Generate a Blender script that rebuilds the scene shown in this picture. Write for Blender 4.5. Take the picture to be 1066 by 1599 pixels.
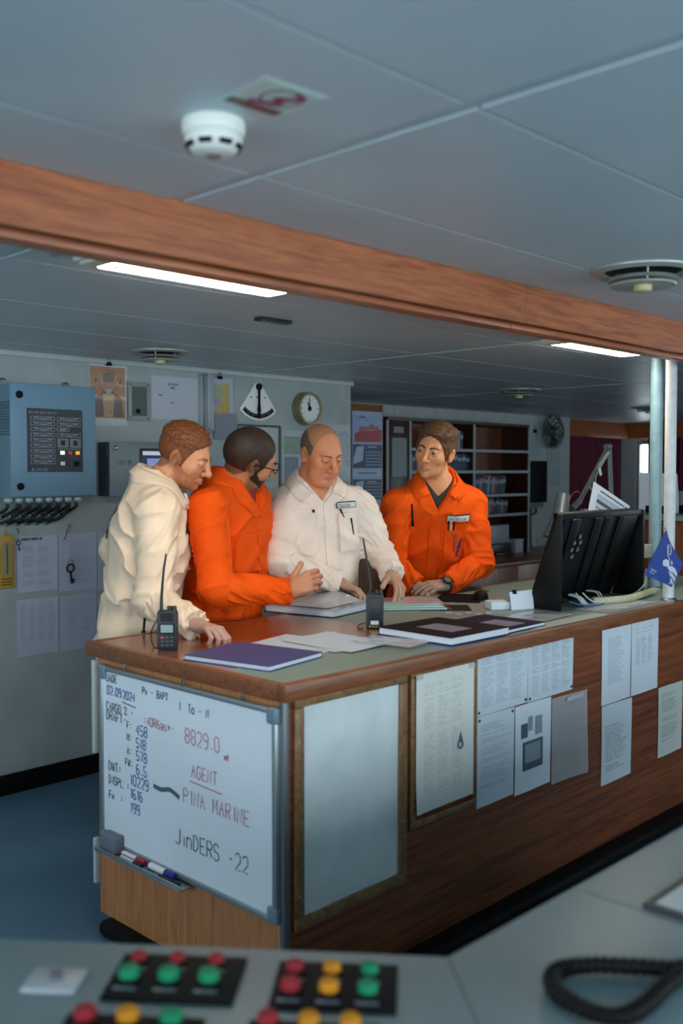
import bpy, bmesh, math, random
import numpy as np
from mathutils import Vector, Matrix
random.seed(7); RNG = np.random.default_rng(7)
for o in list(bpy.data.objects): bpy.data.objects.remove(o, do_unlink=True)
SC = bpy.context.scene; COL = SC.collection
# ---------------------------------------------------------------- camera
HEAD = math.radians(44.2); FPX = 1533.0; PITCH = math.atan(65 / FPX); EYE = 1.5
cam = bpy.data.cameras.new('camera'); camo = bpy.data.objects.new('camera', cam); COL.objects.link(camo)
camo.location = (0, 0, EYE); camo.rotation_euler = (math.pi / 2 - PITCH, 0, HEAD - math.pi / 2)
cam.sensor_fit = 'VERTICAL'; cam.sensor_height = 36.0; cam.lens = 36.0 * FPX / 1599.0
cam.clip_start = 0.05
cam.dof.use_dof = True; cam.dof.focus_distance = 4.25; cam.dof.aperture_fstop = 2.6
SC.camera = camo
# ---------------------------------------------------------------- light
w = bpy.data.worlds.new('overcast_sky'); SC.world = w; w.use_nodes = True
bg = w.node_tree.nodes['Background']; bg.inputs[0].default_value = (0.77, 0.915, 1.0, 1); bg.inputs[1].default_value = 7.0
vs = SC.view_settings
vs.view_transform = 'Standard'; vs.look = 'None'; vs.gamma = 1.0; vs.use_curve_mapping = False; vs.exposure = 0.5
def portal(name, loc, rot, sx, sy):
    l = bpy.data.lights.new(name, 'AREA'); l.shape = 'RECTANGLE'; l.size = sx; l.size_y = sy
    l.cycles.is_portal = True
    o = bpy.data.objects.new(name, l); COL.objects.link(o); o.location = loc; o.rotation_euler = rot
    return o
# the openings of the bridge windows (walls are built below)
WZ0, WZ1 = 0.98, 1.92
SIDE_WINS = [(-1.9, -0.75), (-0.6, 0.55), (0.7, 1.85), (2.0, 3.15)]     # y ranges in the side wall x = -2.6
FRONT_WINS = [(-2.3, -1.15), (-1.0, 0.15), (0.3, 1.45), (1.6, 2.75), (2.9, 4.05), (4.2, 5.35)]  # x ranges in the front wall y = -2.2
XS, YF = -2.6, -2.2
for a, b in SIDE_WINS: portal('daylight_portal', (XS + .02, (a + b) / 2, (WZ0 + WZ1) / 2), (math.pi / 2, 0, -math.pi / 2), b - a, WZ1 - WZ0)
for a, b in ((-1.8, -.6), (.2, 1.6)): portal('daylight_portal', (10.68, (a + b) / 2, 1.42), (math.pi / 2, 0, math.pi / 2), b - a, .84)  # portals of the two unseen end-wall windows, added for light on the far area
for a, b in FRONT_WINS: portal('daylight_portal', ((a + b) / 2, YF + .02, (WZ0 + WZ1) / 2), (math.pi / 2, 0, 0), b - a, WZ1 - WZ0)
# ---------------------------------------------------------------- picture-to-place helpers
_F = np.array([math.cos(HEAD) * math.cos(PITCH), math.sin(HEAD) * math.cos(PITCH), -math.sin(PITCH)])
_R = np.array([math.sin(HEAD), -math.cos(HEAD), 0.0]); _U = np.cross(_R, _F); _C = np.array([0, 0, EYE])
def ray(x, y): return _F + _R * (x - 533) / FPX + _U * (799.5 - y) / FPX
def onz(x, y, z): r = ray(x, y); return _C + r * (z - EYE) / r[2]
def onY(x, y, Y): r = ray(x, y); return _C + r * Y / r[1]
def onX(x, y, X): r = ray(x, y); return _C + r * X / r[0]
# ---------------------------------------------------------------- materials
MATS = {}
def newmat(name):
    m = bpy.data.materials.new(name); m.use_nodes = True; MATS[name] = m
    return m, m.node_tree.nodes, m.node_tree.links, m.node_tree.nodes['Principled BSDF']
def lin(c):
    if isinstance(c, str):
        c = tuple(int(c[i:i + 2], 16) / 255 for i in (0, 2, 4))
        c = tuple(v / 12.92 if v <= .04045 else ((v + .055) / 1.055) ** 2.4 for v in c)
    return tuple(c[:3]) + (1,)
def M(name, col='808080', rough=.5, metal=0., var=0., scale=6., bump=0., bscale=80., emit=0., alpha=1., trans=0., coat=0., spec=.5, stretch=(1, 1, 1), sheen=0.):
    if name in MATS: return MATS[name]
    m, N, L, b = newmat(name); c = lin(col)
    b.inputs['Base Color'].default_value = c; b.inputs['Roughness'].default_value = rough; b.inputs['Metallic'].default_value = metal
    b.inputs['Specular IOR Level'].default_value = spec; b.inputs['Coat Weight'].default_value = coat
    b.inputs['Sheen Weight'].default_value = sheen
    if emit: b.inputs['Emission Color'].default_value = c; b.inputs['Emission Strength'].default_value = emit
    if alpha < 1: b.inputs['Alpha'].default_value = alpha
    if trans: b.inputs['Transmission Weight'].default_value = trans
    tc = None
    if var or bump:
        tc = N.new('ShaderNodeTexCoord'); mp = N.new('ShaderNodeMapping'); L.new(tc.outputs['Object'], mp.inputs[0]); mp.inputs['Scale'].default_value = stretch
    if var:
        n = N.new('ShaderNodeTexNoise'); n.inputs['Scale'].default_value = scale; n.inputs['Detail'].default_value = 6; L.new(mp.outputs[0], n.inputs['Vector'])
        r = N.new('ShaderNodeValToRGB'); L.new(n.outputs['Fac'], r.inputs[0])
        r.color_ramp.elements[0].position = .3; r.color_ramp.elements[1].position = .7
        r.color_ramp.elements[0].color = tuple(v * (1 - var) for v in c[:3]) + (1,)
        r.color_ramp.elements[1].color = tuple(min(1, v * (1 + var)) for v in c[:3]) + (1,)
        L.new(r.outputs[0], b.inputs['Base Color'])
    if bump:
        n2 = N.new('ShaderNodeTexNoise'); n2.inputs['Scale'].default_value = bscale; n2.inputs['Detail'].default_value = 3; L.new(mp.outputs[0], n2.inputs['Vector'])
        bp = N.new('ShaderNodeBump'); bp.inputs['Strength'].default_value = bump; bp.inputs['Distance'].default_value = .004
        L.new(n2.outputs['Fac'], bp.inputs['Height']); L.new(bp.outputs[0], b.inputs['Normal'])
    return m
def wood(name, dark, light, stretch, rough=.38, scale=7., coat=.15):
    m, N, L, b = newmat(name)
    tc = N.new('ShaderNodeTexCoord'); mp = N.new('ShaderNodeMapping'); mp.inputs['Scale'].default_value = stretch
    L.new(tc.outputs['Object'], mp.inputs[0])
    n = N.new('ShaderNodeTexNoise'); n.inputs['Scale'].default_value = scale; n.inputs['Detail'].default_value = 8; n.inputs['Distortion'].default_value = 1.2; L.new(mp.outputs[0], n.inputs['Vector'])
    wv = N.new('ShaderNodeTexNoise'); wv.inputs['Scale'].default_value = scale * 7; wv.inputs['Detail'].default_value = 4; L.new(mp.outputs[0], wv.inputs['Vector'])
    mx = N.new('ShaderNodeMath'); mx.operation = 'MULTIPLY_ADD'; mx.inputs[1].default_value = .35; L.new(wv.outputs['Fac'], mx.inputs[0]); L.new(n.outputs['Fac'], mx.inputs[2])
    r = N.new('ShaderNodeValToRGB'); e = r.color_ramp.elements; e[0].position = .48; e[1].position = .86
    e[0].color = lin(dark); e[1].color = lin(light); k = r.color_ramp.elements.new(.66); k.color = tuple((a + c) / 2 for a, c in zip(lin(dark), lin(light)))
    L.new(mx.outputs[0], r.inputs[0]); L.new(r.outputs[0], b.inputs['Base Color'])
    b.inputs['Roughness'].default_value = rough; b.inputs['Coat Weight'].default_value = coat; b.inputs['Coat Roughness'].default_value = .25
    bp = N.new('ShaderNodeBump'); bp.inputs['Strength'].default_value = .12; bp.inputs['Distance'].default_value = .002; L.new(wv.outputs['Fac'], bp.inputs['Height']); L.new(bp.outputs[0], b.inputs['Normal'])
    return m
def print_mat(name, paper='c9d3de', ink='30363f', rows=34, seed=1, cols=1, x0=.1, x1=.9, y0=.08, y1=.9, strength=.75, rough=.55, dens=.4, tint=None):
    """sheet of printed lines: flat print on UV space (u across, v up)"""
    if name in MATS: return MATS[name]
    m, N, L, b = newmat(name)
    uv = N.new('ShaderNodeUVMap'); sp = N.new('ShaderNodeSeparateXYZ'); L.new(uv.outputs[0], sp.inputs[0])
    def mt(op, a, bb=None, c=None):
        n = N.new('ShaderNodeMath'); n.operation = op
        for i, v in enumerate((a, bb, c)):
            if v is None: continue
            if isinstance(v, (int, float)): n.inputs[i].default_value = v
            else: L.new(v, n.inputs[i])
        return n.outputs[0]
    def nz(x, y, sc=1.0):
        c = N.new('ShaderNodeCombineXYZ')
        for i, v in enumerate((x, y)):
            if isinstance(v, (int, float)): c.inputs[i].default_value = v
            else: L.new(v, c.inputs[i])
        c.inputs[2].default_value = seed * 3.7
        n = N.new('ShaderNodeTexNoise'); n.inputs['Scale'].default_value = sc; n.inputs['Detail'].default_value = 1; L.new(c.outputs[0], n.inputs['Vector'])
        return n.outputs['Fac']
    u, v = sp.outputs[0], sp.outputs[1]
    vr = mt('MULTIPLY', v, float(int(rows * 1.25))); row = mt('FLOOR', vr); fr = mt('FRACT', vr)
    line = mt('LESS_THAN', fr, .5)
    word = mt('GREATER_THAN', nz(mt('MULTIPLY', u, 46.0), mt('MULTIPLY', row, 5.37)), dens)
    para = mt('GREATER_THAN', nz(mt('MULTIPLY', row, 1.9), 3.3), .38)
    rowlen = mt('MULTIPLY_ADD', nz(mt('MULTIPLY', row, 7.1), 9.1), 1.1, .22)
    un = mt('DIVIDE', mt('SUBTRACT', u, x0), x1 - x0)
    if cols > 1:
        cu = mt('FRACT', mt('MULTIPLY', un, float(cols))); inside = mt('LESS_THAN', cu, mt('MINIMUM', mt('MULTIPLY_ADD', nz(mt('MULTIPLY', row, 3.1), mt('FLOOR', mt('MULTIPLY', un, float(cols)))), 1.5, -.05), .88))
    else: inside = mt('LESS_THAN', un, rowlen)
    mask = mt('MULTIPLY', mt('MULTIPLY', line, word), mt('MULTIPLY', para, inside))
    box = mt('MULTIPLY', mt('MULTIPLY', mt('GREATER_THAN', u, x0), mt('LESS_THAN', u, x1)), mt('MULTIPLY', mt('GREATER_THAN', v, y0), mt('LESS_THAN', v, y1)))
    fac = mt('MULTIPLY', mt('MULTIPLY', mask, box), strength * .62)
    mx = N.new('ShaderNodeMix'); mx.data_type = 'RGBA'; L.new(fac, mx.inputs[0]); mx.inputs[6].default_value = lin(paper); mx.inputs[7].default_value = lin(ink)
    L.new(mx.outputs[2], b.inputs['Base Color']); b.inputs['Roughness'].default_value = rough
    return m
# ---------------------------------------------------------------- mesh helpers
class Fr:
    """local frame: a along u, b along v, c along n"""
    def __init__(s, o, u, v, n=None):
        s.o = np.array(o, float); s.u = np.array(u, float); s.v = np.array(v, float)
        s.u /= np.linalg.norm(s.u); s.v /= np.linalg.norm(s.v)
        s.n = np.cross(s.u, s.v) if n is None else np.array(n, float)
    def p(s, a, b, c=0.): return s.o + s.u * a + s.v * b + s.n * c
    def at(s, a, b, c=0.): return Fr(s.p(a, b, c), s.u, s.v, s.n)
    def rot(s, deg):
        t = math.radians(deg); return Fr(s.o, s.u * math.cos(t) + s.v * math.sin(t), s.v * math.cos(t) - s.u * math.sin(t), s.n)
W3 = Fr((0, 0, 0), (1, 0, 0), (0, 1, 0))
def onwall(x, z, Y): return Fr((x, Y, z), (1, 0, 0), (0, 0, 1))          # n = -Y, faces the camera
def onend(y, z, X): return Fr((X, y, z), (0, -1, 0), (0, 0, 1))          # n = -X
def ontop(x, y, z, deg=0): return Fr((x, y, z), (1, 0, 0), (0, 1, 0)).rot(deg)
def onceil(x, y, z, deg=0): return Fr((x, y, z), (1, 0, 0), (0, -1, 0)).rot(deg)   # n = -Z
ZERO = np.zeros(3)
def wpos(o):
    p = np.zeros(3)
    while o is not None: p = p + np.array(o.location); o = o.parent
    return p
class MB:
    def __init__(s): s.v = []; s.f = []; s.uv = {}; s.mi = []
    def add(s, pts, faces, uvs=None):
        k = len(s.v); s.v += [tuple(p) for p in pts]
        s.f += [tuple(i + k for i in f) for f in faces]
        if uvs is not None:
            for i, q in enumerate(uvs): s.uv[k + i] = q
        return s
    def box(s, fr, a0, a1, b0, b1, c0, c1):
        P = [fr.p(a, b, c) for c in (c0, c1) for b in (b0, b1) for a in (a0, a1)]
        return s.add(P, [(0, 2, 3, 1), (4, 5, 7, 6), (0, 1, 5, 4), (2, 6, 7, 3), (0, 4, 6, 2), (1, 3, 7, 5)])
    def prism(s, fr, poly, c0, c1):
        n = len(poly); P = [fr.p(a, b, c0) for a, b in poly] + [fr.p(a, b, c1) for a, b in poly]
        return s.add(P, [tuple(range(n))[::-1], tuple(range(n, 2 * n))] + [(i, (i + 1) % n, n + (i + 1) % n, n + i) for i in range(n)])
    def lathe(s, fr, prof, seg=24, a0=0., a1=2 * math.pi, ring=False):
        full = abs(a1 - a0 - 2 * math.pi) < 1e-6; n = seg if full else seg + 1; P = []; F = []
        for r, c in prof:
            for i in range(n):
                t = a0 + (a1 - a0) * i / seg; P.append(fr.p(r * math.cos(t), r * math.sin(t), c))
        for j in range(len(prof) - 1):
            for i in range(seg):
                i2 = (i + 1) % n; F.append((j * n + i, j * n + i2, (j + 1) * n + i2, (j + 1) * n + i))
        if full and not ring:
            if prof[0][0] > 1e-5: F.append(tuple(range(n))[::-1])
            if prof[-1][0] > 1e-5: F.append(tuple(range((len(prof) - 1) * n, len(prof) * n)))
        return s.add(P, F)
    def disc(s, fr, r, c0, c1, seg=20): return s.lathe(fr, [(0, c0), (r, c0), (r, c1), (0, c1)], seg)
    def tube(s, pts, r, seg=8, closed=False, flat=1., up=None):
        pts = [np.array(p, float) for p in pts]; n = len(pts); rs = r if hasattr(r, '__len__') else [r] * n
        P = []; F = []; prev = None
        for i in range(n):
            a = pts[(i - 1) % n] if (closed or i > 0) else pts[i]; b = pts[(i + 1) % n] if (closed or i < n - 1) else pts[i]
            t = b - a; t = t / (np.linalg.norm(t) + 1e-12)
            if prev is None:
                q = np.array(up if up is not None else ((0, 0, 1) if abs(t[2]) < .9 else (1, 0, 0)), float)
            else: q = prev
            q = q - t * (q @ t); q /= np.linalg.norm(q) + 1e-12; prev = q; e = np.cross(t, q)
            for k in range(seg):
                th = 2 * math.pi * k / seg; P.append(pts[i] + rs[i] * (math.cos(th) * e + flat * math.sin(th) * q))
        m = n if closed else n - 1
        for i in range(m):
            j = (i + 1) % n
            for k in range(seg): k2 = (k + 1) % seg; F.append((i * seg + k, i * seg + k2, j * seg + k2, j * seg + k))
        if not closed: F += [tuple(range(seg))[::-1], tuple(range((n - 1) * seg, n * seg))]
        return s.add(P, F)
    def ribbon(s, pts, wd, n, th=.0006):
        """flat stroke along pts on a surface with normal n"""
        pts = [np.array(p, float) for p in pts]; n = np.array(n, float); P = []; F = []
        for i, p in enumerate(pts):
            t = pts[min(i + 1, len(pts) - 1)] - pts[max(i - 1, 0)]; t = t / (np.linalg.norm(t) + 1e-12); e = np.cross(n, t) * wd / 2
            P += [p - e + n * th, p + e + n * th]
        for i in range(len(pts) - 1): F.append((2 * i, 2 * i + 2, 2 * i + 3, 2 * i + 1))
        return s.add(P, F)
    def sheet(s, fr, w, h, th=.0007, nu=6, nv=8, bend=None, lift=.0):
        """paper with UVs, front at +n; bend(u, v) gives extra height"""
        P = []; UV = []; F = []
        for side in (1, 0):
            for j in range(nv + 1):
                for i in range(nu + 1):
                    u, v = i / nu, j / nv; c = lift + (bend(u, v) if bend else 0.)
                    P.append(fr.p(u * w, v * h, c + (th if side else 0))); UV.append((u, v))
        K = (nu + 1) * (nv + 1)
        for j in range(nv):
            for i in range(nu):
                a = j * (nu + 1) + i; F.append((a, a + 1, a + nu + 2, a + nu + 1)); F.append((K + a, K + a + nu + 1, K + a + nu + 2, K + a + 1))
        edge = [i for i in range(nu + 1)] + [(j + 1) * (nu + 1) + nu for j in range(nv)] + [nv * (nu + 1) + i for i in range(nu - 1, -1, -1)] + [j * (nu + 1) for j in range(nv - 1, 0, -1)]
        for q in range(len(edge)):
            a, b = edge[q], edge[(q + 1) % len(edge)]; F.append((b, a, K + a, K + b))
        return s.add(P, F, UV)
    def build(s, name, mat, parent=None, bevel=0., seg=2, smooth=40., stuff=False):
        off = wpos(parent) if parent is not None else None
        if off is None:
            vv = np.array(s.v); off = np.array([(vv[:, 0].min() + vv[:, 0].max()) / 2, (vv[:, 1].min() + vv[:, 1].max()) / 2, vv[:, 2].min()])
            loc = off
        else: loc = ZERO
        me = bpy.data.meshes.new(name); me.from_pydata([tuple(np.array(p) - off) for p in s.v], [], s.f)
        if s.uv:
            l = me.uv_layers.new(name='UVMap')
            for lp in me.loops: l.data[lp.index].uv = s.uv.get(lp.vertex_index, (0, 0))
        bm = bmesh.new(); bm.from_mesh(me)
        if bevel:
            es = [e for e in bm.edges if len(e.link_faces) == 2 and e.calc_face_angle(0) > .5]
            bmesh.ops.bevel(bm, geom=es, offset=bevel, segments=seg, affect='EDGES', profile=.5, clamp_overlap=True)
        if not s.uv: bmesh.ops.recalc_face_normals(bm, faces=bm.faces)
        bm.to_mesh(me); bm.free()
        if smooth:
            for p in me.polygons: p.use_smooth = True
            me.set_sharp_from_angle(angle=math.radians(smooth))
        me.materials.append(mat)
        o = bpy.data.objects.new(name, me); COL.objects.link(o); o.location = loc
        if parent is not None: o.parent = parent
        return o
def tag(o, label=None, cat=None, group=None, kind=None):
    if label: o['label'] = label
    if cat: o['category'] = cat
    if group: o['group'] = group
    if kind: o['kind'] = kind
    return o
def thing(name, loc, label, cat, group=None):
    o = bpy.data.objects.new(name, None); COL.objects.link(o); o.location = tuple(loc); o.empty_display_size = .05
    return tag(o, label, cat, group)
def struct(o): o['kind'] = 'structure'; return o
def dupchild(src, parent, off):
    c = src.copy(); COL.objects.link(c); c.parent = parent; c.location = Vector(src.location) + Vector(tuple(off)); return c
def arc(c, r, a0, a1, n, fr=W3):
    return [fr.p(c[0] + r * math.cos(a0 + (a1 - a0) * i / n), c[1] + r * math.sin(a0 + (a1 - a0) * i / n), c[2] if len(c) > 2 else 0) for i in range(n + 1)]
def smoothpath(pts, k=6):
    pts = [np.array(p, float) for p in pts]; out = []
    for i in range(len(pts) - 1):
        p0 = pts[max(i - 1, 0)]; p1 = pts[i]; p2 = pts[i + 1]; p3 = pts[min(i + 2, len(pts) - 1)]
        for j in range(k):
            t = j / k; out.append(.5 * ((2 * p1) + (-p0 + p2) * t + (2 * p0 - 5 * p1 + 4 * p2 - p3) * t * t + (-p0 + 3 * p1 - 3 * p2 + p3) * t ** 3))
    return out + [pts[-1]]
# stroke lettering (4 x 6 grid)
GL = {'A': '00 26 40|13 33', 'B': '00 06 36 45 44 33 03|33 42 41 30 00', 'C': '45 36 16 05 01 10 30 41', 'D': '00 06 26 44 42 20 00', 'E': '40 00 06 46|03 33', 'F': '00 06 46|03 33',
      'G': '45 36 16 05 01 10 30 41 43 23', 'H': '00 06|40 46|03 43', 'I': '20 26', 'J': '46 41 30 10 01', 'K': '00 06|46 03 40', 'L': '06 00 40', 'M': '00 06 22 46 40', 'N': '00 06 40 46',
      'O': '10 01 05 16 36 45 41 30 10', 'P': '00 06 36 45 44 33 03', 'Q': '10 01 05 16 36 45 41 30 10|22 40', 'R': '00 06 36 45 44 33 03|23 40', 'S': '01 10 30 41 42 33 13 04 05 16 36 45',
      'T': '20 26|06 46', 'U': '06 01 10 30 41 46', 'V': '06 20 46', 'W': '06 10 24 30 46', 'X': '00 46|06 40', 'Y': '06 23 46|23 20', 'Z': '06 46 00 40',
      '0': '10 01 05 16 36 45 41 30 10', '1': '15 26 20', '2': '05 16 36 45 43 00 40', '3': '05 16 36 45 44 33 23|33 42 41 30 10 01', '4': '30 36 02 42', '5': '46 06 03 33 42 41 30 10 01',
      '6': '36 05 01 10 30 41 42 33 03', '7': '06 46 20', '8': '13 04 05 16 36 45 44 33 13 02 01 10 30 41 42 33', '9': '43 13 04 05 16 36 45 41 30 10', '-': '13 33', '=': '12 32|14 34', '.': '20 21', ',': '21 10',
      ':': '21 22|24 25', '/': '00 46', '+': '03 43|21 25', '%': '00 46|05 15 16 06 05|30 40 41 31 30', ' ': '',
      'a': '04 14 34 43 40|42 12 01 10 30 41', 'b': '06 00 30 41 43 34 04', 'c': '44 14 03 01 10 40', 'd': '46 40 10 01 03 14 44', 'e': '02 42 43 34 14 03 01 10 30 41', 'f': '46 36 25 20|14 44', 'g': '44 14 03 02 11 41|44 4- 1-',
      'h': '06 00|03 14 34 43 40', 'i': '20 24|26 26', 'm': '00 04|03 14 23 20|23 34 43 40', 'n': '00 04|03 14 34 43 40', 'o': '10 01 03 14 34 43 41 30 10', 'r': '00 04|03 14 34', 's': '00 30 41 32 12 03 14 44', 't': '16 11 20 30|04 34',
      'l': '20 26', 'p': '0- 04 34 43 41 30 00', 'u': '04 01 10 30 41|44 40', 'w': '04 10 23 30 44', 'x': '00 44|04 40', 'y': '04 20|44 0-', 'v': '04 20 44', 'k': '06 00|34 02 40'}
def letters(mb, fr, text, a, b, hgt, wd, jit=0., adv=1.5, asp=.62, slant=0., th=.0006):
    """write text with its baseline start at (a, b) on the frame"""
    cx = a; rr = random.Random(hash(text) % 1000 if False else len(text) * 7 + int(hgt * 1e4))
    s = hgt / 6
    for ch in text:
        g = GL.get(ch, GL.get(ch.upper(), ''))
        for st in [q for q in g.split('|') if q]:
            pts = []
            for q in st.split(' '):
                x = int(q[0]); y = -1.5 if q[1] == '-' else int(q[1])
                pts.append((cx + (x * asp + y * slant + rr.uniform(-jit, jit)) * s, b + (y + rr.uniform(-jit, jit)) * s))
            if len(pts) == 2 and pts[0] == pts[1]: pts[1] = (pts[0][0] + .3 * s, pts[0][1])
            mb.ribbon([fr.p(x, y) for x, y in pts], wd, fr.n, th)
        cx += s * (4 * asp + adv) * (1 if ch not in '.:,I1il' else .75)
    return cx
# ================================================================ the room
CEIL = 2.05; YW = 4.24; YFAR = 5.5; XEND = 10.7
m_ceil = M('ceiling_paint', 'bacace', .38, var=.04, scale=3)
m_joint = M('joint_dark', '2c3439', .8)
m_strip = M('joint_strip', 'b4c3c9', .35)
m_wall = M('wall_paint', '98a4a5', .5, var=.10, scale=5, bump=.05, bscale=30)
m_wall2 = M('wall_paint_far', 'b4bdbb', .55, var=.07, scale=4)
m_trimw = M('trim_light', 'b3bdbd', .45)
m_floor = M('floor_lino', '4f738c', .42, var=.12, scale=2.2, bump=.04, bscale=120)
m_black = M('black_rubber', '08090b', .6, spec=.2)
w_beam = wood('wood_beam', '8c4a2a', 'b96c42', (.5, 8, 8), .4)
w_front = wood('wood_front', '58290d', '8e4d26', (.35, 6, 9), .55, 5, 0.)
w_end = wood('wood_end', '9c6238', 'bd8253', (9, 9, .5), .42)
w_top = wood('wood_top', '5e2f18', '874a2a', (.5, 7, 7), .22, 5, .5)
w_edge = wood('wood_edge', '6a381b', '8c5430', (.6, 8, 8), .4)
w_dark = wood('wood_dark', '2a120b', '43200f', (6, 6, .5), .45)
w_case = wood('wood_case', '5a2c14', '7d4423', (7, 7, .6), .42)
w_frame = wood('wood_frame', '68492b', '8c6a42', (5, 5, 5), .45)
m_white = M('white_paint', 'dfe5e8', .4); m_glass = M('window_glass', 'e8f4f8', .05, alpha=.08)
m_alu = M('aluminium', 'a9b2b6', .35, .8); m_steel = M('steel', '8f979a', .3, .9)
m_shelf = M('shelf_edge', '9aa6a8', .45)
# floor
struct(MB().box(W3, XS - .1, XEND + .1, YF - .1, 5.9, -.08, 0).build('floor', m_floor))
# ceiling: slab and panels with open joints
ceil = struct(MB().box(W3, XS - .1, XEND + .1, YF - .1, 5.9, CEIL + .012, CEIL + .07).build('ceiling', m_joint))
xs = [-2.62, -1.18, 1.22, 3.62, 5.75, 8.1, 10.72]; ys = [-2.2 + .11] ; ys = [-2.2, -1.59, -1.09, -.59, -.09, .41, .91, 1.41, 1.66, 1.77, 2.41, 3.0, 3.5, 4.0, 4.5, 5.0, 5.5, 5.85]
for i in range(len(xs) - 1):
    for j in range(len(ys) - 1):
        if ys[j] == 1.66: continue
        MB().box(W3, xs[i] + .016, xs[i + 1] - .016, ys[j] + .0035, ys[j + 1] - .0035, CEIL, CEIL + .0125).build('ceiling_panel', m_ceil, ceil)
for x in xs[1:-1]:
    for y0, y1 in ((-2.2, 1.66), (1.77, 5.85)):
        MB().box(W3, x - .0135, x + .0135, y0, y1, CEIL + .003, CEIL + .0125).build('joint_strip', m_strip, ceil, .001, 1)
# beam across the ceiling
beam = struct(MB().box(W3, XS, XEND, 1.675, 1.765, 1.953, CEIL + .012).build('trim_1', m_black))
bx = [XS, -1.2, .1, 2.497, 4.9, 7.3, XEND]
for i in range(len(bx) - 1):
    MB().box(W3, bx[i] + .001, bx[i + 1] - .001, 1.66, 1.674, 1.938, CEIL + .01).build('fascia_board', w_beam, beam, .0015, 1)
    MB().box(W3, bx[i] + .001, bx[i + 1] - .001, 1.714, 1.77, 1.928, 1.952).build('lower_board', w_beam, beam, .003, 2)
# back wall with upright panels
wb = struct(MB().box(W3, XS, 4.4, YW + .008, YW + .06, 0, CEIL + .01).build('wall_back', m_joint))
px_ = [XS + .002, -1.83, -1.275, -.72, -.165, .39, .945, 1.5, 2.055, 2.61, 3.165, 3.72, 4.275, 4.402]
for i in range(len(px_) - 1):
    MB().box(W3, px_[i] + .001, px_[i + 1] - .001, YW, YW + .0085, .0, 2.03).build('wall_panel', m_wall, wb, .001, 1)
    MB().box(W3, px_[i + 1] - .006, px_[i + 1] + .004, YW - .0015, YW + .004, .1, 2.03).build('panel_strip', m_wall, wb)
struct(MB().box(W3, XS, 4.46, YW - .012, YW + .02, 2.025, CEIL).build('trim_2', m_trimw, None, .003))
struct(MB().box(W3, XS, 4.4, YW - .014, YW, 0, .095).build('baseboard_back', m_black, None, .003))
struct(MB().box(W3, 4.4, 4.45, YW + .008, YFAR, 0, CEIL + .01).build('wall_return', m_wall))
# far wall
wf = struct(MB().box(W3, 4.45, 9.1, YFAR, YFAR + .06, 0, CEIL + .01).build('wall_far', m_wall2))
for x in (6.3, 6.85, 7.40, 7.95, 8.5): MB().box(W3, x - .003, x + .003, YFAR - .003, YFAR + .004, 0, 2.04).build('panel_strip', m_trimw, wf)
struct(MB().box(W3, 9.05, 9.11, YFAR + .06, 5.78, 0, CEIL + .01).build('wall_recess', m_wall2))
struct(MB().box(W3, 9.1, XEND, 5.78, 5.84, 0, CEIL + .01).build('wall_alcove', m_wall2))
# end wall with window openings (x = XEND), side wall (x = XS) and front wall (y = YF) behind the camera
def wall_with_windows(name, axis, pos, lo, hi, wins, z0, z1, mat, sign, first):
    mb = MB()
    def bx(a, b, c, d):
        if axis == 'x': mb.box(W3, min(pos, pos + sign * .08), max(pos, pos + sign * .08), a, b, c, d)
        else: mb.box(W3, a, b, min(pos, pos + sign * .08), max(pos, pos + sign * .08), c, d)
    bx(lo, hi, 0, z0); bx(lo, hi, z1, CEIL + .01)
    e = [lo] + [v for q in wins for v in q] + [hi]
    for i in range(0, len(e), 2):
        if e[i + 1] > e[i] + 1e-4: bx(e[i], e[i + 1], z0, z1)
    struct(mb.build(name, mat))
    for k, (a, b) in enumerate(wins):
        fr = Fr((pos, a, z0), (0, 1, 0), (0, 0, 1), (sign, 0, 0)) if axis == 'x' else Fr((a, pos, z0), (1, 0, 0), (0, 0, 1), (0, sign, 0))
        g = MB().box(fr, .0, b - a, .0, z1 - z0, .045, .05).build('window_%d' % (first + k), m_glass); struct(g)
        W_, H_ = b - a, z1 - z0
        f = MB()
        f.box(fr, 0, W_, 0, .04, .02, .07); f.box(fr, 0, W_, H_ - .04, H_, .02, .07); f.box(fr, 0, .04, .04, H_ - .04, .02, .07); f.box(fr, W_ - .04, W_, .04, H_ - .04, .02, .07)
        f.build('window_frame', M('window_frame', '8f9aa0', .5), g)
wall_with_windows('wall_side', 'x', XS, YF, YW + .06, SIDE_WINS, WZ0, WZ1, m_wall, -1, 1)
wall_with_windows('wall_front', 'y', YF, XS, XEND, FRONT_WINS, WZ0, WZ1, m_wall, -1, 10)
END_WINS = [(-1.8, -.6), (.2, 1.6), (5.40, 5.58)]  # first two are unseen windows added to brighten the far end
wall_with_windows('wall_end', 'x', XEND, YF, 5.84, END_WINS, 1.0, 1.84, m_wall2, 1, 20)
# pelmet over the curtains
pm = struct(MB().box(W3, 9.12, 10.66, 5.62, 5.66, 1.87, CEIL).build('trim_3', w_beam, None, .003))
MB().box(W3, 10.58, 10.62, 1.9, 5.62, 1.87, CEIL).build('pelmet_board', w_beam, pm, .003)
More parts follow.
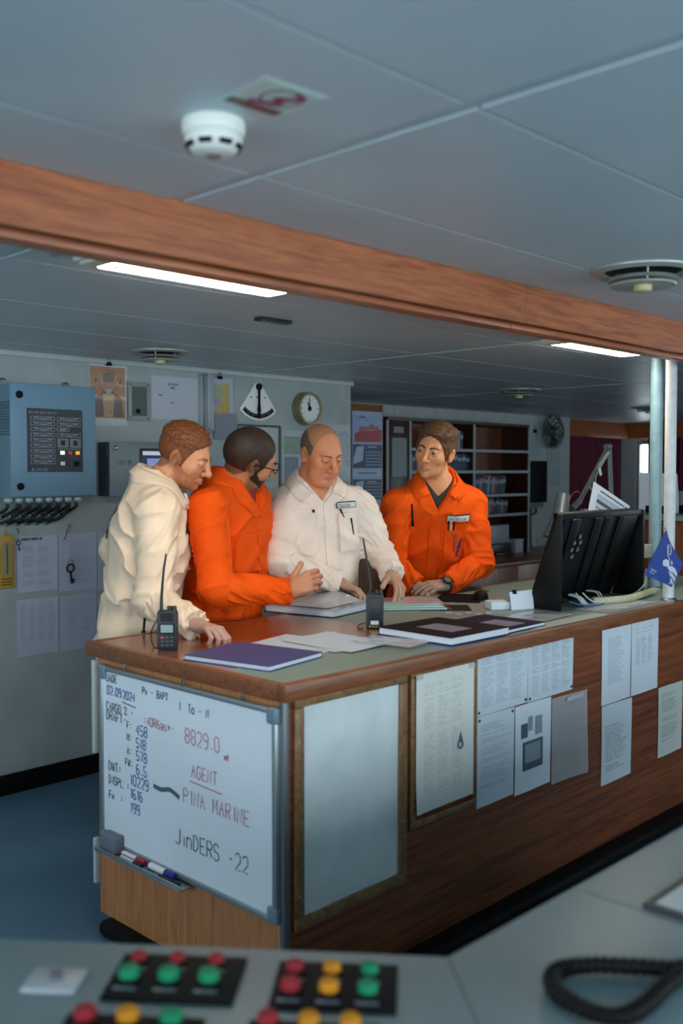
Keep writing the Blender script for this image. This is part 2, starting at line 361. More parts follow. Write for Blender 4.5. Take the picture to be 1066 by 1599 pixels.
# ---------------------------------------------------------------- ceiling fittings
def ceiling_vent(x, y, r, label):
    t = thing('ceiling_vent', (x, y, CEIL - .045), label, 'air vent', 'round air vents in the ceiling')
    m = M('vent_metal', 'a9aea4', .42, .3, var=.08, scale=20)
    f = onceil(x, y, CEIL)
    MB().lathe(f, [(r * .78, -.006), (r, -.003), (r * .99, .005), (r * .86, .012), (r * .72, .004), (r * .70, -.006)], 40, ring=True).build('flange', m, t)
    MB().lathe(f, [(r * .70, -.01), (r * .70, .0015), (0, .0015), (0, -.01)], 32).build('duct', M('vent_dark', '15181a', .8), t)
    MB().lathe(f, [(r * .30, .016), (r * .62, .02), (r * .66, .026), (r * .62, .029), (r * .3, .024)], 40, ring=True).build('middle_cone', m, t)
    MB().lathe(f, [(0, .022), (r * .5, .032), (r * .62, .038), (r * .6, .043), (r * .3, .04), (0, .042)], 40).build('lower_cone', m, t)
    MB().lathe(f, [(r * .17, .04), (r * .17, .055), (r * .13, .058), (0, .058)], 18).build('knob', M('vent_knob', 'c9b98f', .5), t)
    for k in range(3):
        a = 2.1 * k + .4
        MB().tube([f.p(r * .5 * math.cos(a), r * .5 * math.sin(a), 0), f.p(r * .45 * math.cos(a), r * .45 * math.sin(a), .034)], .003, 6).build('bracket', m, t)
ceiling_vent(2.54, 1.31, .145, 'large round air vent in the ceiling in front of the wooden beam')
ceiling_vent(2.70, 3.80, .14, 'round air vent in the ceiling above the icon picture')
ceiling_vent(5.68, 3.83, .15, 'round air vent in the ceiling above the open bookcase')
ceiling_vent(8.0, 4.06, .15, 'distant round air vent in the ceiling behind the blue-grey pole')
# smoke detector
f = onceil(.99, 1.245, CEIL); t = thing('smoke_detector', (.99, 1.245, CEIL - .06), 'white round smoke detector on the ceiling beside the sticker', 'smoke detector')
mw = M('detector_plastic', 'e4e6df', .4)
MB().lathe(f, [(0, 0), (.049, 0), (.05, .004), (.05, .018), (.047, .022), (0, .022)], 36).build('base', mw, t)
MB().lathe(f, [(0, .02), (.043, .022), (.046, .028), (.045, .034), (.036, .046), (.03, .05), (.0, .05)], 36).build('body', mw, t)
for k in range(8):
    a = k * math.pi / 4 + .2; g = Fr(f.p(.0425 * math.cos(a), .0425 * math.sin(a), .040), f.u * -math.sin(a) + f.v * math.cos(a), f.n * .8 - (f.u * math.cos(a) + f.v * math.sin(a)) * .6)
    MB().box(g, -.010, .010, -.004, .004, -.004, .0008).build('slot', m_black, t)
MB().lathe(f, [(0, .049), (.012, .049), (.011, .0535), (0, .0545)], 16).build('nose', M('detector_nose', '6d6f6c', .4), t)
# sticker with the fire-hose sign
q = [onz(x, y, CEIL) for x, y in ((340, 155), (412, 120), (512, 152), (430, 187))]
fs = Fr(q[3], q[2] - q[3], q[0] - q[3]); n_ = np.array([0, 0, -1.]); fs.n = n_
vv = fs.v - fs.u * (fs.v @ fs.u); fs.v = vv / np.linalg.norm(vv)
SWd, SHt = np.linalg.norm(q[2] - q[3]), np.linalg.norm(q[0] - q[3])
t = thing('ceiling_sticker', q[3], 'square glow-green sticker with a crimson hose symbol on the ceiling', 'sticker')
MB().box(fs, 0, SWd, 0, SHt, 0, .001).build('sheet', M('sticker_sheet', 'b4cfc4', .3), t)
MB().box(fs, SWd * .05, SWd * .95, SHt * .05, SHt * .95, .001, .0015).build('panel', M('sticker_panel', 'c4d8d2', .3), t)
MB().box(fs, SWd * .12, SWd * .30, SHt * .12, SHt * .95, .0015, .002).build('cylinder_print', M('sticker_dark', '3e5148', .4), t)
MB().box(fs, SWd * .18, SWd * .24, SHt * .2, SHt * .9, .002, .0024).build('cylinder_stripe', M('sticker_red', '8c4038', .4), t)
MB().lathe(fs.at(SWd * .62, SHt * .42), [(SWd * .24, .0015), (SWd * .245, .002), (SWd * .27, .002), (SWd * .275, .0015)], 32, ring=True).build('ring_print', M('sticker_ring', '4f6a5e', .4), t)
hs = smoothpath([fs.p(SWd * a, SHt * b, .002) for a, b in ((.36, .75), (.42, .5), (.5, .35), (.6, .48), (.66, .32), (.78, .22), (.84, .36))], 6)
MB().ribbon(hs, .012, fs.n, .001).build('hose_print', M('sticker_hose', 'a83a6c', .4), t)
# fluorescent fittings
def troffer(x0, x1, y0, y1, label):
    t = thing('ceiling_light', ((x0 + x1) / 2, (y0 + y1) / 2, CEIL - .03), label, 'light', 'fluorescent ceiling lights behind the beam')
    MB().box(W3, x0 - .012, x1 + .012, y0 - .012, y1 + .012, CEIL - .012, CEIL + .004).build('housing', M('light_housing', 'd8dbd4', .4), t, .003)
    MB().box(W3, x0 + .05, x1, y0, y1, CEIL - .022, CEIL - .010).build('diffuser', M('lamp_glow', 'fff1de', .4, emit=21.), t, .009, 3)
    MB().box(W3, x0, x0 + .05, y0, y1, CEIL - .022, CEIL - .010).build('end_cap', M('light_cap', 'ded6b8', .4), t, .006, 2)
    MB().disc(onceil((x0 + .08), y1 - .05, CEIL - .022), .013, 0, .0015).build('red_mark', M('red_dot', 'a02a25', .4), t)
    MB().box(W3, x0 - .08, x0 - .055, y0, y1 + .01, CEIL - .008, CEIL).build('end_rail', m_alu, t, .001, 1)
troffer(1.36, 2.01, 2.10, 2.265, 'long lit fluorescent light on the ceiling above the bearded man')
troffer(3.56, 4.21, 2.11, 2.28, 'lit fluorescent light on the ceiling near the two poles')
t = thing('ceiling_plate', (2.41, 2.69, CEIL - .01), 'small dark slotted plate on the ceiling behind the beam', 'plate')
MB().box(ontop(2.41, 2.69, CEIL - .012, 0), -.075, .075, -.022, .022, 0, .012).build('plate', M('plate_dark', '20262b', .4), t, .002)
for k in range(4): MB().box(W3, 2.35 + .03 * k, 2.372 + .03 * k, 2.675, 2.705, CEIL - .0135, CEIL - .0119).build('slot', m_steel, t)
# ================================================================ chart table
YC, YB, XC, TOP = 1.885, 2.83, 1.722, .94; XR = 5.0
m_mat = M('desk_green', '77867d', .5, var=.06, scale=14, bump=.05, bscale=300)
ct = thing('chart_table', (3.2, 2.3, 0), 'long wooden chart table with green top and black plinth', 'table')
MB().box(W3, XC + .02, XR, YC + .02, YB - .12, .06, TOP - .06).build('carcass', w_front, ct)
MB().box(W3, XC + .01, XR, YC, YC + .02, .05, TOP - .045).build('front_panel', w_front, ct, .001, 1)
MB().box(W3, XC, XC + .02, YC + .012, YB - .05, .05, TOP - .045).build('end_panel', w_end, ct, .001, 1)
MB().box(W3, XC - .045, XR, YC - .07, YB - .1, 0, .052).build('plinth', m_black, ct, .02, 3)
MB().box(W3, XC - .006, XC + .014, YC - .006, YC + .012, .055, TOP - .047).build('corner_profile', M('corner_grey', '6e7478', .4, .5), ct, .002)
# worktop: wooden edge strips, brown board, green inset
MB().box(W3, XC - .012, XR, YC - .02, YC + .012, TOP - .046, TOP).build('front_edge', w_edge, ct, .003)
MB().box(W3, XC - .016, XC + .012, YC + .012, YB, TOP - .046, TOP + .001).build('end_edge', w_edge, ct, .003)
MB().box(W3, XC + .012, XR, YB - .03, YB, TOP - .046, TOP + .001).build('back_edge', w_edge, ct, .003)
MB().box(W3, XC + .012, 2.6, YC + .25, YB - .03, TOP - .04, TOP).build('brown_top', w_top, ct, .001, 1)
MB().box(W3, 2.6, XR, YC + .25, YB - .03, TOP - .04, TOP - .0005).build('green_top', m_mat, ct)
MB().box(W3, XC + .012, XR, YC + .012, YC + .25, TOP - .04, TOP - .0005).build('green_border', m_mat, ct)
MB().box(W3, XC - .02, XC - .0, YB - .055, YB - .04, .58, TOP - .055).build('hinge_strip', m_trimw, ct, .002)
MB().box(W3, XC - .02, XC - .0, YB - .055, YB - .04, .15, .30).build('hinge_strip', m_trimw, ct, .002)
# ---------------------------------------------------------------- whiteboard on the end
fb = onend(2.745, .30, XC - .001); BW, BH = .85, .575
t = thing('whiteboard', (XC, 2.3, .30), 'whiteboard with handwritten cargo notes on the end of the chart table', 'whiteboard')
MB().box(fb, .012, BW - .012, .012, BH - .012, 0, .012).build('board', M('board_white', 'e2ebf3', .18, var=.025, scale=5, coat=.3), t)
for k, (a0, a1, b0, b1) in enumerate(((0, BW, 0, .016), (0, BW, BH - .016, BH), (0, .016, .016, BH - .016), (BW - .016, BW, .016, BH - .016))):
    MB().box(fb, a0, a1, b0, b1, 0, .02).build('frame_rail', m_alu, t, .003)
for a, b in ((0, 0), (BW - .035, 0), (0, BH - .04), (BW - .035, BH - .04)):
    MB().box(fb, a - .003, a + .038, b - .003, b + .043, -.0005, .0225).build('corner_cap', M('cap_grey', '6f8290', .4), t, .008, 3)
MB().box(fb, .03, .48, -.012, -.006, .0, .06).build('pen_tray', m_alu, t, .001, 1)
MB().box(fb, .03, .48, -.006, .004, .055, .06).build('tray_lip', m_alu, t, .001, 1)
for a in (.16, .45, .72):
    MB().tube([fb.p(a, BH - .002, .012), fb.p(a - .006, BH + .012, .02), fb.p(a, BH + .024, .02), fb.p(a + .006, BH + .012, .02), fb.p(a, BH - .002, .012)], .002, 6).build('clip', m_steel, t)
fw = fb.at(0, 0, .0125)
ink_k = M('marker_black', '566272', .5); ink_b = M('marker_blue', '6472ac', .5); ink_r = M('marker_red', 'bd8792', .5)
def wr(mat, items, hh, wd, jit=.15):
    for tx, a, b, h in items:
        for wd_ in tx.split(' '):
            if wd_: mb = MB(); a = letters(mb, fw, wd_, a, b, h or hh, wd, jit, adv=1.3, asp=.7); mb.build('lettering', mat, t, smooth=0)
            a += (h or hh) * .7
wr(ink_k, [('JADE', .035, .528, .024), ('Pv - BAPT', .235, .517, .022), ('I  To - N', .42, .50, .024), ('CARGO % -', .035, .436, .025), ('DRAFT-', .035, .405, .028), ('F:', .15, .395, .022), ('M:', .15, .358, .022), ('A:', .15, .315, .022), ('FW:', .14, .277, .022), ('DWT=', .045, .243, .028), ('DISPL =', .045, .200, .026), ('Fw  =', .045, .152, .024), ('JinDERS -22', .40, .10, .046)], .026, .0042)
wr(ink_b, [('02.09', .04, .487, .026), ('2024', .13, .486, .025), ('458', .20, .385, .032), ('518', .20, .345, .030), ('578', .20, .305, .030), ('6.5', .20, .262, .032), ('10229', .165, .222, .032), ('1616', .165, .18, .03), ('199', .165, .135, .03)], .026, .0048)
wr(ink_r, [('=40R6as+-', .24, .425, .026), ('8829.0', .45, .41, .042), ('mt', .63, .395, .018), ('AGENT', .48, .315, .036), ('PINA MARINE', .44, .232, .042)], .03, .0042)
mb = MB(); mb.ribbon([fw.p(a, b) for a, b in ((.125, .474), (.20, .468))], .004, fw.n); mb.build('underline', ink_b, t, smooth=0)
mb = MB(); mb.ribbon([fw.p(a, b) for a, b in ((.47, .300), (.62, .295))], .004, fw.n); mb.build('underline', ink_r, t, smooth=0)
mb = MB(); mb.ribbon(smoothpath([fw.p(a, b) for a, b in ((.29, .246), (.33, .243), (.37, .252), (.40, .246), (.42, .238))], 4), .014, fw.n); mb.build('smudge', ink_k, t, smooth=0)
# tray things
mb = MB(); mb.box(fb, .045, .13, -.005, .05, .014, .05); tag(mb.build('board_eraser', M('eraser_grey', '67717e', .7), None, .006), 'grey felt eraser standing in the whiteboard tray', 'eraser')
def pen(a, c, ln, r, body, cap, label, ang=0.):
    t = thing('marker_pen', fb.p(a, -.006, c), label, 'marker', 'pens in the whiteboard tray')
    z = -.006 + r + .0005
    MB().tube([fb.p(a, z, c), fb.p(a + ln * .62, z, c + ang)], r, 12).build('barrel', M('pen_' + body, body, .4), t)
    MB().tube([fb.p(a + ln * .62, z, c + ang), fb.p(a + ln, z, c + ang * 1.4)], r * 1.08, 12).build('cap', M('pen_' + cap, cap, .4), t)
    MB().tube([fb.p(a - .008, z, c), fb.p(a, z, c)], r * .9, 12).build('end_plug', M('pen_' + cap, cap, .4), t)
pen(.14, .024, .12, .0075, 'd9dce2', 'a82a3a', 'white marker with a red cap in the whiteboard tray')
pen(.29, .026, .125, .010, 'dfe3ec', '2a2f8c', 'thick white marker with a blue cap in the whiteboard tray')
pen(.16, .044, .11, .006, 'b9bfc8', '20242a', 'thin grey marker with a black cap at the tray edge')
pen(.37, .046, .09, .006, '20242a', '15181c', 'short black pen at the right of the whiteboard tray')
# ---------------------------------------------------------------- framed panels on the front
def framed(name, x0, x1, z0, z1, label, sheetmat, fw_=.034, inner=True):
    t = thing(name, ((x0 + x1) / 2, YC, z0), label, 'frame')
    f = onwall(x0, z0, YC - .0005); Wd, Ht = x1 - x0, z1 - z0
    for a0, a1, b0, b1 in ((0, Wd, 0, fw_), (0, Wd, Ht - fw_, Ht), (0, fw_, fw_, Ht - fw_), (Wd - fw_, Wd, fw_, Ht - fw_)):
        MB().box(f, a0, a1, b0, b1, 0, .012).build('moulding', w_frame, t, .004, 2)
    for a, b in ((fw_ * .4, Ht * .8), (fw_ * .4, Ht * .15), (Wd - fw_ * .4, Ht * .82), (Wd - fw_ * .4, Ht * .3)):
        MB().lathe(f.at(a, b, .012), [(.0045, 0), (.004, .002), (0, .003)], 10).build('screw', m_steel, t)
    if inner:
        MB().sheet(f.at(fw_, fw_, .001), Wd - 2 * fw_, Ht - 2 * fw_, .001, 8, 12, lambda u, v: .0012 * math.sin(9 * u + 5 * v) + .001).build('backing_sheet', sheetmat, t)
        MB().box(f, fw_, Wd - fw_, fw_, Ht - fw_, .0055, .007).build('clear_cover', M('plexi', 'dfe8ea', .4, alpha=.06, spec=.1, bump=.25, bscale=40), t)
    return t, f
pl = M('chart_blank', 'd3dbdb', .8, spec=.1, var=.07, scale=9, bump=.1, bscale=25)
framed('framed_panel', 1.752, 2.208, .268, .905, 'large wooden frame with a blank silvery sheet near the table corner', pl)
t2, f2 = framed('framed_panel', 2.226, 2.556, .42, .902, 'smaller wooden frame behind a yellowed chart on the table front', pl, .022, False)
# chart hanging over the second frame
t = thing('posted_chart', (2.39, YC, .455), 'creased cream chart with a dark drop mark taped over a frame', 'paper')
fc = onwall(2.243, .462, YC - .0145)
o = MB().sheet(fc, .285, .425, .001, 12, 16, lambda u, v: .004 * math.exp(-((u - 0) ** 2 + v ** 2) / .02) + .0015 * math.sin(7 * u) * v + .001).build('sheet', print_mat('chart_print', 'd6d8d2', '59605f', 46, 3, 3, .12, .85, .1, .92, .5, dens=.47), t)
mb = MB(); fz = fc.at(0, 0, .004)
mb.lathe(fz.at(.215, .175), [(.0145, .0), (.0150, .0008), (.0085, .0008), (.008, 0)], 20, ring=True); mb.prism(fz, [(.206, .188), (.226, .188), (.216, .214)], 0, .0008); mb.build('drop_mark', M('print_grey', '59636b', .5), t)
for a in (.0, .26): MB().box(fc, a, a + .03, .41, .424, .0035, .0042).build('tape', M('tape', 'd5d8cf', .25, alpha=.5), t)
# papers on the front
def paper(name, x0, x1, z0, z1, Y, label, mat, cat='paper', lift=.0, group=None, bend=None, pins=0, parent=None, rot=0.):
    f = onwall(x0, z0, Y).rot(rot)
    b = bend or (lambda u, v: .0012 * math.sin(5 * u + 3 * v) + .0013)
    o = MB().sheet(f, x1 - x0, z1 - z0, .0007, 8, 10, b, lift).build(name, mat, parent)
    if parent is None: tag(o, label, cat, group)
    for k in range(pins):
        a, c = [(.012, z1 - z0 - .012), (x1 - x0 - .012, z1 - z0 - .012), (.012, .012), (x1 - x0 - .012, .012)][k]
        MB().lathe(f.at(a, c, .003 + lift), [(.005, 0), (.005, .002), (.002, .004), (0, .004)], 10).build('pin', M('pin_dark', '2b2f33', .4), o)
    return o
GP = 'papers posted on the chart table front'
pa = 'd6dfe8'
o = paper('notice_sheet', 2.562, 2.856, .700, .905, YC - .001, 'left half of the wide crew list above the printed pages', print_mat('list_a', 'c6d2da', '4a545c', 26, 5, 3, .08, .95, .08, .95, .55), group=GP, pins=4)
o = paper('notice_sheet', 2.857, 3.152, .698, .905, YC - .001, 'right half of the wide crew list above the clear sleeve', print_mat('list_b', 'c6d2da', '4a545c', 24, 9, 4, .08, .95, .08, .95, .6), group=GP, pins=4)
paper('notice_sheet', 2.565, 2.776, .398, .698, YC - .001, 'page of dense small type beside the camera picture page', print_mat('list_c', 'c8d3dc', '4a545c', 36, 2, 1, .1, .92, .2, .9, .6), group=GP, pins=2)
t = thing('picture_page', (2.9, YC, .39), 'posted page with grey photos of equipment below the crew list', 'paper', GP)
paper('sheet', 2.782, 3.005, .388, .695, YC - .001, '', M('paper_plain', pa, .5), parent=t)
fp = onwall(2.782, .388, YC - .0042); mg = M('print_photo', '4b5963', .5); mg2 = M('print_photo_light', '8996a0', .5)
for a0, a1, b0, b1, m_ in ((.035, .075, .19, .24, mg), (.082, .105, .21, .26, mg2), (.125, .165, .19, .255, mg2), (.13, .16, .195, .215, mg), (.045, .17, .075, .175, mg), (.06, .155, .10, .165, mg2)):
    MB().box(fp, a0, a1, b0, b1, 0, .0006 if m_ is mg else .0009).build('photo_print', m_, t)
m_clear = M('clear_plastic', 'dfe6ea', .18, alpha=.28, coat=.3)
o = MB().sheet(onwall(3.012, .375, YC - .001), .225, .31, .0008, 10, 10, lambda u, v: .002 + .018 * u * u * (1 - .5 * v)).build('plastic_sleeve', m_clear); tag(o, 'empty clear plastic sleeve lifting off the table front', 'sleeve')
MB().box(onwall(3.10, .664, YC - .012), 0, .11, 0, .014, 0, .001).build('tape', M('tape2', 'd9dee0', .2, alpha=.6), o)
paper('notice_sheet', 3.36, 3.587, .598, .898, YC - .001, 'upper left page of the three joined notices by the poles', print_mat('list_d', 'd2dbe4', '424b52', 30, 6, 1, .2, .85, .25, .85, .6), group=GP)
paper('notice_sheet', 3.592, 3.820, .598, .895, YC - .001, 'upper right table page of the three joined notices by the poles', print_mat('list_e', 'd2dbe4', '424b52', 34, 8, 3, .15, .85, .4, .92, .7), group=GP)
paper('notice_sheet', 3.364, 3.600, .286, .594, YC - .001, 'lower page of bold lines under the joined notices', print_mat('list_f', 'cbd4da', '343c42', 26, 12, 1, .12, .9, .15, .75, .75), group=GP)
paper('notice_sheet', 3.830, 4.052, .296, .592, YC - .001, 'cream page of bold type lowest and farthest right on table front', print_mat('list_g', 'c8cec6', '343c42', 30, 14, 1, .14, .9, .2, .9, .75), group=GP)
# ---------------------------------------------------------------- things on the table top
def lying_book(name, pts, z, th, cover, page, label, cat, tilt=0., sub=None):
    """pts: near-left, near-right, far-right, far-left corners on the table"""
    a, b, c, d = [np.array(p[:2]) for p in pts]; u = (b - a); wv = np.linalg.norm(u); u /= wv; v = np.array([-u[1], u[0]]); hv = abs((d - a) @ v)
    f = Fr((a[0], a[1], z), (u[0], u[1], 0), (v[0], v[1], 0))
    t = thing(name, (*f.p(wv / 2, hv / 2)[:2], z), label, cat)
    MB().box(f, 0, wv, 0, hv, 0, .0025).build('back_cover', cover, t, .001, 1)
    MB().box(f, .004, wv - .004, .004, hv - .004, .0025, th - .0025).build('pages', page, t)
    MB().box(f, 0, wv, 0, hv, th - .0025, th).build('front_cover', cover, t, .001, 1)
    return t, f, wv, hv
m_page = M('page_edges', 'd4dbe6', .6, var=.06, scale=200, stretch=(.2, .2, 6))
# purple-blue folder at the corner
lying_book('folder_book', [(1.80, 2.03), (2.06, 2.08), (2.09, 2.42), (1.82, 2.36)], TOP, .016, M('cover_indigo', '3a4272', .55, spec=.25), m_page, 'indigo folder lying near the corner of the chart table', 'folder')
tt = [o for o in bpy.data.objects if o.name.startswith('folder_book')][0]
# loose papers fan
pm_ = M('paper_grey', 'b9c3cf', .55)
for k, (x, y, deg, w_, h_) in enumerate(((2.10, 2.12, 12, .21, .29), (2.13, 2.10, -8, .21, .29), (2.16, 2.06, 3, .21, .29))):
    o = MB().sheet(ontop(x, y, TOP + .0004 + .0016 * k, deg), w_, h_, .0006, 8, 8, lambda u, v, k=k: .003 * u * u * (k + 1) / 2 + .002 * v * v).build('loose_sheet', pm_)
    tag(o, ['bottom sheet of the loose white papers beside the indigo folder', 'middle sheet of the loose white papers beside the indigo folder', 'top sheet of the loose white papers beside the indigo folder'][k], 'paper', 'loose papers on the chart table')
m_bag = M('clear_bag', 'dde6ec', .12, alpha=.45, coat=.4)
def bagf(u, v): return .004 + .006 * abs(math.sin(6 * u + 2 * v)) * math.sin(math.pi * u) * math.sin(math.pi * v)
tag(MB().sheet(ontop(2.32, 1.96, TOP + .0065, 10), .13, .22, .0008, 14, 14, bagf).build('plastic_sleeve', m_bag), 'crumpled clear plastic sleeve beside the loose white papers', 'sleeve')
tag(MB().sheet(ontop(3.07, 1.97, TOP + .0008, 4), .26, .17, .0008, 14, 14, bagf).build('plastic_sleeve', m_bag), 'clear plastic sleeve lying in front of the paper tent', 'sleeve')
tag(MB().sheet(ontop(3.47, 1.915, TOP + .0008, 2), .42, .15, .0008, 14, 10, lambda u, v: .5 * bagf(u, v)).build('plastic_sleeve', m_bag), 'clear plastic sheet in front of the black monitor', 'sleeve')
# non-slip mesh strip by the edge
tag(MB().sheet(ontop(2.95, 1.899, TOP + .0001, 0), .5, .07, .0004, 2, 2).build('mesh_mat', M('mesh_net', '9aa79d', .6, var=.25, scale=260)), 'pale mesh strip along the front edge of the table', 'mat')
# black hard-cover log book and purple one
cov = M('cover_black', '0a0b11', .65, spec=.12); cov2 = M('cover_plum', '1d1730', .65, spec=.12); lab = M('cover_label', '767b8c', .5)
t, f, wv, hv = lying_book('log_book', [onz(590, 985, .955), onz(705, 1003, .955), onz(775, 988, .955), onz(660, 966, .955)], TOP + .003, .026, cov, m_page, 'black hard-cover log book with a grey label in front of the radio', 'book')
MB().box(f, wv * .30, wv * .78, hv * .28, hv * .62, .026, .0266).build('cover_label', lab, t)
tag(MB().box(f, -.004, wv * .98, -.006, hv * .9, -.0026, -.0003).build('blue_sheet', M('cover_blue', '2c3f9a', .45)), 'blue folder lying under the black log book', 'folder')
t, f, wv, hv = lying_book('log_book', [onz(690, 973, .95), onz(790, 986, .95), onz(818, 974, .95), onz(722, 957, .95)], TOP, .014, cov2, m_page, 'plum hard-cover book with a grey label behind the black log book', 'book')
MB().box(f, wv * .40, wv * .86, hv * .2, hv * .7, .014, .0146).build('cover_label', lab, t)
# ring binder, open
m_trans = M('sheet_protector', 'c3ced8', .14, alpha=.75, coat=.4)
t = thing('ring_binder', (2.80, 2.75, TOP), 'open ring binder full of clear sleeves under the hand in white', 'binder')
fbd = ontop(2.63, 2.60, TOP, 12)
MB().box(fbd, 0, .30, -.005, .33, 0, .004).build('cover', M('binder_black', '20242b', .45), t, .001, 1)
for k in range(7):
    MB().sheet(fbd.at(.005 + .001 * k, .004 + .0006 * k, .0042 + .0034 * k), .285, .315, .003, 8, 8, lambda u, v, k=k: .004 * (u > .7) * (u - .7) * k).build('sleeve_page', m_trans if k > 4 else M('binder_page', 'c7d0d8', .5), t)
MB().sheet(fbd.at(.03, .05, .031), .26, .27, .0008, 12, 8, lambda u, v: .05 * u * math.sin(math.pi * min(1, v * 1.05)) * .6).build('lifted_page', m_trans, t)
for dy in (.10, .18):
    MB().tube(arc((.285, dy + .02, .012), .022, 0, math.pi, 12, Fr(fbd.p(0, 0, 0), fbd.u, fbd.v)) if False else [fbd.p(.265 + .024 * math.cos(a), dy, .018 + .034 * math.sin(a)) for a in np.linspace(0, math.pi, 14)], .0022, 6).build('ring', M('ring_white', 'dfe3e2', .3), t)
# second binder with green edge
t = thing('document_folder', (3.15, 2.62, TOP), 'clear document folder with green dividers beside the officer in orange', 'folder')
fd = Fr((3.0, 2.66, TOP), onz(680, 947, .945) - onz(590, 948, .945), (0, 0, 1)); fd = Fr((*onz(588, 952, .945)[:2], TOP), (fd.u[0], fd.u[1], 0), (-fd.u[1], fd.u[0], 0))
MB().box(fd, 0, .31, 0, .22, 0, .002).build('base_cover', M('folder_dark', '1f242a', .4), t)
for k, (c, th_) in enumerate((('b9c4cb', .006), ('3f9a5a', .004), ('cfd6da', .004), ('3f9a5a', .003), ('aab6be', .004))):
    z = .002 + [0, .006, .010, .014, .017][k]
    MB().box(fd, .005 + .004 * k, .285 - .006 * k, .002 + .002 * k, .212, z, z + th_).build('divider', M('divider_' + c, c, .45), t, .0008, 1)
MB().sheet(fd.at(.01, .01, .0215), .27, .2, .0008, 10, 8, lambda u, v: .006 * math.sin(3 * u) * v).build('clear_cover', m_trans, t)
# wide sheet protector under it
tag(MB().sheet(fd.at(.18, -.01, -.0).rot(-6), .2, .17, .0008, 4, 4).build('dark_sheet', M('sheet_dark', '20272d', .7, spec=.1)), 'dark sheet sticking out under the green-edged folder', 'paper')
# black mouse pad and mouse
t = thing('computer_mouse', (3.45, 2.54, TOP), 'black computer mouse on a dark pad behind the paper tent', 'mouse')
MB().prism(ontop(3.36, 2.46, TOP, 28), [(0, 0), (.27, 0), (.27, .2), (0, .2)], 0, .003).build('pad', M('pad_black', '0c0e10', .8, spec=.1), t)
fm = ontop(3.47, 2.53, TOP + .003, 35); mb = MB(); P = []; ns = 10
for j in range(7):
    c = .036 * math.sin(j / 6 * math.pi / 2); sc = math.cos(j / 6 * math.pi / 2) ** .6 if j < 6 else .05
    for i in range(16): a = 2 * math.pi * i / 16; P.append(fm.p(.062 * sc * math.cos(a) - .008 * (1 - sc), .034 * sc * math.sin(a), c))
mb.add(P, [(j * 16 + i, j * 16 + (i + 1) % 16, (j + 1) * 16 + (i + 1) % 16, (j + 1) * 16 + i) for j in range(6) for i in range(16)] + [tuple(range(96, 112)), tuple(range(16))[::-1]])
mb.build('mouse_shell', m_black, t)
MB().tube(smoothpath([fm.p(.06, 0, .008), fm.p(.12, .03, .002), fm.p(.2, .02, .002), fm.p(.27, -.03, .002)], 6), .002, 6).build('cord', m_black, t)
# folded paper tent with clip
t = thing('paper_tent', (3.31, 2.28, TOP), 'folded white card tent with a small binder clip', 'card')
p0, p1 = onz(763, 951, TOP), onz(829, 949, TOP); ut = p1 - p0; wt = np.linalg.norm(ut); ft = Fr(p0, (ut[0], ut[1], 0), (-ut[1], ut[0], 0))
mp = M('paper_card', 'cdd6e2', .5)
MB().add([ft.p(a, b, c) for a, b, c in ((wt * .42, -.05, 0), (wt, -.03, 0), (wt, -.012, .075), (wt * .42, -.03, .07), (wt * .42, -.049, 0), (wt, -.029, 0), (wt, -.010, .075), (wt * .42, -.029, .07))], [(0, 1, 2, 3), (7, 6, 5, 4), (0, 4, 5, 1), (1, 5, 6, 2), (2, 6, 7, 3), (3, 7, 4, 0)]).build('front_leaf', mp, t, 0, 2, 0)
MB().add([ft.p(a, b, c) for a, b, c in ((wt * .42, .02, 0), (wt, .04, 0), (wt, -.009, .075), (wt * .42, -.028, .07), (wt * .42, .021, 0), (wt, .041, 0), (wt, -.008, .075), (wt * .42, -.027, .07))], [(3, 2, 1, 0), (4, 5, 6, 7), (0, 1, 5, 4), (1, 2, 6, 5), (2, 3, 7, 6), (3, 0, 4, 7)]).build('rear_leaf', mp, t, 0, 2, 0)
MB().box(ft, -.0, wt * .44, -.03, .05, 0, .03).build('side_flap', mp, t, .001, 1)
mb = MB(); mb.prism(Fr(ft.p(wt * .54, -.022, .062), ft.u, (0, 0, 1)), [(-.01, 0), (.01, 0), (.006, .016), (-.006, .016)], -.008, .008); mb.build('binder_clip', m_black, t)
MB().tube([ft.p(wt * .54 - .006, -.022, .078), ft.p(wt * .54 - .003, -.022, .094), ft.p(wt * .54 + .003, -.022, .094), ft.p(wt * .54 + .006, -.022, .078)], .0012, 6).build('clip_handle', m_steel, t)
mb = MB()
fl = Fr(ft.p(wt * .42, -.0495, 0), ft.u, (0, .26, .97)); 
# string of clips in front of the tent
mb = MB()
for k in range(5):
    c = onz(700 + 16 * k, 958 + 2 * (k % 2), TOP); mb.tube([np.array((c[0] + .018 * math.cos(a), c[1] + .012 * math.sin(a), TOP + .003)) for a in np.linspace(0, 5.6, 14)], .0016, 5)
tag(mb.build('cord_coil', M('cord_pale', 'a8b0b8', .5)), 'thin pale cord looped in front of the paper tent', 'cord')
